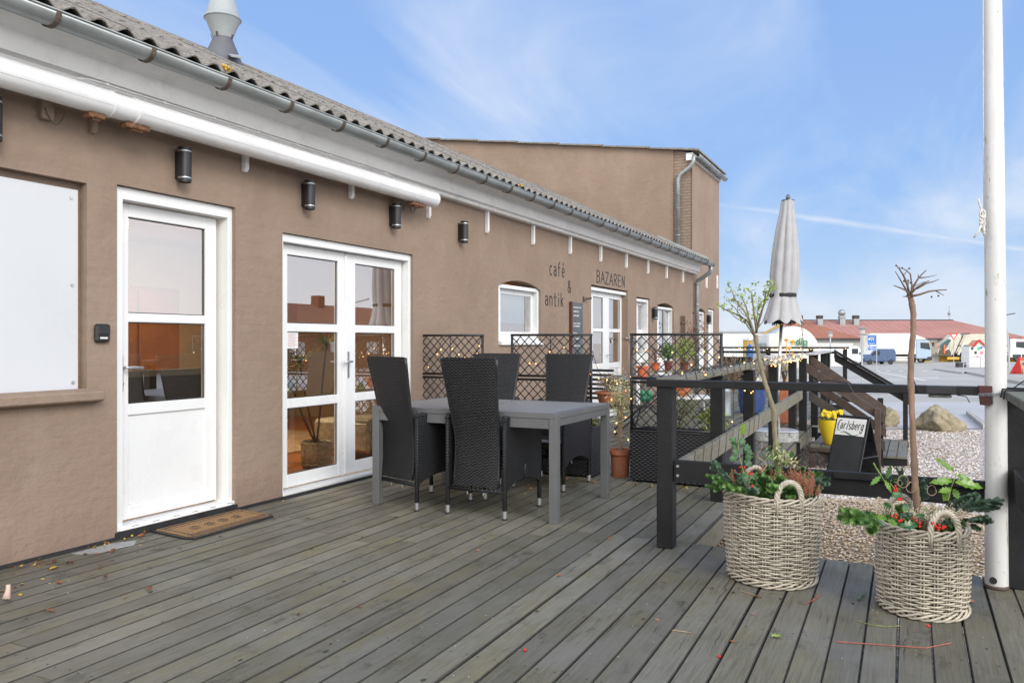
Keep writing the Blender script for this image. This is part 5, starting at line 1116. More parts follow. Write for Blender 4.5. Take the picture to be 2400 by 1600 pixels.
def hollyleaf(t, p, d, up, ln, wd, mat, spikes=4, curl=.25):
    p = Vector(p); d = Vector(d).normalized(); up = Vector(up); s_ = d.cross(up).normalized(); up = s_.cross(d).normalized(); n = spikes * 2 + 1; L_ = []; Rr = []; Md = []
    for i in range(n + 1):
        u = i / n; w_ = wd * .5 * sin(pi * min(1, u * .9 + .08)) * (1.22 if i % 2 else .72) if 0 < i < n else 0; z = -curl * ln * (u - .4) ** 2 + (.05 * ln if i % 2 else -.01 * ln)
        c = p + d * ln * u + up * (-curl * ln * u * u * .6); Md.append(c); L_.append(c + s_ * w_ + up * (.12 * wd + (.10 * wd if i % 2 else 0)) * (1 if 0 < i < n else 0)); Rr.append(c - s_ * w_ + up * (.12 * wd + (.10 * wd if i % 2 else 0)) * (1 if 0 < i < n else 0))
    mb = MB(); m = n + 1; mb.add(Md + L_ + Rr, [(i, i + 1, m + i + 1, m + i) for i in range(n)] + [(i + 1, i, 2 * m + i, 2 * m + i + 1) for i in range(n)]); mb.build('holly_leaf', mat, t, smooth=False, fixn=False)
def ovalleaf(t, p, d, up, ln, wd, mat, name='leaf'):
    p = Vector(p); d = Vector(d).normalized(); s_ = d.cross(Vector(up)).normalized(); u_ = s_.cross(d); n = 6; Md = []; L_ = []; Rr = []
    for i in range(n + 1): u = i / n; w_ = wd * .5 * sin(pi * u) ** .8; c = p + d * ln * u - u_ * .2 * ln * u * u; Md.append(c); L_.append(c + s_ * w_ + u_ * w_ * .3); Rr.append(c - s_ * w_ + u_ * w_ * .3)
    m = n + 1; MB().add(Md + L_ + Rr, [(i, i + 1, m + i + 1, m + i) for i in range(n)] + [(i + 1, i, 2 * m + i, 2 * m + i + 1) for i in range(n)]).build(name, mat, t, smooth=True, fixn=False)
def heather(t, c, r, n, h, mat, gmat, tilt=.25):
    fl = MB(); 
    for _ in range(n):
        a = random.random() * 6.28; q = r * random.random() ** .5; b = Vector((c[0] + q * cos(a), c[1] + q * sin(a), c[2])); d = Vector((cos(a) * tilt + jit(.15), sin(a) * tilt + jit(.15), 1)).normalized(); hh = h * random.uniform(.6, 1.1); tip = b + d * hh
        fl.tube([b, tip], .0012, 3, mi=1)
        for k in range(16):
            p = b + d * hh * (.35 + .65 * k / 16); an = k * 2.4; o = Vector((cos(an), sin(an), -.2)) * .0065; fl.ball(p + o, .0034, 3)
    fl.build('heather', [mat, gmat], t, fixn=False, kind='stuff')
def berries(t, pts, r=.007, stem=True):
    for p in pts: p = Vector(p); MB().ball(p, r * random.uniform(.85, 1.1), 8).build('berry', 'berry', t, smooth=True)
def bp(px, py, bk, off=0.):      # point above a basket: photo pixel at the basket's own depth plus an offset
    d = (Vector((bk[0], bk[1], 0)) - Vector((CAMX, 0, 0))).dot(FWD); return P(px, py, d + off)
def Z8(x, y): return x / 6.534 + 1640, y / 6.534 + 980
def Z9(x, y): return x / 5.737 + 1950, y / 5.737 + 1040
random.seed(11)
pl1 = wthing('winter_planting', (BK1[0], BK1[1], .41), 'mixed fir, holly, red heather and pale twigs filling the left basket', 'plants', 'winter greenery in the wicker baskets')
c1 = Vector((BK1[0], BK1[1], .415))
def sprig(pl, bk, zf, x0, y0, x1, y1, o0, o1, mat, nl=.020, side=8, dens=850):
    a = bp(*zf(x0, y0), bk, o0); b = bp(*zf(x1, y1), bk, o1); fir(pl, a, (b - a), (b - a).length * 1.2, mat, nl, dens, side)
for a in ((560, 1060, 240, 680, -.1, -.05, 'fir_blue'), (600, 1080, 205, 860, -.12, -.12, 'fir_green'), (600, 1100, 210, 1000, -.15, -.18, 'fir_green'), (640, 1120, 330, 950, -.15, -.2, 'fir_light'), (850, 1130, 780, 1040, -.2, -.24, 'fir_blue'), (1000, 1120, 980, 880, -.15, -.2, 'fir_green'), (1250, 1120, 1240, 880, -.12, -.16, 'fir_light'),
          (1330, 1120, 1480, 1010, -.12, -.18, 'fir_light'), (1560, 1060, 1870, 880, 0, .05, 'fir_blue'), (1600, 1100, 1920, 960, .0, -.03, 'fir_blue'), (1600, 1050, 1790, 820, .05, .08, 'fir_green'), (1500, 1000, 1560, 760, .1, .1, 'fir_green'), (1100, 1050, 1080, 800, .05, .05, 'fir_green'), (860, 1100, 940, 850, .0, -.05, 'fir_green'), (700, 1100, 560, 850, .05, .05, 'fir_blue'), (1180, 1140, 1100, 1010, -.2, -.24, 'fir_light')):
    sprig(pl1, BK1, Z8, *a)
for (x, y, dx, dy, ln, m_) in ((650, 240, .12, 1, .030, 'holly_light'), (560, 330, -.7, .1, .034, 'holly'), (600, 300, .5, -.5, .036, 'holly'), (570, 420, -.6, .35, .036, 'holly'), (650, 420, .9, -.35, .040, 'holly'), (600, 480, -.5, -.2, .034, 'holly'), (680, 500, .8, -.2, .036, 'holly'), (560, 590, -.7, -.2, .036, 'holly'), (690, 590, .9, .1, .034, 'holly'),
        (680, 640, .8, -.6, .040, 'holly'), (740, 830, -.6, -.5, .040, 'holly'), (760, 840, .6, -.5, .036, 'holly'), (700, 880, .2, -1, .040, 'holly'), (1390, 600, .1, .9, .030, 'holly'), (640, 130 + 60, .3, .9, .034, 'holly_light')):
    p = bp(*Z8(x, y), BK1, -.10); d = RGT * dx + Vector((0, 0, dy)) - FWD * .3; hollyleaf(pl1, p, d, -FWD + Vector((0, 0, .5)), ln * 1.25, ln * .95, m_, 3)
MB().tube([bp(*Z8(x, y), BK1, -.10) for x, y in ((680, 860), (640, 700), (600, 540), (590, 400), (620, 250), (600, 200))], .0022, 6).build('holly_stem', 'leaf_fresh', pl1)
tw = [[(1110, 1060), (1060, 960), (980, 860), (960, 800), (1020, 730), (1000, 660), (900, 600), (880, 540), (940, 480), (960, 400), (935, 360)], [(860, 600), (820, 540), (760, 480), (700, 440), (640, 400)], [(940, 480), (990, 430), (1030, 435), (1100, 425)], [(1270, 760), (1310, 660), (1290, 600), (1330, 530), (1360, 515)], [(1240, 720), (1330, 640), (1420, 640)]]
for k, tp in enumerate(tw):
    MB().tube([bp(*Z8(x, y), BK1, -.06) for x, y in tp], [.0034 - .0022 * i / len(tp) for i in range(len(tp))], 6).build('curly_twig', 'twig' if k else 'twig_pale', pl1, smooth=True)
for cc in ((-.14, -.03, .10), (-.10, .08, .10), (.02, -.02, .12), (.10, .0, .13), (.16, -.02, .13), (.13, .10, .12), (.18, -.10, .10), (-.02, .12, .12)):
    heather(pl1, (c1.x + cc[0], c1.y + cc[1], .44), .045, 15, cc[2] * 1.05, 'heather_red', 'leaf_olive')
berries(pl1, [bp(*Z8(x, y), BK1, -.13) for x, y in ((620, 745), (685, 740), (690, 750), (745, 840), (775, 850), (800, 845))], .0052)
for cc in (780, 1050), (810, 1040): berries(pl1, [bp(*Z8(*cc), BK1, -.24)], .010)
for k, (x, y, dx, dy) in enumerate(((1130, 1140, -.9, .6), (1130, 1140, -.4, .9), (1130, 1140, .35, 1.), (1130, 1140, .8, .7), (1130, 1140, 1., .2), (1130, 1140, .6, 1.2))):
    ovalleaf(pl1, bp(*Z8(x, y), BK1, -.22), RGT * dx + Vector((0, 0, dy)) - FWD * .3, -FWD, .050, .017, 'leaf_green', 'long_leaf')
mb = MB(); leafcloud(mb, (c1.x, c1.y, .47), (.19, .19, .05), 1500, .022, 0, .25); leafcloud(mb, bp(*Z8(1180, 620), BK1, -.05), (.06, .05, .09), 200, .022, 0, .3); mb.build('small_leaves', 'leaf_green', pl1, fixn=False, kind='stuff')
mb = MB(); leafcloud(mb, bp(*Z8(1220, 560), BK1, -.05), (.07, .05, .05), 70, .03, 0, .3); leafcloud(mb, bp(*Z8(1400, 640), BK1, -.03), (.05, .05, .03), 40, .028, 0, .3); mb.build('pale_leaves', 'leaf_pale', pl1, fixn=False, kind='stuff')
for k in range(16):
    a = 6.283 * k / 16 + jit(.2); r_ = random.uniform(.06, .15); b0 = Vector((c1.x + r_ * cos(a), c1.y + r_ * sin(a), .43)); fir(pl1, b0, Vector((cos(a) * .8, sin(a) * .8, random.uniform(.35, .9))), random.uniform(.07, .12), random.choice(['fir_green', 'fir_light', 'fir_blue']), .018, 850, 6)
# second basket
random.seed(21)
pl2 = wthing('winter_planting', (BK2[0], BK2[1], .37), 'mixed spiky holly, white heather, red berries and fir filling the right basket', 'plants', 'winter greenery in the wicker baskets')
for a in ((640, 1080, 130, 830, -.12, -.1, 'fir_light', .026), (620, 1080, 110, 930, -.12, -.14, 'fir_light', .026), (600, 1060, 330, 1000, -.13, -.18, 'fir_green', .024), (560, 1080, 520, 1170, -.17, -.22, 'fir_light', .02), (640, 1000, 470, 900, 0, .0, 'fir_green', .02), (900, 700, 940, 300, .12, .14, 'fir_blue', .015), (1150, 750, 1260, 440, .12, .12, 'fir_blue', .015), (1180, 820, 1200, 560, .08, .1, 'fir_blue', .015), (900, 760, 860, 450, .12, .12, 'fir_green', .015),
          (1640, 760, 1960, 640, .1, .1, 'fir_blue', .017), (1700, 860, 2280, 690, .0, -.03, 'fir_blue', .017), (1800, 900, 2230, 800, -.04, -.05, 'fir_blue', .017), (1820, 1030, 2150, 1010, -.06, -.08, 'fir_blue', .017), (1650, 900, 1900, 770, .04, .05, 'fir_blue', .017), (1820, 1040, 2060, 950, -.05, -.12, 'fir_blue', .015), (920, 960, 900, 800, -.12, -.14, 'fir_light', .015), (950, 980, 1040, 920, -.14, -.19, 'fir_blue', .014), (1500, 900, 1740, 700, .08, .08, 'fir_blue', .016), (1850, 1080, 1980, 1130, -.02, -.05, 'fir_blue', .016)):
    x0, y0, x1, y1, o0, o1, mt_, nl = a; A = bp(*Z9(x0, y0), BK2, o0); B = bp(*Z9(x1, y1), BK2, o1); fir(pl2, A, B - A, (B - A).length * 1.05, mt_, nl, 1000, 7)
for (x, y, x1, y1, wd, m_, o) in ((1640, 370, 1400, 190, .045, 'holly_light', 0), (1620, 490, 1330, 510, .050, 'holly_light', -.02), (1650, 510, 2030, 580, .060, 'holly_light', -.05), (1680, 420, 1850, 480, .05, 'holly_light', .02), (1600, 600, 1440, 640, .04, 'holly_light', -.03), (730, 470, 790, 290, .034, 'holly', -.02), (650, 430, 520, 545, .030, 'leaf_green', -.03), (700, 480, 560, 260, .020, 'holly', 0), (700, 480, 800, 640, .03, 'holly_light', -.03),
        (940, 660, 800, 700, .045, 'holly', -.08), (800, 850, 690, 800, .04, 'holly', -.10), (1140, 1080, 920, 1110, .056, 'holly', -.18), (1000, 800, 960, 900, .05, 'holly', -.12), (740, 1000, 570, 980, .04, 'holly_light', -.14), (880, 1090, 740, 1020, .04, 'leaf_green', -.17), (1280, 1150, 1380, 1090, .04, 'holly', -.18), (1290, 1010, 1140, 940, .04, 'holly', -.1), (1610, 900, 1560, 980, .035, 'leaf_green', -.1), (640, 1050, 720, 1100, .04, 'holly', -.17), (1620, 600, 1700, 740, .05, 'leaf_green', 0), (1560, 640, 1500, 760, .045, 'holly_light', .02)):
    A = bp(*Z9(x, y), BK2, o); B = bp(*Z9(x1, y1), BK2, o - .015); hollyleaf(pl2, A, B - A, -FWD + Vector((jit(.2), 0, .7)), (B - A).length * 1.05, wd * .72, m_, 4, .12)
for pts_ in ([(1560, 760), (1600, 600), (1640, 480), (1680, 380)], [(800, 650), (720, 520), (660, 420), (600, 330), (560, 250)], [(840, 600), (780, 520)]): MB().tube([bp(*Z9(x, y), BK2, -.01) for x, y in pts_], .0024, 6).build('holly_stem', 'leaf_fresh', pl2)
for cx_, cy_, r_ in ((960, 500, 85), (1060, 580, 70), (1340, 620, 70), (910, 520, 40)): MB().tube([bp(*Z9(cx_ + r_ * cos(a * .55) * (1 - a * .02), cy_ + r_ * sin(a * .55)), BK2, -.03 + .003 * a) for a in range(13)], .0016, 5).build('curly_twig', 'twig_pale', pl2, smooth=True)
for cc in ((-.10, .02), (.02, .0), (.06, -.05), (.09, .02), (.04, .07), (.09, .07), (0, -.06)): heather(pl2, (BK2[0] + cc[0], BK2[1] + cc[1], .385), .05, 20, .085, 'heather_white', 'leaf_olive', .4)
heather(pl2, (*bp(*Z9(610, 760), BK2, -.02).xy, .42), .012, 3, .11, 'heather_white', 'leaf_olive', .1)
berries(pl2, [bp(*Z9(x, y), BK2, -.17 - .03 * (y > 1050)) for x, y in ((850, 565), (865, 600), (845, 625), (870, 625), (895, 738), (930, 740), (858, 945), (805, 970), (862, 985), (1095, 995), (1130, 1030), (1182, 1060), (1180, 1105), (1350, 1060), (1390, 1100), (1410, 1115), (1440, 1125), (1445, 1085), (1495, 1115), (1490, 1130), (1520, 1110), (1430, 1150), (930, 1020), (905, 1035))], .0062)
for k in range(12):
    a = 6.283 * k / 12 + jit(.2); r_ = random.uniform(.05, .12); b0 = Vector((BK2[0] + r_ * cos(a), BK2[1] + r_ * sin(a), .38)); fir(pl2, b0, Vector((cos(a) * .9, sin(a) * .9, random.uniform(.3, .8))), random.uniform(.07, .12), random.choice(['fir_green', 'fir_blue']), .016, 850, 6)
for k in range(14):
    a = 6.283 * k / 14 + jit(.3); r_ = random.uniform(.06, .15); hollyleaf(pl2, (BK2[0] + r_ * cos(a), BK2[1] + r_ * sin(a), .405 + jit(.015)), (cos(a), sin(a), .5 + jit(.4)), (0, 0, 1), .05, .036, random.choice(['holly', 'holly', 'holly_light']), 4, .15)
pc = bp(*Z9(1255, 1090), BK2, -.155); mb = MB()
for k in range(9):
    for j in range(8): a = j * pi / 4 + k * .4; rr = .020 * sin(pi * (k + 1) / 10.5); z = -.024 + .0052 * k; q = pc + Vector((rr * cos(a), rr * sin(a), z)); o = Vector((cos(a), sin(a), .5)) * .007; s_ = Vector((-sin(a), cos(a), 0)) * .005; mb.add([q - s_, q + s_, q + o + s_ * .7, q + o - s_ * .7], [(0, 1, 2, 3)])
mb.build('pine_cone', 'pine_cone', pl2, fixn=False, kind='stuff')
mb = MB(); leafcloud(mb, (BK2[0], BK2[1], .405), (.15, .15, .045), 1300, .022, 0, .3); mb.build('small_leaves', 'fir_green', pl2, fixn=False, kind='stuff')
# the two small standard trees
tr1 = wthing('young_tree', (BK1[0], BK1[1], .42), 'thin pale trunked pruned tree with few green leaves standing in the left basket', 'tree', 'pruned trees in the wicker baskets')
def src(pts, bk, o=0): return [bp(x, y, bk, o) for x, y in pts]
def knobby(pts, rs, seed, n=6, j=.0012, kn=7):
    random.seed(seed); P_ = []; Q_ = []; tot = (len(pts) - 1) * n; ks = [random.randrange(tot) for _ in range(kn)]
    for i in range(tot + 1):
        u = i / n; a = min(int(u), len(pts) - 2); f_ = u - a; P_.append(pts[a].lerp(pts[a + 1], f_) + Vector((jit(j), jit(j), 0))); Q_.append((rs[a] * (1 - f_) + rs[a + 1] * f_) * (1 + jit(.05) + (.22 if i in ks else 0)))
    return P_, Q_
T1 = src([(1826, 1120), (1820, 1060), (1816, 1010), (1814, 965), (1806, 935), (1794, 900), (1784, 860), (1776, 820), (1770, 785)], BK1, .02)
tk = MB().tube(*knobby(T1, [.0140, .0135, .0130, .0155, .0115, .0105, .0100, .0105, .0125], 1), 12).build('trunk', 'bark_green', tr1, smooth=True)
def br(t, pts, bk, r0, mat, o=0): 
    q = src(pts, bk, o); return MB().tube(q, [r0 * (1 - .65 * i / (len(q) - 1)) for i in range(len(q))], 7).build('branch', mat, t, smooth=True)
BR1 = [[(1770, 790), (1758, 750), (1742, 725), (1722, 700), (1712, 670)], [(1768, 780), (1752, 752), (1730, 738), (1700, 725), (1685, 715)], [(1766, 775), (1755, 745), (1748, 715), (1735, 690)], [(1772, 780), (1780, 745), (1790, 715), (1794, 690), (1792, 675)], [(1773, 772), (1768, 735), (1763, 700), (1760, 680)], [(1775, 765), (1788, 720), (1800, 690), (1806, 672)], [(1766, 785), (1745, 752), (1722, 720), (1700, 700)], [(1772, 765), (1776, 730), (1777, 700)], [(1778, 765), (1786, 755)], [(1752, 752), (1740, 753), (1722, 742), (1705, 725)]]
for i, b_ in enumerate(BR1): br(tr1, b_, BK1, .0065 if i < 6 else .0035, 'twig' if i % 2 else 'bark_green', jit(.05))
br(tr1, [(1776, 765), (1784, 758)], BK1, .008, 'bark_green'); random.seed(5); lm = MB()
for i, b_ in enumerate(BR1[:8]):
    for k in range(42):
        u = random.uniform(.22, 1.05) * (len(b_) - 1); a = b_[min(int(u), len(b_) - 2)]; c = b_[min(int(u) + 1, len(b_) - 1)]; f_ = u - int(u); p = bp(a[0] + (c[0] - a[0]) * f_ + jit(9), a[1] + (c[1] - a[1]) * f_ + jit(8) - 2, BK1, jit(.06))
        l = Vector((jit(1), jit(1), jit(1) + .5)).normalized(); w_ = l.cross(Vector((jit(1), jit(1), jit(1)))).normalized(); s_ = random.uniform(.011, .023); lm.add([p, p + l * s_ * .5 + w_ * s_ * .28, p + l * s_, p + l * s_ * .5 - w_ * s_ * .28], [(0, 1, 2, 3)])
for x, y in ((1708, 668), (1728, 675), (1769, 668), (1796, 668), (1812, 662), (1815, 675), (1748, 678), (1806, 680), (1705, 685)):
    for _ in range(7): p = bp(x + jit(6), y + jit(6), BK1, jit(.04)); l = Vector((jit(1), jit(1), jit(1) + .7)).normalized(); w_ = l.cross(Vector((jit(1), jit(1), .2))).normalized(); s_ = random.uniform(.014, .022); lm.add([p, p + l * s_ * .5 + w_ * s_ * .3, p + l * s_, p + l * s_ * .5 - w_ * s_ * .3], [(0, 1, 2, 3)])
lm.build('crown', 'leaf_fresh', tr1, fixn=False, kind='stuff')
tr2 = wthing('young_tree', (BK2[0], BK2[1], .38), 'bare brown pruned tree without leaves standing in the right basket', 'tree', 'pruned trees in the wicker baskets')
T2 = src([(2150, 1195), (2146, 1150), (2143, 1090), (2139, 1020), (2137, 950), (2134, 880), (2136, 830), (2140, 780), (2141, 740), (2138, 715), (2134, 695), (2131, 688)], BK2, .0)
MB().tube(*knobby(T2, [.0150, .0145, .0138, .0128, .0125, .0130, .0128, .0125, .0120, .0140, .0115, .0125], 2, 5), 12).build('trunk', 'bark_brown', tr2, smooth=True)
Z7 = lambda x, y: (x / 3.92 + 1700, y / 3.92 + 440)
for pts_, r_ in (([(1690, 985), (1660, 940), (1600, 915), (1545, 895)], .0052), ([(1675, 960), (1640, 900), (1600, 830), (1560, 765)], .0045), ([(1690, 970), (1670, 880), (1635, 800), (1600, 745), (1570, 712)], .0056), ([(1655, 870), (1640, 800), (1690, 730)], .003), ([(1705, 980), (1715, 900), (1700, 790), (1665, 760), (1625, 735)], .0045), ([(1700, 985), (1735, 890), (1780, 820), (1845, 755)], .0060), ([(1785, 825), (1850, 820), (1940, 800)], .0032), ([(1700, 975), (1760, 915), (1830, 870), (1875, 850)], .0052), ([(1760, 925), (1850, 875), (1910, 860), (1965, 838)], .0040),
                 ([(1700, 995), (1780, 980), (1870, 950), (1960, 938), (2035, 935)], .0060), ([(1935, 945), (1970, 965), (2010, 988)], .0030), ([(1700, 995), (1665, 998), (1632, 995)], .0045), ([(1680, 990), (1678, 900), (1680, 850)], .005), ([(1600, 745), (1600, 725)], .003), ([(1775, 830), (1770, 790)], .003), ([(1720, 940), (1740, 900), (1830, 860)], .003)):
    br(tr2, [Z7(x, y) for x, y in pts_], BK2, r_, 'twig', jit(.03))
mb = MB()
for x, y in ((1570, 712), (1625, 735), (1600, 740), (1665, 880), (1640, 855), (1895, 1000), (1957, 990), (1690, 740), (1680, 850), (1700, 870), (1712, 960)): mb.ball(bp(*Z7(x, y), BK2), .0048, 5)
mb.build('bud', 'twig', tr2, kind='stuff')
# ------------------------------------------------------------------ closed parasol
D_U = 9.9; ub = P(1826, 800, D_U); um = wthing('closed_parasol', (ub.x, ub.y, 0), 'closed light grey parasol tied with a black strap behind the deck railing', 'parasol')
su = D_U / FPX; uz = lambda y: EYE + (PCY - y) * su; ctrx = lambda y: P(1847 - (y - 457) * .052 + 0, y, D_U)
MB().tube([ctrx(760) + Vector((0, 0, 0)), P(1824, 900, D_U), P(1820, 1120, D_U)], .019, 16).build('pole', 'pale_metal', um, smooth=True)
rings = [(469, 14, .05), (500, 18, .2), (540, 25, .28), (590, 31, .30), (640, 34, .30), (675, 33, .24), (690, 30, .10), (697, 30, .08), (704, 32, .16), (725, 37, .24), (742, 43, .22), (756, 47, .28)]
nf = 8; n = 96; mb = MB(); vs = []
for y, hw, am in rings:
    c = ctrx(y)
    for j in range(n):
        a = 2 * pi * j / n; fold = abs(sin(a * nf / 2 + .35 * sin(a) + (y - 460) * .0012)); r_ = hw * su * (1 - am * (1 - fold ** .6)) * (1 + .05 * sin(3 * a + y * .01))
        dip = 0
        if y == 756: dip = .05 * fold ** 2 - .035
        if y == 742: dip = .012 * fold
        vs.append((c.x + r_ * cos(a), c.y + r_ * sin(a), c.z - dip))
mb.add(vs, [(i * n + j, i * n + (j + 1) % n, (i + 1) * n + (j + 1) % n, (i + 1) * n + j) for i in range(len(rings) - 1) for j in range(n)]); mb.build('canopy', 'canopy_grey', um, smooth=True, fixn=False)
mb = MB(); c = ctrx(740); mb.lathe([(.03, uz(720)), (.10, uz(745)), (.12, uz(758)), (.10, uz(752)), (.02, uz(735))], 16, (c.x, c.y, 0)); mb.build('inner_folds', 'strap_black', um, smooth=True)
for a in range(8): 
    c = ctrx(745); MB().tube([(c.x + .03 * cos(a * pi / 4), c.y + .03 * sin(a * pi / 4), uz(700)), (c.x + .11 * cos(a * pi / 4), c.y + .11 * sin(a * pi / 4), uz(762))], .008, 6).build('rib', 'black_metal', um)
c = ctrx(692); MB().lathe([(.158, uz(696)), (.162, uz(694)), (.162, uz(689)), (.158, uz(687))], 40, (c.x, c.y, 0), capb=False).build('strap', 'strap_black', um, smooth=True)
c = ctrx(470); MB().lathe([(.074, uz(470.5)), (.078, uz(469)), (.02, uz(467.5))], 30, (c.x, c.y, 0), capt=True).build('top_ring', 'strap_black', um)
MB().lathe([(.028, uz(469)), (.026, uz(462)), (.018, uz(457)), (.010, uz(455))], 16, (c.x + .003, c.y, 0), capt=True).build('finial', 'vent_grey', um, smooth=True)
MB().lathe([(.24, 0), (.24, .05), (.05, .08), (.03, .3)], 24, (P(1820, 1100, D_U).x, P(1820, 1100, D_U).y, 0), capt=True).build('base', 'suitcase', um, smooth=True, ang=.7)
# ------------------------------------------------------------------ pots, suitcase and clutter on the back deck
b = P(1943, 1034, 10.72); yp = (b.x, b.y, -.163)
t = wthing('yellow_flower_pot', yp, 'tall tapered bright yellow pot with yellow flowers standing on the step', 'pot')
MB().lathe([(.045, 0), (.055, .01), (.085, .09), (.115, .19), (.130, .28), (.132, .335), (.122, .335), (.118, .31)], 36, yp).build('body', 'yellow_pot', t, smooth=True, ang=.8); MB().lathe([(.118, .31), (.001, .315)], 20, yp, capb=False).build('soil', 'soil', t)
fl = wthing('yellow_flowers', (yp[0], yp[1], .16), 'bunch of yellow pansies flowering in the yellow pot', 'flowers'); mb = MB(); leafcloud(mb, (yp[0], yp[1], .175), (.12, .12, .04), 260, .035, 0, .5); mb.build('leaves', 'leaf_olive', fl, fixn=False, kind='stuff')
for k in range(22):
    a = random.random() * 6.28; r_ = .15 * random.random() ** .5; p = Vector((yp[0] + .03 + r_ * cos(a), yp[1] + r_ * sin(a), .205 + random.random() * .085)); mb = MB()
    for j in range(5): an = j * 1.257 + k; mb.ball(p + RGT * .014 * cos(an) + Vector((0, 0, .013 * sin(an))), .013, 5, sc=(1, .5, 1))
    mb.build('flower', 'yellow_petal', fl, smooth=True)
# two-sided pavement sign
A0 = 10.0; sg = wthing('pavement_sign', tuple(P(1990, 1110, A0).xy) + (-.48,), 'black folding pavement sign with a white beer brand panel standing on the gravel', 'sign')
C4 = lambda x, y, d: P(x / 7.84 + 1900, y / 7.84 + 920, d)
wv = RGT * .262 - FWD * .34; wv.z = 0; sv = (RGT * .34 + FWD * .262).normalized() * .56; TL = C4(480, 415, 10.05); TR = TL + wv; dz_ = Vector((0, 0, TL.z + .48))
BLn = TL - sv / 2 - dz_; BRn = TR - sv / 2 - dz_; TL2 = TL + sv.normalized() * .035; TR2 = TR + sv.normalized() * .035; BL2 = TL2 + sv / 2 - dz_; BR2 = TR2 + sv / 2 - dz_
def quadpt(u, v): return (TL * (1 - u) + TR * u) * (1 - v) + (BLn * (1 - u) + BRn * u) * v
nrm = (TR - TL).cross(BLn - TL).normalized(); nrm = -nrm if nrm.dot(FWD) > 0 else nrm
MB().prism([TL, TR, BRn, BLn], (0, 0, 0), -nrm * .020).build('front_board', 'sign_black', sg, bev=.002)
n2_ = (TR2 - TL2).cross(BL2 - TL2).normalized(); n2_ = -n2_ if n2_.dot(sv) > 0 else n2_
MB().prism([TL2, TR2, BR2, BL2], (0, 0, 0), n2_ * .020).build('back_board', 'sign_black', sg, bev=.002)
wp = MB().prism([quadpt(u, v) + nrm * .0005 for u, v in ((.05, .03), (.93, .03), (.93, .295), (.05, .295))], (0, 0, 0), nrm * .006).build('brand_panel', 'sign_white', sg)
MB().prism([quadpt(u, v) + nrm * .0005 for u, v in ((.05, .31), (.93, .31), (.93, .95), (.05, .95))], (0, 0, 0), nrm * .004).build('writing_panel', 'dark_rubber', sg)
Ux = (quadpt(.93, .2) - quadpt(.05, .2)); Vx = (quadpt(.5, .03) - quadpt(.5, .30)).normalized(); Uu = Ux.normalized()
hgt_ = (quadpt(.5, .03) - quadpt(.5, .30)).length; o_ = quadpt(.05, .295) + nrm * .0068
MB().tube([o_ + Ux * u + Vx * hgt_ * v for u, v in ((.20, .84), (.14, .88), (.09, .78), (.07, .58), (.075, .38), (.11, .26), (.18, .26))], [.003, .005, .006, .007, .006, .004, .002], 6).build('lettering', 'ink_black', sg, label='swash capital C of the brand name')
strokes(sg, 'arlsberg', o_ + Ux * .15 + Vx * hgt_ * .36, Uu, Vx, hgt_ * .46, Ux.length * .080, Ux.length * .026, .0088, 'ink_black', .0015, 'letters arlsberg', .12)
mb = MB(); mb.tube([o_ + Ux * (.18 + .66 * i / 14) + Vx * hgt_ * (.10 + .10 * sin(i / 14 * 2 * pi + .3)) for i in range(15)], [.002 + .006 * sin(pi * i / 14) for i in range(15)], 6); mb.build('leaf_swirl', 'sign_green', sg)
mb = MB(); mb.tube([quadpt(1.0, .62), TR2 * .38 + BR2 * .62], .007, 6); mb.build('spreader_bar', 'black_metal', sg)
mb = MB(); mb.tube([TL + Vector((0, 0, .004)), TR + Vector((0, 0, .004))], .008, 6); mb.tube([TL2 + Vector((0, 0, .004)), TR2 + Vector((0, 0, .006))], .008, 6); mb.build('top_edge', 'black_metal', sg)
# white sheet and board lying below the sign
t = wthing('fallen_board', tuple(P(1992, 1100, 10.8).xy) + (-.48,), 'small dark board leaning under the pavement sign', 'board'); q = P(1992, 1098, 10.8); MB().box(q.x - .15, q.x + .15, q.y, q.y + .03, -.48, -.36).build('board', 'brown_stain_wood', t)
# suitcase
q0, q1 = PZ(1772, 1036), PZ(1868, 1033); sc0 = (q0 + q1) / 2; hs = wthing('suitcase', (sc0.x, sc0.y + .25, 0), 'old grey fibre suitcase with rounded corners lying flat on the deck behind the railing', 'suitcase')
def rr_(hx, hy, r, n=6): return [(sx * (hx - r) + r * cos(a0 + pi / 2 * i / n), sy * (hy - r) + r * sin(a0 + pi / 2 * i / n)) for sx, sy, a0 in ((1, 1, 0), (-1, 1, pi / 2), (-1, -1, pi), (1, -1, 3 * pi / 2)) for i in range(n + 1)]
rot = Matrix.Rotation(.35, 4, 'Z'); W2 = (q1 - q0).length / 2 * 1.0; cc = Vector((sc0.x - .06, sc0.y + .20, 0))
MB().prism([(x, y, 0) for x, y in rr_(W2, .21, .15)], (0, 0, .0), (0, 0, .105)).xf(Matrix.Translation(cc) @ rot).build('case', 'suitcase', hs, bev=.006)
MB().prism([(x, y, .106) for x, y in rr_(W2 + .004, .214, .154)], (0, 0, 0), (0, 0, .022)).xf(Matrix.Translation(cc) @ rot).build('lid', 'suitcase_lid', hs, bev=.012)
MB().tube([(-.06, -.21, .05), (-.06, -.235, .045), (.08, -.235, .045), (.08, -.21, .05)], .006, 6).xf(Matrix.Translation(cc) @ rot).build('handle', 'pale_metal', hs); 
for x in (-.12, .16): MB().box(x - .02, x + .02, -.222, -.208, .07, .11).xf(Matrix.Translation(cc) @ rot).build('latch', 'pale_metal', hs)
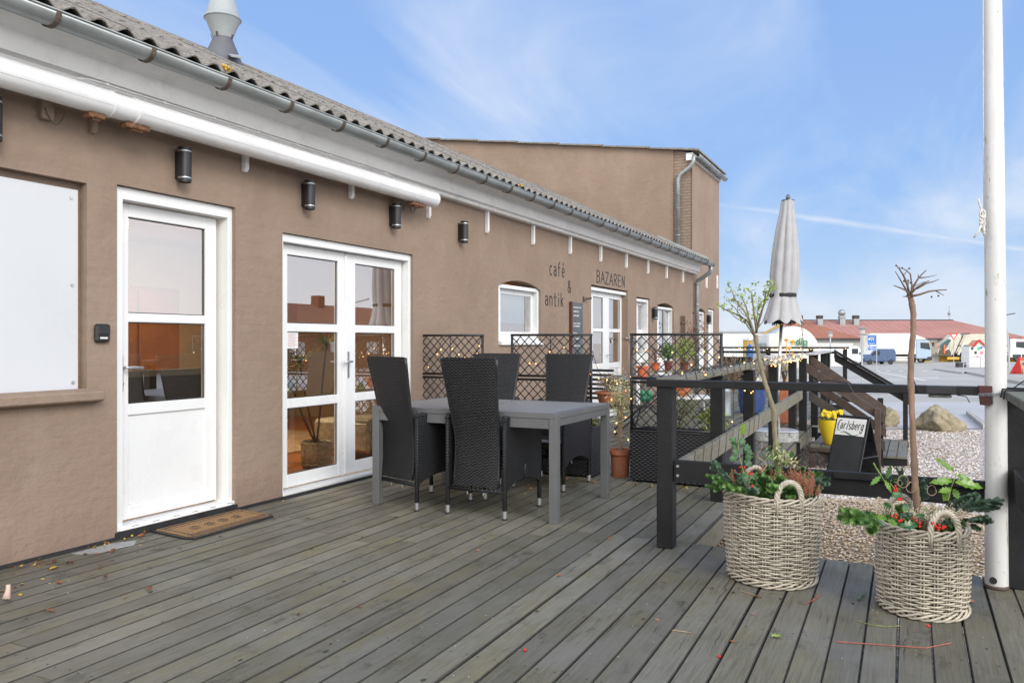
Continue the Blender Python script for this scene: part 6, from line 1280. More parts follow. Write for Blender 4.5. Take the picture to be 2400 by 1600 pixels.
def rockmesh(c, r, sc, seed, mat, name, lab, cat='boulder', sub=3, amp=.16):
    random.seed(seed); bm = bmesh.new(); bmesh.ops.create_icosphere(bm, subdivisions=sub, radius=1); dirs = [Vector((jit(1), jit(1), jit(1))).normalized() for _ in range(11)]; offs = [random.uniform(.62, .95) for _ in dirs]
    for v in bm.verts:
        k = v.co.normalized(); f_ = 1
        for d, o in zip(dirs, offs):
            if k.dot(d) > o * .9: f_ = min(f_, o / max(k.dot(d), .01))
        v.co = k * f_ * (1 + amp * .25 * sin(k.x * 7 + seed) * sin(k.y * 6) + .10 * mnoise.fractal(k * 2.3 + Vector((seed, 0, 0)), .6, 2.1, 5)); v.co = Vector((v.co.x * sc[0], v.co.y * sc[1], v.co.z * sc[2])) * r
    me = bpy.data.meshes.new(name); bm.to_mesh(me); bm.free(); me.materials.append(MATS[mat]); me.polygons.foreach_set('use_smooth', [True] * len(me.polygons)); o = bpy.data.objects.new(name, me); COL.objects.link(o); o.location = c; tag(o, lab, cat); return o
b = PZ(1880, 1000, .0); rockmesh((b.x, b.y, .065), .105, (1.1, 1, .68), 4, 'rock_small', 'stone', 'small mottled round stone lying on the deck by the stair post', 'stone')
b = P(2204, 985, 15.2); rockmesh((b.x, b.y, gz(15.2) + .13), .42, (1.0, .95, .80), 9, 'boulder', 'boulder', 'large yellowish boulder on the gravel right of the bare tree', 'boulder', 5, .3)
b = P(2084, 985, 16.0); rockmesh((b.x, b.y, gz(16) + .15), .26, (.85, .9, .95), 14, 'boulder', 'boulder', 'smaller upright boulder behind the bottom of the stair railing', 'boulder', 4, .3)
b = P(1700, 962, 13.2); t = wthing('milk_can', (b.x, b.y, 0), 'tall pale metal milk can standing behind the second railing post', 'milk can')
MB().lathe([(.10, 0), (.10, .015), (.095, .02), (.095, .38), (.10, .40), (.085, .43), (.08, .46), (.088, .47)], 24, (b.x, b.y, 0)).build('body', 'milk_metal', t, smooth=True, ang=.8)
b = P(1762, 970, 13.6); t = pot('blue_barrel_pot', 'large blue glazed pot standing behind the third railing post', (b.x, b.y, 0), .17, .23, .46, 'blue_glaze', prof=[(.16, 0), (.19, .02), (.225, .2), (.235, .33), (.225, .43), (.235, .46), (.21, .46), (.2, .42)])
b = P(1838, 985, 12.0); t = wthing('flower_box', (b.x, b.y, 0), 'tall square terracotta planter behind the middle railing posts', 'planter'); MB().prism([(-.13, -.13, 0), (.13, -.13, 0), (.13, .13, 0), (-.13, .13, 0)], (0, 0, 0), (0, 0, .56)).xf(Matrix.Translation((b.x, b.y, 0)) @ Matrix.Rotation(.3, 4, 'Z')).build('body', 'terracotta', t, bev=.01); MB().box(-.145, .145, -.145, .145, .56, .61).xf(Matrix.Translation((b.x, b.y, 0)) @ Matrix.Rotation(.3, 4, 'Z')).build('rim', 'terracotta', t, bev=.006)
shrub('dry_shrub', 'brown seed heads and yellowing shoots in the tall terracotta planter', 'shrub', (b.x, b.y, .58), .16, .42, 260, .045, 'leaf_olive', 'twig', asp=.3, stems=26)
b = P(1765, 900, 13.6); shrub('dry_shrub', 'bare twiggy bush in the blue barrel pot', 'shrub', (b.x, b.y, .44), .25, .48, 160, .03, 'dry_twigs', 'dry_twigs', stems=60)
b = P(1720, 880, 14.5); shrub('dry_shrub', 'bare greyish twiggy bush behind the right trellis edge', 'shrub', (b.x, b.y, .3), .45, .75, 600, .03, 'leaf_grey', 'dry_twigs', stems=110)
b = P(1800, 850, 15.0); shrub('dry_shrub', 'bare tangled bush behind the parasol pole', 'shrub', (b.x, b.y, .3), .42, .72, 400, .03, 'dry_twigs', 'dry_twigs', stems=90)
b = P(1660, 860, 14.0); shrub('green_shrub', 'greyish green lavender bushes seen through the right trellis', 'shrub', (b.x, b.y, .3), .38, .5, 1500, .05, 'leaf_grey', asp=.15, stems=20)
# thin tall seed stalk, orange rusty garden stake with leaves
b = P(1880, 830, 11.6); t = wthing('tall_stalk', (b.x, b.y, .5), 'tall thin dry stalk with seed tufts rising beside the parasol pole', 'plant'); pts = [P(1881 - 2 * sin(k), y, 11.6) for k, y in enumerate(range(860, 745, -12))]; MB().tube([Vector((b.x, b.y, .5))] + pts, .005, 5).build('stem', 'twig', t); mb = MB(); [leafcloud(mb, P(1880 + jit(4), y, 11.6), (.03, .02, .02), 6, .03) for y in (750, 762, 775, 783, 796, 806)]; mb.build('seed_tufts', 'dry_twigs', t, fixn=False, kind='stuff')
b = P(1843, 850, 12.4); t = wthing('rusty_flower_stake', (b.x, b.y, .5), 'orange metal flower shaped garden stakes behind the railing lights', 'garden ornament')
for x, y in ((1843, 796), (1850, 815), (1856, 828)): p = P(x, y, 12.4); MB().tube([(p.x, p.y, .55), p], .006, 5).build('stem', 'silo_orange', t); MB().ball(p, .035, 6, sc=(1, .3, .6)).build('flower_head', 'silo_orange', t)
# bistro table with terracotta pot, folding chair, slatted bench, heather bowl
zt_ = .745; b = P(1500, 884, 10.5); t = wthing('bistro_table', (b.x, b.y, 0), 'grey folding bistro table with crossed black legs behind the right trellis', 'table')
MB().prism([tuple(P(x, 884, d).xy) + (zt_ - .015,) for x, d in ((1419, 10.1), (1600, 10.1), (1610, 11.2), (1440, 11.2))], (0, 0, 0), (0, 0, .02)).build('tabletop', 'vent_grey', t, bev=.003)
for x0, x1, d in ((1455, 1590, 10.25), (1590, 1440, 10.3), (1455, 1590, 11.0), (1590, 1440, 11.05)): a = P(x0, 884, d); c = P(x1, 884, d); MB().tube([(a.x, a.y, zt_ - .02), (c.x, c.y, 0.01)], .012, 6).build('leg', 'black_metal', t)
b = P(1506, 880, 10.5); t = pot('square_pot', 'orange terracotta pot on the bistro table behind the right trellis', (b.x, b.y, zt_ + .005), .065, .072, .15, 'terracotta_bright', n=20); shrub('small_plant', 'small low plant in the orange pot on the bistro table', 'plant', (b.x, b.y, zt_ + .15), .07, .06, 60, .03, 'leaf_grey')
b = P(1430, 900, 9.3); bz = .42; t = pot('terracotta_bowl', 'wide terracotta bowl with dried heather left of the right trellis', (b.x, b.y, .50), .13, .17, .14, 'terracotta', rim=.01); shrub('dry_heather', 'round brown dried heather bush in the wide terracotta bowl', 'shrub', (b.x, b.y, .60), .17, .24, 900, .02, 'dry_twigs', 'dry_twigs', stems=120)
lights('string lights lying in the dried heather bush', [(b.x - .15 + .03 * k, b.y + jit(.1) - .05, .78 + jit(.04)) for k in range(11)], 6)
t = wthing('slatted_bench', (b.x - .2, b.y, 0), 'black slatted folding bench under the terracotta bowl', 'bench')
for k in range(9): MB().box(b.x - .55, b.x + .38, b.y - .24 + .055 * k, b.y - .205 + .055 * k, .455, .475).build('slat', 'black_metal', t)
for k in range(7): MB().box(b.x - .55, b.x - .10, b.y + .28 + .02 * k, b.y + .295 + .02 * k, .52 + .055 * k, .55 + .055 * k).build('back_slat', 'black_metal', t)
for x in (b.x - .5, b.x + .3): MB().tube([(x, b.y - .2, .45), (x, b.y + .22, .01)], .012, 6).build('leg', 'black_metal', t); MB().tube([(x, b.y + .22, .45), (x, b.y - .2, .01)], .012, 6).build('leg', 'black_metal', t)
# shelf with potted plants
d = 13.0; a = P(1497, 868, d); c = P(1700, 868, d + .6); t = wthing('plant_shelf', (a.x, a.y, 0), 'long grey wooden bench carrying four potted plants behind the right trellis', 'bench')
MB().prism([(a.x, a.y - .15, .715), (c.x, c.y - .15, .715), (c.x, c.y + .15, .715), (a.x, a.y + .15, .715)], (0, 0, 0), (0, 0, .03)).build('top_board', 'rail_wood', t, bev=.004)
for x, y in ((a.x + .1, a.y), (c.x - .1, c.y)): MB().box(x - .04, x + .04, y - .12, y + .12, 0, .714).build('leg', 'rail_wood', t)
for i, (px, r_, h_, mt_, lab, sh) in enumerate(((1536, .075, .13, 'terracotta_bright', 'terracotta pot with bare brown twigs on the grey bench', ('dry_twigs', .34, 50)), (1566, .07, .15, 'brown_plastic', 'dark red plastic pot with a bushy dark green plant on the grey bench', ('leaf_green', .30, 420)), (1604, .07, .13, 'brown_plastic', 'dark red plastic pot with a wide bright green plant on the grey bench', ('leaf_fresh', .40, 420)))):
    q = P(px, 868, 13.1 + .1 * i); t = pot('plant_pot', lab, (q.x, q.y, .745), r_ * .8, r_, h_, mt_, n=20); shrub('potted_plant', ('bare brown twigs rising from the terracotta pot on the grey bench', 'bushy dark green plant in the middle pot on the grey bench', 'wide bright green plant in the right pot on the grey bench')[i], 'plant', (q.x, q.y, .745 + h_ - .02), (.10, .14, .18)[i], sh[1], sh[2], .05, sh[0], stems=14, asp=.5)
q = P(1592, 930, 8.9); t = wthing('round_white_table', (q.x, q.y + .2, 0), 'round white garden table behind the lower half of the right trellis', 'table'); MB().lathe([(.30, .575), (.31, .585), (.31, .60), (.30, .605)], 40, (q.x, q.y + .2, 0), capt=True).build('tabletop', 'white_frame', t); 
for a in (0, 2.1, 4.2): MB().tube([(q.x + .22 * cos(a), q.y + .2 + .22 * sin(a), .575), (q.x + .28 * cos(a), q.y + .2 + .28 * sin(a), 0)], .010, 6).build('leg', 'white_frame', t)
pot('orange_bowl_pot', 'orange terracotta bowl standing on the round white table', (q.x, q.y + .12, .606), .07, .095, .12, 'terracotta_bright', n=24)
t = wthing('garden_gloves', (q.x - .62, q.y, .62), 'pair of green palmed gardening gloves hanging behind the right trellis', 'gloves')
for k in (0, 1):
    g0 = P(1507 + 14 * k, 922, 8.6); mb = MB(); mb.ball(g0, .035, 6, sc=(.8, .4, 1.2)); [mb.tube([g0 + Vector((.010 * (j - 1.5), 0, -.02)), g0 + Vector((.016 * (j - 1.5), 0, -.085 + .006 * abs(j - 1.5)))], .008, 6) for j in range(4)]; mb.tube([g0 + Vector((.02, 0, 0)), g0 + Vector((.05, 0, -.03))], .009, 6); mb.build('glove', 'dlg_green', t, smooth=True)
# dry climber and narrow trellis on the far wall
b = PX(1605, 800, .06); t = wthing('wall_trellis', (0.05, b.y, .6), 'narrow dark wooden trellis on the wall left of the downpipe', 'trellis')
for k in range(4): MB().box(.02, .035, b.y - .16 + .09 * k, b.y - .13 + .09 * k, .4, PX(1605, 740, .03).z).build('slat', 'twig', t)
for z in (.8, 1.2, 1.6): MB().box(.036, .05, b.y - .18, b.y + .16, z, z + .03).build('slat', 'twig', t)
t = shrub('dry_climber', 'reddish dry climbing plant between the narrow trellis and the downpipe', 'climber', (.10, b.y + .55, .8), .35, 1.0, 200, .06, 'leaf_red', 'twig', asp=.6, stems=12)
# ------------------------------------------------------------------ far scene across the car park
DF = 112.; fz = gz(DF)
bR = thing('warehouse', tuple(P(2060, 800, DF).xy) + (fz,), 'long low building with a reddish tiled roof and ochre and grey walls', 'building', rz=TH - .035)
u0, u1 = (1828 - 2060) * DF / FPX, (2392 - 2060) * DF / FPX; HE = 1.22 + 7.2 * DF / FPX - fz; HR = 1.22 + 51 * DF / FPX - fz; GD = 7.5
um_ = (2165 - 2060) * DF / FPX
MB().box(u0, um_, 0, 14, 0, HE).build('wall', 'grey_wall', bR); MB().box(um_ + .002, u1, -.02, 14, 0, HE).build('wall', 'ochre_wall', bR)
split = (1925 - 2060) * DF / FPX; ur = (2293 - 2060) * DF / FPX
def roofp(a, b, c, d, mt, nm='roof'): MB().prism([(a, -.6, HE - .05), (b, -.6, HE - .05), (c, GD, HR), (d, GD, HR)], (0, 0, 0), (0, 0, .12)).build(nm, mt, bR)
roofp(u0 - .3, split + 5.2, split, u0 + 1.6 - .3 + 2, 'tile_orange'); roofp(split + 5.2, u1 + .6, ur, split, 'tile_pink')
MB().prism([(u1 + .6, -.6, HE - .05), (u1 + .6, 15, HE - .05), (ur, GD, HR)], (0, 0, 0), (0, 0, .1)).build('roof', 'tile_pink', bR)
MB().prism([(u0, 0, HE), (u0, 14, HE), (u0 + 3, GD, HR)], (0, 0, 0), (.1, 0, 0)).build('gable', 'ochre_wall', bR)
MB().box(u0 - .3, u1 + .6, -.75, -.6, HE - .12, HE + .02).build('gutter', 'chassis', bR); MB().box(um_, u1, -.10, -.025, HE - .55, HE - .13).build('fascia_board', 'white_wall', bR)
MB().beam((u0 + 2.4, GD, HR + .12), (ur, GD, HR + .12), .3, .18).build('ridge_cap', 'chassis', bR)
for px, kind in ((1898, 0), (1906, 1), (1955, 1), (2009, 2), (2043, 1)):
    x = (px - 2060) * DF / FPX; v = [.75, .6, .6][0]; yv = GD * v; zv = HE + (HR - HE) * v; 
    vt = MB().box(x - .38, x + .38, yv - .38, yv + .38, zv - .3, zv + .95 + (.3 if kind == 0 else 0)).build('roof_vent', 'zinc' if kind else 'interior_floor', bR)
    MB().box(x - .42, x + .42, yv - .42, yv + .42, zv + .95 + (.3 if kind == 0 else 0), zv + 1.45 + (.3 if kind == 0 else 0)).build('cowl', 'sofa_cloth' if kind != 2 else 'zinc', vt, bev=.08)
    if kind == 2: MB().lathe([(.30, 1.45), (.55, 1.7), (.45, 2.1), (.2, 2.3)], 12, (x, yv, zv), capt=True).build('cowl', 'zinc', vt, smooth=True)
    MB().box(x - .8, x + .8, yv - .9, yv - .39, zv - .55, zv - .10).build('flashing', 'zinc', vt)
for px in (2185, 2330): 
    x = (px - 2060) * DF / FPX; dr_ = MB().box(x - .55, x + .75, -.10, -.025, 0, 2.3).build('door', 'white_wall', bR); MB().box(x - .3, x + .5, -.13, -.105, 1.45, 2.0).build('pane', 'car_glass', dr_)
for px in (1945, 1975): x = (px - 2060) * DF / FPX; MB().box(x - .6, x + .6, -.05, -.003, 1.3, 2.2).build('window', 'car_glass', bR)
MB().tube([(ur - .5, GD, HR), (ur - .5, GD, HR + 2.2)], .05, 6).build('mast', 'zinc', bR); MB().ball((ur - .5, GD, HR + 1.1), .25, 6).build('sensor', 'zinc', bR)
# hut in front of it, white container, silo
q = P(1965, 800, 92); t = thing('site_hut', (q.x, q.y, gz(92)), 'low white hut with one window behind the stair railing', 'hut', rz=TH)
MB().box(-2.6, 1.55, 0, 3, 0, 2.45).build('wall', 'white_wall', t); MB().box(-2.7, 1.65, -.1, 3.1, 2.452, 2.6).build('roof', 'white_trim', t); MB().box(-.5, .3, -.03, -.002, .9, 1.9).build('window', 'car_glass', t)
q = P(1853, 800, 84); sr = 60 * 84 / FPX; zc = 1.22 + (799.5 - 764) * 84 / FPX - sr
t = thing('storage_tank', (q.x, q.y, gz(84)), 'big white domed storage tank with green company letters behind the parasol pole', 'tank', rz=TH)
zl_ = zc - gz(84); mb = MB(); mb.lathe([(sr, 0), (sr, 2.8)] + [(sr * cos(a), 2.8 + sr * .35 * sin(a)) for a in [pi / 2 * i / 8 for i in range(1, 9)]], 40); mb.v = [(x, -z, y) for x, y, z in mb.v]
mb.v = [(x, y + 2.0, z + zl_) for x, y, z in mb.v]; mb.build('shell', 'silo_white', t, smooth=True)
MB().box(-2.6, -1.2, -1.0, 2.6, zl_ + .5, zl_ + 1.9).build('hatch_housing', 'white_wall', t, bev=.1); MB().box(-3.0, -2.2, -.2, 2, 0, zl_ + .9).build('side_duct', 'zinc', t)
sx_ = 84 / FPX; Y_ = -2.05 + 0.0
strokes(t, 'dl', ((1851.0 - 1853) * sx_, Y_ + .22, EYE + (PCY - 807) * sx_ - gz(84)), (1, 0, 0), (0, 0, 1), 15 * sx_, 9.5 * sx_, 1.2 * sx_, 2.2 * sx_, 'dlg_green', .06, 'letters d l in green')
strokes(t, 'g', ((1866.5 - 1853) * sx_, Y_ + .22, EYE + (PCY - 807) * sx_ - gz(84)), (1, 0, 0), (0, 0, 1), 14.5 * sx_, 11 * sx_, 1, 2.2 * sx_, 'dlg_green', .06, 'letter g in green')
for k in range(3): MB().ball(((1843.5 - 1853) * sx_ + .14 * (k - 1), Y_ + .20, EYE + (PCY - 799) * sx_ - gz(84) + .05 * (k == 1)), .12, 5).build('flower_logo', 'silo_orange', t)
MB().box((1843.3 - 1853) * sx_ - .03, (1843.3 - 1853) * sx_ + .03, Y_ + .16, Y_ + .26, EYE + (PCY - 808) * sx_ - gz(84), EYE + (PCY - 800) * sx_ - gz(84)).build('flower_logo', 'silo_orange', t)
q = P(1742, 800, 150); t = thing('far_hall', (q.x, q.y, fz), 'long pale flat building on the horizon left of the young tree', 'building', rz=TH); MB().box(-9, 14, 0, 20, 0, 1.22 + 20 * 150 / FPX - fz - .0).build('wall', 'white_wall', t); MB().box(-9.2, 14.2, -.2, 20, 1.22 + 20 * 150 / FPX - fz + .002, 1.22 + 24 * 150 / FPX - fz).build('roof', 'zinc', t)
q = P(1775, 800, 130); t = thing('yellow_shed', (q.x, q.y, fz), 'small pale yellow shed beside the blue parasol', 'shed', rz=TH); MB().box(-1.2, 1.3, 0, 4, 0, 1.22 + 3 * 130 / FPX - fz).build('wall', 'ochre_wall', t); MB().box(-1.4, 1.5, -.2, 4.2, 1.22 + 3 * 130 / FPX - fz + .002, 1.22 + 7 * 130 / FPX - fz).build('roof', 'white_trim', t)
q = P(1757, 800, 42); t = thing('blue_parasol', (q.x, q.y, gz(42)), 'closed blue parasol standing far behind the young tree', 'parasol'); MB().tube([(0, 0, 0), (0, 0, 1.5)], .03, 6).build('pole', 'galv', t); MB().lathe([(.06, .4), (.20, .5), (.17, .95), (.19, 1.1), (.12, 1.5), (.03, 1.62)], 12, (0, 0, .1), capt=True).xf(Matrix.Translation((0, 0, .25))).build('canopy', 'parasol_blue', t, smooth=True)
q = P(1753, 800, 70); t = thing('flag_mast', (q.x, q.y, gz(70)), 'thin bare mast on the horizon beside the blue parasol', 'mast'); MB().tube([(0, 0, 0), (0, 0, 1.22 + 44 * 70 / FPX - gz(70))], .03, 6).build('pole', 'galv', t)
# houses opposite, seen only mirrored in the glass
t = thing('brick_house', (31, 44, -.9), 'red brick house with an orange tiled roof across the road, mirrored in the door glass', 'house')
MB().box(0, 8, -8, 12, 0, 2.75).build('wall', 'brick_red', t); MB().prism([(-.5, -8.6, 2.7), (4, -4, 4.75), (4, 9, 4.75), (-.5, 12.6, 2.7)], (0, 0, 0), (.15, 0, .1)).build('roof', 'tile_orange', t)
MB().prism([(-.5, -8.6, 2.7), (8.5, -8.6, 2.7), (4, -4, 4.75)], (0, 0, 0), (0, 0, .1)).build('roof', 'tile_orange', t); MB().box(3.6, 4.3, 2, 2.7, 4.5, 5.5).build('chimney', 'brick_red', t)
for y in (-5, -1, 3, 7): MB().box(-.05, -.002, y, y + 1.4, .9, 2.1).build('window', 'white_wall', t)
t = thing('brick_house', (31, 24, -.9), 'long low red brick building with a dark flat roof, mirrored in the door glass', 'house')
MB().box(0, 8, -12, 11, 0, 3.1).build('wall', 'brick_red', t); MB().box(-.3, 8.3, -12.3, 11.3, 3.102, 3.3).build('roof', 'chassis', t)
for y in (-8, -3, 2, 7): MB().box(-.05, -.002, y, y + 1.6, .9, 2.1).build('window', 'car_glass', t)
t = thing('street_lamp', (24, 36, -.9), 'grey lamp post across the road, mirrored in the door glass', 'street lamp'); MB().tube([(0, 0, 0), (0, 0, 4.2), (-1.5, 0, 4.5)], .06, 8).build('pole', 'galv', t)
# vehicles
def wheel(t, x, y, r, w_=.22, rimr=.6):
    o = MB().lathe([(r * .75, -w_ / 2), (r, -w_ / 2 + .03), (r, w_ / 2 - .03), (r * .75, w_ / 2)], 24).xf(Matrix.Translation((x, y, r)) @ Matrix.Rotation(pi / 2, 4, 'X')).build('wheel', 'tyre', t, smooth=True, ang=.7)
    MB().lathe([(r * rimr, -w_ / 2 - .005), (r * rimr * .9, -w_ / 2 + .02), (r * .2, -w_ / 2 + .03), (.001, -w_ / 2 - .01)], 16, capb=False).xf(Matrix.Translation((x, y, r)) @ Matrix.Rotation(-pi / 2, 4, 'X') @ Matrix.Scale(-1 if y < 0 else 1, 4, (0, 0, 1))).build('rim', 'rim', o, smooth=True)
def sidebody(t, prof, y0, y1, mat, name='body', bev=.06): return MB().prism([(x, y0, z) for x, z in prof], (0, y0, 0), (0, y1, 0)).build(name, mat, t, bev=bev)
dV = 99.; q = P(2052, 800, dV); t = thing('parked_van', (q.x, q.y, gz(dV)), 'dark blue panel van parked in front of the white box truck', 'van', rz=TH + pi + .22)
sidebody(t, [(-2.25, .35), (2.1, .35), (2.28, .55), (2.28, .85), (2.1, 1.02), (1.35, 1.18), (.75, 1.78), (.4, 1.92), (-2.05, 1.92), (-2.25, 1.5)], -.92, .92, 'van_blue', bev=.10)
for s_ in (1, -1):
    MB().prism([(x, .925 * s_, z) for x, z in ((1.25, 1.20), (.78, 1.68), (.1, 1.68), (.1, 1.15))], (0, 0, 0), (0, .01 * s_, 0)).build('side_window', 'car_glass', t)
    for x in (1.45, -1.5): wheel(t, x, .84 * s_, .33)
    MB().box(1.0, 1.12, .93 * s_ - .02, .93 * s_ + .14 * s_, 1.14, 1.30).build('mirror', 'chassis', t, bev=.02)
    MB().box(2.18, 2.31, .50 * s_ - .2, .50 * s_ + .2, .78, .96).build('headlight', 'white_frame', t, bev=.02)
MB().prism([(1.42, -.80, 1.20), (1.42, .80, 1.20), (.82, .72, 1.76), (.82, -.72, 1.76)], (0, 0, 0), (.02, 0, .02)).build('windscreen', 'white_wall', t); MB().box(2.2, 2.34, -.85, .85, .35, .58).build('bumper', 'chassis', t, bev=.03)
MB().box(2.335, 2.35, -.26, .26, .42, .53).build('number_plate', 'paper', t)
for x in (.08, -1.0): MB().box(x, x + .02, .921, .926, .5, 1.85).build('door_gap', 'chassis', t); MB().box(x, x + .02, -.926, -.921, .5, 1.85).build('door_gap', 'chassis', t)
dT = 106.; q = P(2094, 800, dT); t = thing('box_truck', (q.x, q.y, gz(dT)), 'truck with a long plain white cargo box and light blue cab', 'truck', rz=TH + .06)
MB().box(-3.9, 2.35, -1.25, 1.25, 1.15, 3.88).build('cargo_box', 'truck_white', t, bev=.03); MB().box(-3.92, 2.37, -1.27, -1.245, 3.80, 3.90).build('edge_trim', 'white_frame', t); MB().box(-3.9, 2.3, -.5, .5, .75, 1.14).build('chassis', 'chassis', t)
for z in (.72, .40): MB().box(-2.3, 1.9, -1.22, -1.17, z, z + .13).build('side_guard', 'white_frame', t)
MB().box(-4.9, -3.95, -1.30, -1.25, 1.0, 3.75).build('rear_door', 'chassis', t); MB().box(-4.8, -4.05, -1.32, -1.305, 1.1, 3.65).build('door_panel', 'grey_wall', t)
sidebody(t, [(2.42, .55), (4.50, .55), (4.55, 1.2), (4.45, 2.3), (4.2, 2.95), (2.42, 3.02)], -1.2, 1.2, 'cab_blue', 'cab', .08); sidebody(t, [(2.42, 3.03), (4.1, 3.03), (3.5, 3.35), (2.42, 3.75)], -1.05, 1.05, 'white_wall', 'roof_spoiler', .1)
MB().prism([(x, -1.205, z) for x, z in ((3.0, 1.95), (4.35, 1.75), (4.15, 2.65), (3.0, 2.7))], (0, 0, 0), (0, -.02, 0)).build('side_window', 'car_glass', t); MB().box(3.9, 4.6, -1.23, 1.23, .35, .85).build('bumper', 'chassis', t, bev=.05)
for x, y in ((3.2, -1.05), (3.2, 1.05), (-2.9, -1.05), (-2.9, 1.05), (2.05, -1.0)): wheel(t, x, y, .52 if x > 3 or x < 0 else .42, .3)
MB().box(4.45, 4.75, -1.45, -1.3, 2.2, 2.75).build('mirror', 'chassis', t, bev=.03)
dG = 111.; q = P(2290, 800, dG); t = thing('refuse_truck', (q.x, q.y, gz(dG)), 'cream refuse collection truck with dark green tailgate machinery, partly behind the flagpole', 'truck', rz=TH + .02)
sidebody(t, [(-3.6, 1.35), (3.7, 1.35), (3.7, 3.7), (3.3, 3.85), (-2.3, 3.85), (-2.7, 3.6)], -1.22, 1.22, 'garb_white', 'hopper_body', .06); sidebody(t, [(-6.2, 1.0), (-4.4, .85), (-3.3, 1.3), (-2.45, 3.6), (-2.9, 3.95), (-4.6, 3.3), (-5.9, 2.2)], -1.15, 1.15, 'garb_white', 'tailgate', .08); sidebody(t, [(-6.0, 1.9), (-5.2, 1.7), (-4.3, 3.0), (-4.7, 3.2), (-5.8, 2.4)], -1.2, -1.155, 'garb_green', 'tailgate_panel', .02); sidebody(t, [(-6.15, 1.05), (-4.3, .9), (-4.5, 1.7), (-5.9, 1.8)], -1.2, -1.155, 'rust_dark', 'loading_hopper', .02)
for i, (a, b) in enumerate((((-3.4, 1.0), (-2.2, 3.6)), ((-3.9, 1.1), (-2.7, 3.7)), ((-5.2, 1.6), (-3.2, 3.3)))): MB().beam((a[0], -1.26, a[1]), (b[0], -1.26, b[1]), .08, (.30, .10, .18)[i], (1, 0, 0)).build('strut', 'garb_white' if i != 1 else 'wicker_dark', t)
sidebody(t, [(-4.4, 1.2), (-3.5, 1.4), (-2.7, 3.3), (-3.6, 3.2)], -1.24, -1.16, 'garb_white', 'side_plate', .02); MB().beam((-6.4, -.9, 1.2), (-4.2, -.9, .8), .3, .12).build('bin_lift', 'rust_dark', t); MB().beam((-3.0, -1.25, 3.85), (-1.8, -1.25, 3.95), .1, .12).build('hose', 'chassis', t)
MB().box(-5.4, -5.2, -1.28, -1.2, 1.2, 2.4).build('marker', 'orange_part', t); MB().box(-6.1, -5.95, -1.25, -1.15, 1.9, 2.3).build('marker', 'orange_part', t); MB().box(-3.5, 3.6, -1.24, -1.225, 2.15, 2.35).build('stripe', 'garb_green', t)
MB().box(-4.8, -3.0, -1.1, -1.0, .35, .7).build('underrun_bar', 'ochre_wall', t); MB().box(-3.2, 4.3, -.5, .5, .7, 1.3).build('chassis', 'chassis', t); sidebody(t, [(-2.5, 1.3), (-2.3, .9), (1.0, .9), (1.0, 1.3)], -1.25, -1.0, 'tyre', 'mudguard', .03)
sidebody(t, [(3.9, .6), (6.5, .6), (6.55, 1.4), (6.4, 2.6), (6.1, 3.15), (3.9, 3.2)], -1.2, 1.2, 'white_wall', 'cab', .08); MB().prism([(x, -1.205, z) for x, z in ((4.7, 2.05), (6.3, 1.85), (6.05, 2.8), (4.7, 2.8))], (0, 0, 0), (0, -.02, 0)).build('side_window', 'car_glass', t)
MB().box(4.2, 6.2, -1.22, -1.1, .5, 1.2).build('side_step', 'chassis', t, bev=.04)
for x in (-2.6, -1.3, 5.0): wheel(t, x, -1.05, .52, .3); wheel(t, x, 1.05, .52, .3)
for x in (4.6, 5.9): MB().box(x - .12, x + .12, -.9, -.7, 3.2, 3.36).build('beacon', 'orange_part', t)
q = P(1990, 800, 93); t = thing('white_van', (q.x, q.y, gz(93)), 'white van cut off behind the stair railing left of the blue van', 'van', rz=TH + .1); sidebody(t, [(-2.2, .35), (1.0, .35), (1.1, .6), (1.0, 1.9), (.7, 2.3), (-2.2, 2.3)], -.9, .9, 'white_wall', bev=.15); MB().box(.75, .9, -.98, -.90, 1.3, 1.6).build('mirror', 'chassis', t, bev=.03); MB().box(-.4, .6, -.92, -.905, 1.4, 2.0).build('side_window', 'car_glass', t); wheel(t, .2, -.8, .33)
# signs, lamps and other things on the far side
dS = 61.5; q = P(2054.5, 800, dS); g_ = gz(dS); k = dS / FPX; Zs_ = lambda y: 1.22 + (PCY - y) * k - g_
t = thing('parking_sign', (q.x, q.y, g_), 'blue two part truck direction sign on a grey pole in front of the blue van', 'sign', rz=TH)
MB().tube([(0, 0, 0), (0, 0, Zs_(784))], .035, 10).build('pole', 'galv', t); MB().tube([(-22.5 * k, .0, Zs_(800)), (-22.5 * k, 0, Zs_(784)), (0, 0, Zs_(784))], .03, 8).build('bracket', 'galv', t)
MB().box(-22 * k, -1 * k, -.04, -.01, Zs_(808), Zs_(785)).build('upper_plate', 'sign_blue', t, bev=.01); MB().box(-22 * k, -1 * k, -.04, -.01, Zs_(820.5), Zs_(810)).build('lower_plate', 'sign_blue', t, bev=.01)
mb = MB(); 
for z0, z1 in ((808, 785), (820.5, 810)):
    for a, b_, c, d in ((-22 * k, -1 * k, Zs_(z0), Zs_(z0) + .02), (-22 * k, -1 * k, Zs_(z1) - .02, Zs_(z1)), (-22 * k, -22 * k + .02, Zs_(z0) + .02, Zs_(z1) - .02), (-1 * k - .02, -1 * k, Zs_(z0) + .02, Zs_(z1) - .02)): mb.box(a, b_, -.046, -.041, c, d)
mb.build('white_border', 'white_frame', t)
MB().box(-17 * k, -6 * k, -.047, -.041, Zs_(795), Zs_(789)).build('truck_symbol', 'suitcase', t, bev=.004); MB().box(-19.5 * k, -17.2 * k, -.047, -.041, Zs_(795), Zs_(791.5)).build('truck_symbol', 'white_frame', t)
for x in (-18, -13, -8): MB().tube([(x * k, -.041, Zs_(796.5)), (x * k, -.048, Zs_(796.5))], 1.2 * k, 8).build('truck_symbol', 'white_frame', t)
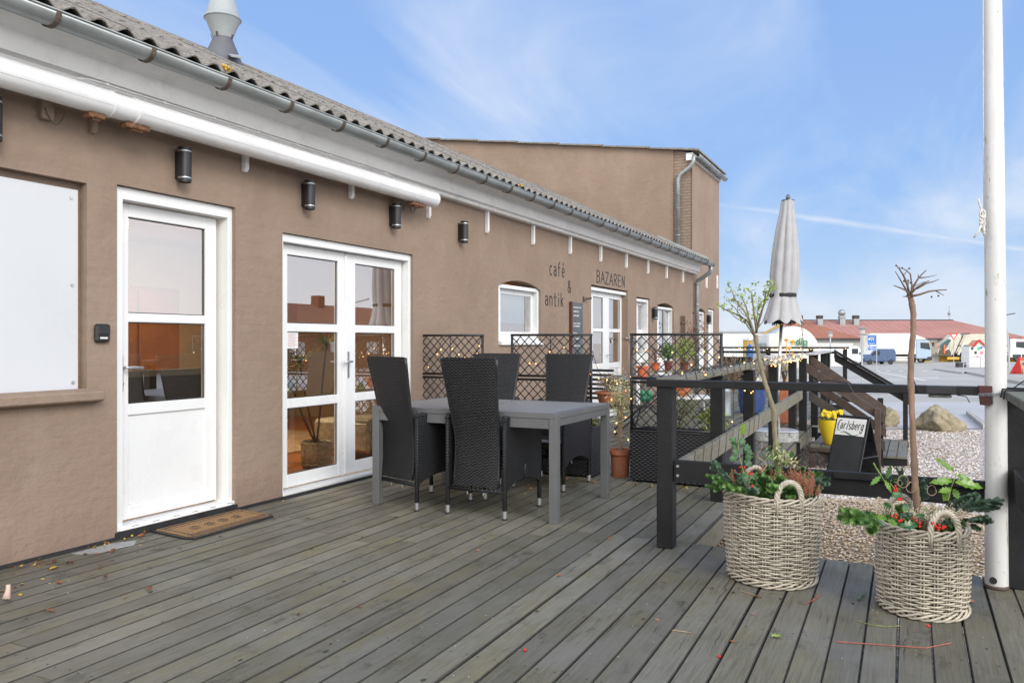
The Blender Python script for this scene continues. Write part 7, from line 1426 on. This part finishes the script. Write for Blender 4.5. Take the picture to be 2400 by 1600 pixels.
mb = MB(); [mb.box((-19 + j * 1.6) * k, (-18 + j * 1.6) * k, -.047, -.041, Zs_(804.5), Zs_(803)) for j in range(9)]; [mb.box((-15 + j * 1.6) * k, (-14 + j * 1.6) * k, -.047, -.041, Zs_(819), Zs_(817.6)) for j in range(6)]; mb.build('small_lettering', 'white_frame', t, kind='stuff')
strokes(t, 'Faaborg', (-20.5 * k, -.041, Zs_(815.5)), (1, 0, 0), (0, 0, 1), 3.8 * k, 2.0 * k, .55 * k, .55 * k, 'white_frame', .006, 'place name Faaborg in white')
def lantern(px, ytop, d, lab):
    q = P(px, 800, d); g_ = gz(d); h = 1.22 + (PCY - ytop) * d / FPX - g_; t = thing('lamp_post', (q.x, q.y, g_), lab, 'lamp post', 'grey lantern posts'); MB().tube([(0, 0, 0), (0, 0, h - .3)], .045, 8).build('pole', 'galv', t)
    MB().lathe([(.08, h - .36), (.13, h - .30), (.15, h - .05)], 12, capt=True).build('lantern_glass', 'curtain', t); MB().lathe([(.26, h - .05), (.28, h - .03), (.05, h + .02)], 14, capt=True).build('lantern_cap', 'galv', t)
lantern(2020.5, 767, 40.7, 'nearer grey lantern post directly left of the blue sign'); lantern(1946, 777, 52, 'farther grey lantern post above the stair railing')
dY = 74.7; q = P(2235, 800, dY); k = dY / FPX; g_ = gz(dY); Zy = lambda y: 1.22 + (PCY - y) * k - g_; t = thing('give_way_sign', (q.x, q.y, g_), 'red and white triangular give way sign on a thin pole', 'sign', rz=TH); MB().tube([(0, 0, 0), (0, 0, Zy(797))], .035, 8).build('pole', 'galv', t)
MB().prism([(-10.5 * k, -.03, Zy(780.5)), (10.5 * k, -.03, Zy(780.5)), (0, -.03, Zy(797))], (0, 0, 0), (0, .02, 0)).build('red_triangle', 'sign_red', t, bev=.01); MB().prism([(-5.8 * k, -.04, Zy(783)), (5.8 * k, -.04, Zy(783)), (0, -.04, Zy(792.5))], (0, 0, 0), (0, .005, 0)).build('white_triangle', 'white_frame', t)
q = P(2252, 800, 76.8); t = thing('litter_bin', (q.x, q.y, gz(76.8)), 'dark grey litter bin beside the give way sign', 'bin', rz=TH); MB().box(-.38, .38, -.3, .3, 0, .58).build('body', 'chassis', t, bev=.03)
dK = 78.; q = P(2296, 800, dK); k = dK / FPX; g_ = gz(dK); zk = lambda y: 1.22 + (PCY - y) * k - g_; t = thing('ticket_kiosk', (q.x, q.y, g_), 'white kiosk with a red gabled roof covered in small posters beside the flagpole', 'kiosk', rz=TH)
MB().box(-24 * k, 18 * k, 0, 1.4, 0, zk(811)).build('wall', 'white_wall', t); MB().prism([(-14 * k, -.02, zk(811)), (18 * k, -.02, zk(811)), (-3 * k, -.02, zk(797.5))], (0, 0, 0), (0, .1, 0)).build('gable', 'white_wall', t)
MB().beam((-15 * k, -.12, zk(811.5)), (-3 * k, -.12, zk(796)), .15, .12).build('barge_board', 'sign_red', t); MB().beam((-3 * k, -.12, zk(796)), (14 * k, -.12, zk(811.5)), .15, .12).build('barge_board', 'sign_red', t)
MB().prism([(-15 * k, -.05, zk(811)), (-3 * k, -.05, zk(796.5)), (-17 * k, -.05, zk(796.5)), (-29 * k, -.05, zk(811))], (0, 0, 0), (0, .1, 0)).build('roof', 'tile_pink', t)
for x, y, w_, h_, mt_ in ((-5, 812, 6, 8, 'green_poster'), (1, 812, 5, 4.5, 'sign_blue'), (-12, 822, 5, 7, 'maroon_metal'), (1, 822, 7, 7, 'pink_poster'), (-9, 833, 7, 4, 'pink_poster'), (-20, 813, 5, 6, 'chassis'), (-19, 822, 4, 6, 'board_panel')): MB().box(x * k, (x + w_) * k, -.03, -.002, zk(y + h_), zk(y)).build('poster', mt_, t)
MB().box(-22 * k, 16 * k, -.1, 1.2, -.0, .12).build('pallet', 'interior_wood', t)
dR = 52.; q = P(2388, 800, dR); k = dR / FPX; g_ = gz(dR); zr = lambda y: 1.22 + (PCY - y) * k - g_; t = thing('red_sandwich_board', (q.x, q.y, g_), 'red framed folding advertising board at the right edge', 'sign', rz=TH)
MB().prism([(-6 * k, -.3, zr(837)), (14 * k, -.3, zr(837)), (16 * k, -.5, zr(880)), (-1 * k - .05, -.5, zr(880))], (0, 0, 0), (0, .03, 0)).build('front_panel', 'interior_wall', t, bev=.01); MB().prism([(-6 * k, -.31, zr(836)), (14 * k, -.31, zr(836)), (14.4 * k, -.335, zr(843)), (-5.5 * k, -.335, zr(843))], (0, 0, 0), (0, -.02, 0)).build('header', 'sign_red', t)
MB().prism([(-7 * k, -.3, zr(837)), (-2 * k, -.5, zr(880)), (-12.5 * k, .5, zr(878))], (0, 0, 0), (.03, 0, 0)).build('side_panel', 'sign_red', t); 
for j, (x, y, mt_) in enumerate(((0, 848, 'sign_blue'), (4, 858, 'pink_poster'), (-1, 862, 'pink_poster'), (6, 850, 'paper'))): MB().box(x * k, (x + 4) * k, -.48, -.43, zr(y + 5), zr(y)).build('picture', mt_, t)
for x in (-11.5, -2, 15): MB().tube([(x * k, -.1 if x < -5 else -.5, 0), (x * k, -.1 if x < -5 else -.5, .3)], .02, 6).build('leg', 'black_metal', t)
dL = 72.; q = P(2366, 800, dL); k = dL / FPX; g_ = gz(dL); t = thing('street_lamp', (q.x, q.y, g_), 'leaning grey street lamp with a short arm right of the flagpole', 'street lamp', rz=TH); zt2 = 1.22 + (PCY - 738) * k - g_
MB().tube([(0, 0, 0), (-4 * k, 0, zt2 * .6), (-9.5 * k, 0, zt2)], [.09, .06, .04], 8).build('pole', 'galv', t); MB().beam((-10 * k, 0, zt2), (13 * k, 0, zt2 + 4.5 * k), .12, .08).build('arm', 'chassis', t)
t = thing('guard_rail', tuple(P(2258, 800, 63).xy) + (gz(63),), 'low galvanised pipe barrier running towards the kiosk', 'barrier', rz=TH)
k = 63 / FPX; 
for x in (0, 40): MB().tube([(x * k, 0, 0), (x * k, 0, 35 * k)], .03, 8).build('post', 'galv', t)
MB().tube([(0, 0, 35 * k), (60 * k, 0, 36.5 * k)], .03, 8).build('top_bar', 'galv', t); MB().tube([(0, 0, 18 * k), (60 * k, 0, 21 * k)], .025, 8).build('lower_bar', 'galv', t)
t = thing('guard_rail', tuple(P(2352, 800, 85).xy) + (gz(85),), 'white pipe barrier right of the flagpole in front of the refuse truck cab', 'barrier', rz=TH); k = 85 / FPX
MB().tube([(0, 0, 30 * k), (50 * k, 0, 31 * k)], .05, 8).build('top_bar', 'white_frame', t); [MB().tube([(x * k, 0, 0), (x * k, 0, 30 * k)], .04, 8).build('post', 'white_frame', t) for x in (2, 42)]
# traffic island with kerb, road lines
def gpoly(name, pts, off, th, mat, **k):
    top = []
    for x, y in pts:
        z = 60.
        for _ in range(60): z = FPX * (EYE - gz(z)) / (y - PCY)
        p = P(x, y, z); top.append(Vector((p.x, p.y, gz(z) + off)))
    mb = MB(); mb.prism([p - Vector((0, 0, th)) for p in top], (0, 0, 0), (0, 0, th)); return struct(mb.build(name, mat))
gpoly('traffic_island', [(2190, 866), (2255, 874.5), (2262, 872), (2320, 884), (2440, 905), (2460, 880), (2400, 868), (2300, 860), (2215, 861)], .13, .14, 'asphalt')
gpoly('kerb', [(2188, 866.6), (2255, 875.8), (2262, 873.8), (2320, 886), (2440, 909), (2440, 905), (2320, 883.8), (2262, 871.8), (2255, 874), (2190, 865.6)], .135, .145, 'kerb_stone')
gpoly('kerb', [(2264, 972), (2272, 971), (2312, 1000), (2304, 1006)], .10, .11, 'kerb_stone')
gpoly('road_marking', [(2055, 871.5), (2062, 871.3), (2176, 891), (2164, 892)], .008, .003, 'road_paint')
for x in (2058, 2082, 2112, 2168, 2195): gpoly('road_marking', [(x - 5, 868.2), (x + 5, 868.2), (x + 5.5, 869.6), (x - 5.5, 869.6)], .008, .003, 'road_paint')
gpoly('road_marking', [(2120, 884), (2200, 883.6), (2202, 885.2), (2121, 885.4)], .008, .003, 'road_paint')
gpoly('pavement_strip', [(1990, 917), (2100, 915), (2112, 921), (1995, 925)], .012, .003, 'kerb_stone')
# ------------------------------------------------------------------ fallen leaves and bits on the deck
random.seed(33)
def leafme(name, mat, ln, wd, curl):
    n = 5; Md = []; Ls_ = []; Rs_ = []
    for i in range(n + 1): u = i / n; w_ = wd / 2 * sin(pi * u) ** .7; z = curl * ln * (sin(pi * u) * .5 + .2 * u); Md.append((ln * (u - .5), 0, z + .002)); Ls_.append((ln * (u - .5), w_, z + curl * wd * .8 + .002)); Rs_.append((ln * (u - .5), -w_, z + curl * wd * .5 + .002))
    m = n + 1; return MB().add(Md + Ls_ + Rs_, [(i, i + 1, m + i + 1, m + i) for i in range(n)] + [(i + 1, i, 2 * m + i, 2 * m + i + 1) for i in range(n)]).mesh(name, mat, True)
LV = {'orange': leafme('fallen_leaf', 'leaf_orange', .034, .018, .22), 'brown': leafme('fallen_leaf', 'leaf_brown', .045, .022, .3), 'yellow': leafme('fallen_leaf', 'leaf_yellow', .055, .030, .14), 'pink': leafme('fallen_leaf', 'leaf_pink', .030, .016, .15)}
def leafat(px, py, kind, lab, sc=1, grp=None, z=0.):
    p = PZ(px, py, z); o = inst('fallen_leaf', LV[kind], None, (p.x, p.y, z + .001), (jit(.25), jit(.25), random.random() * 6.28), (sc, sc, sc)); tag(o, lab, 'leaf', grp); return o
L3 = lambda x, y: (x / 3.36, y / 3.36 + 1150)
leafat(*L3(425, 612), 'yellow', 'largest bright yellow leaf on the deck near the wall at the left', 1.15); leafat(*L3(425, 565), 'brown', 'brown leaf just above the bright yellow leaf', 1.3); leafat(*L3(70, 605), 'yellow', 'yellow leaf against the wall base at the left edge', .9)
leafat(*L3(465, 730), 'orange', 'long orange leaf in front of the bright yellow leaf', 1.5); leafat(*L3(828, 683), 'brown', 'dark brown leaf alone on the boards left of the doormat', 1.0); leafat(*L3(1180, 778), 'brown', 'brown leaf on a gap below the doormat corner', 1.0)
leafat(*L3(388, 952), 'orange', 'orange leaf caught in a gap near the lower left', 1.3); leafat(*L3(985, 840), 'pink', 'pale orange leaf left of the brown leaf below the doormat'); leafat(*L3(1415, 452), 'pink', 'small pinkish leaf just in front of the doormat'); leafat(*L3(1738, 360), 'orange', 'small orange leaf right of the doormat front edge')
leafat(*L3(670, 502), 'orange', 'flat orange leaf on the grey patch beside the wall', 1.4); leafat(*L3(890, 482), 'brown', 'reddish brown leaf on the grey patch beside the wall', 1.1); leafat(*L3(550, 575), 'brown', 'curled brown leaf beside the bright yellow leaf', 1.2); leafat(*L3(160, 820), 'yellow', 'small yellow leaf near the left edge', .6); leafat(*L3(25, 795), 'yellow', 'small yellow leaf at the very left edge', .7)
TINY = [('orange', 'pale pink', 'dark brown')[i % 3] + ' tiny leaf ' + w_ for i, w_ in enumerate(('right of the table front leg', 'halfway between the table leg and the bottom edge', 'in a gap right behind the corner of the table leg', 'below the corner railing post', 'well below the railing post near the bottom', 'left of the big basket, close to it', 'right at the front of the big basket', 'between the big basket and the bottom edge', 'under the front rim of the big basket', 'below the big basket near the bottom edge', 'between the doormat and the double door', 'in front of the left chair', 'in front of the middle chair', 'beside the foot of the table front leg', 'under the right side of the table', 'on the open boards at the bottom middle', 'left of the corner railing post on open boards', 'at the left end of the doormat', 'in the middle of the open boards', 'below the table on open boards', 'below the doormat near the bottom edge', 'at the centre right, left of the baskets'))]
for i, (x, y) in enumerate(((1430, 1262), (1452, 1395), (1382, 1300), (1555, 1364), (1540, 1453), (1668, 1380), (1733, 1378), (1762, 1440), (1776, 1400), (1716, 1505), (590, 1180), (945, 1195), (1042, 1215), (1275, 1203), (1350, 1134), (843, 1424), (1218, 1240), (350, 1330), (880, 1320), (1120, 1290), (700, 1440), (1310, 1350))): leafat(x, y, ('orange', 'pink', 'brown')[i % 3], TINY[i], random.uniform(.45, .9), 'tiny dry leaves on the deck boards')
p = PZ(2275, 1412); o = inst('fallen_leaf', LV['pink'], None, (p.x, p.y, .004), (.3, .2, 1.), (1.6, 1.6, 1.6)); tag(o, 'pinkish curled leaf between the right basket and the flagpole', 'leaf')
def litter(pts, n, rad, mats=('leaf_orange', 'leaf_brown', 'leaf_yellow'), z=0., sz=.022):
    mb = MB()
    for _ in range(n):
        a = random.choice(pts); q = PZ(a[0] + jit(a[2]), a[1] + jit(a[3]), z); l = Vector((jit(1), jit(1), jit(.35))).normalized(); w_ = l.cross(Vector((jit(.4), jit(.4), 1))).normalized(); s_ = sz * random.uniform(.5, 1.3); q = q + Vector((0, 0, random.random() * .012 + .003)); mb.add([q, q + l * s_ * .5 + w_ * s_ * .35, q + l * s_, q + l * s_ * .5 - w_ * s_ * .35], [(0, 1, 2, 3)], random.randrange(len(mats)))
    return mb.build('leaf_litter', list(mats), fixn=False, kind='stuff')
litter([(60, 1320, 60, 8), (205, 1282, 25, 4), (240, 1272, 20, 4), (320, 1252, 18, 6), (640, 1172, 25, 3)], 120, 0); litter([(855, 1112, 30, 4)], 26, 0); litter([(120, 1340, 120, 40), (300, 1290, 80, 30), (330, 1255, 30, 10)], 60, 0, sz=.020)
litter([(1300, 1135, 60, 8), (1340, 1128, 40, 5), (1400, 1130, 15, 5), (1480, 1135, 20, 3), (1540, 1140, 30, 3), (1600, 1138, 20, 4), (1220, 1150, 30, 10)], 70, 0, sz=.026)
litter([(1900, 1140, 60, 18), (1975, 1140, 50, 12), (1860, 1075, 25, 20), (2120, 1050, 50, 8), (2140, 1042, 20, 6), (2240, 1050, 60, 30), (1880, 1090, 20, 20)], 420, 0, z=-.47, sz=.034)
mb = MB()        # specks, twigs and crumbs
for _ in range(420):
    q = PZ(random.uniform(0, 2350), random.uniform(1180, 1590)); 
    if q.x < .05: continue
    l = Vector((jit(1), jit(1), .1)).normalized() * random.uniform(.002, .006); w_ = Vector((-l.y, l.x, 0)) * random.uniform(.2, .6); q.z = .0025; mb.add([q, q + l + w_, q + l * 2, q + l - w_], [(0, 1, 2, 3)], random.randrange(3))
mb.build('deck_crumbs', ['leaf_brown', 'bread', 'paper'], fixn=False, kind='stuff')
for i, (pp_, lab, mt_) in enumerate((([(1885, 1417), (1905, 1408), (1925, 1395)], 'thin reddish twig on the boards between the two baskets', 'heather_red'), ([(2010, 1455), (2035, 1464), (2075, 1470), (2110, 1468)], 'mossy twig on the boards in front of the right basket', 'leaf_olive'), ([(1960, 1505), (2060, 1512), (2170, 1520), (2230, 1508)], 'long thin red twig near the bottom of the boards', 'heather_red'), ([(1575, 1478), (1620, 1484)], 'short pale twig in a gap near the bottom', 'twig_pale'), ([(1735, 1385), (1780, 1400)], 'pale thin stalk in front of the left basket', 'twig_pale'))):
    pts = [PZ(*p) + Vector((0, 0, .005)) for p in pp_]; t = wthing('fallen_twig', pts[0], lab, 'twig'); MB().tube(pts, .0022, 5).build('stem', mt_, t); mb = MB(); leafcloud(mb, pts[len(pts) // 2], (.02, .02, .003), 14 if i == 1 else 3, .010); mb.build('shoots', mt_, t, fixn=False, kind='stuff')
t = wthing('fallen_sprig', PZ(1820, 1490), 'fresh green holly leaf lying flat near the bottom of the deck', 'leaf'); hollyleaf(t, PZ(1808, 1494) + Vector((0, 0, .006)), RGT, (0, 0, 1), .045, .034, 'leaf_fresh', 3, .05)
t = wthing('fallen_sprig', PZ(2017, 1402), 'small green fir tip lying between the two baskets', 'sprig'); mb = MB(); cone_needles(mb, PZ(2010, 1408) + Vector((0, 0, .01)), PZ(2026, 1396) + Vector((0, 0, .01)), 70, .016, wdt=.0012); mb.build('needles', 'fir_blue', t, fixn=False)
for px, py in ((2175, 1468), (1230, 1525), (1686, 1540)): p = PZ(px, py); o = MB().ball((0, 0, .006), .0065, 8).build('fallen_berry', 'berry', smooth=True); o.location = (p.x, p.y, 0); tag(o, {2175: 'red berry on the deck right in front of the right basket', 1230: 'red berry on the open boards at the bottom middle', 1686: 'red berry near the bottom edge below the left basket'}[px], 'berry')
p = PZ(15, 1408); t = wthing('old_glove', (p.x, p.y, 0), 'crumpled pale pinkish glove scrap lying at the left edge of the deck', 'glove'); MB().tube([(p.x, p.y, .012), (p.x - .004, p.y + .01, .05), (p.x - .006, p.y + .012, .075)], [.020, .011, .010], 8).build('fabric', 'glove', t, smooth=True)
p = [PZ(*L3(*q)) for q in ((560, 495), (900, 410), (1075, 390), (1060, 425), (800, 485), (620, 500))]
struct(MB().prism([Vector((q.x, q.y, .0016)) for q in p], (0, 0, 0), (0, 0, .0016)).build('worn_patch', 'suitcase'))
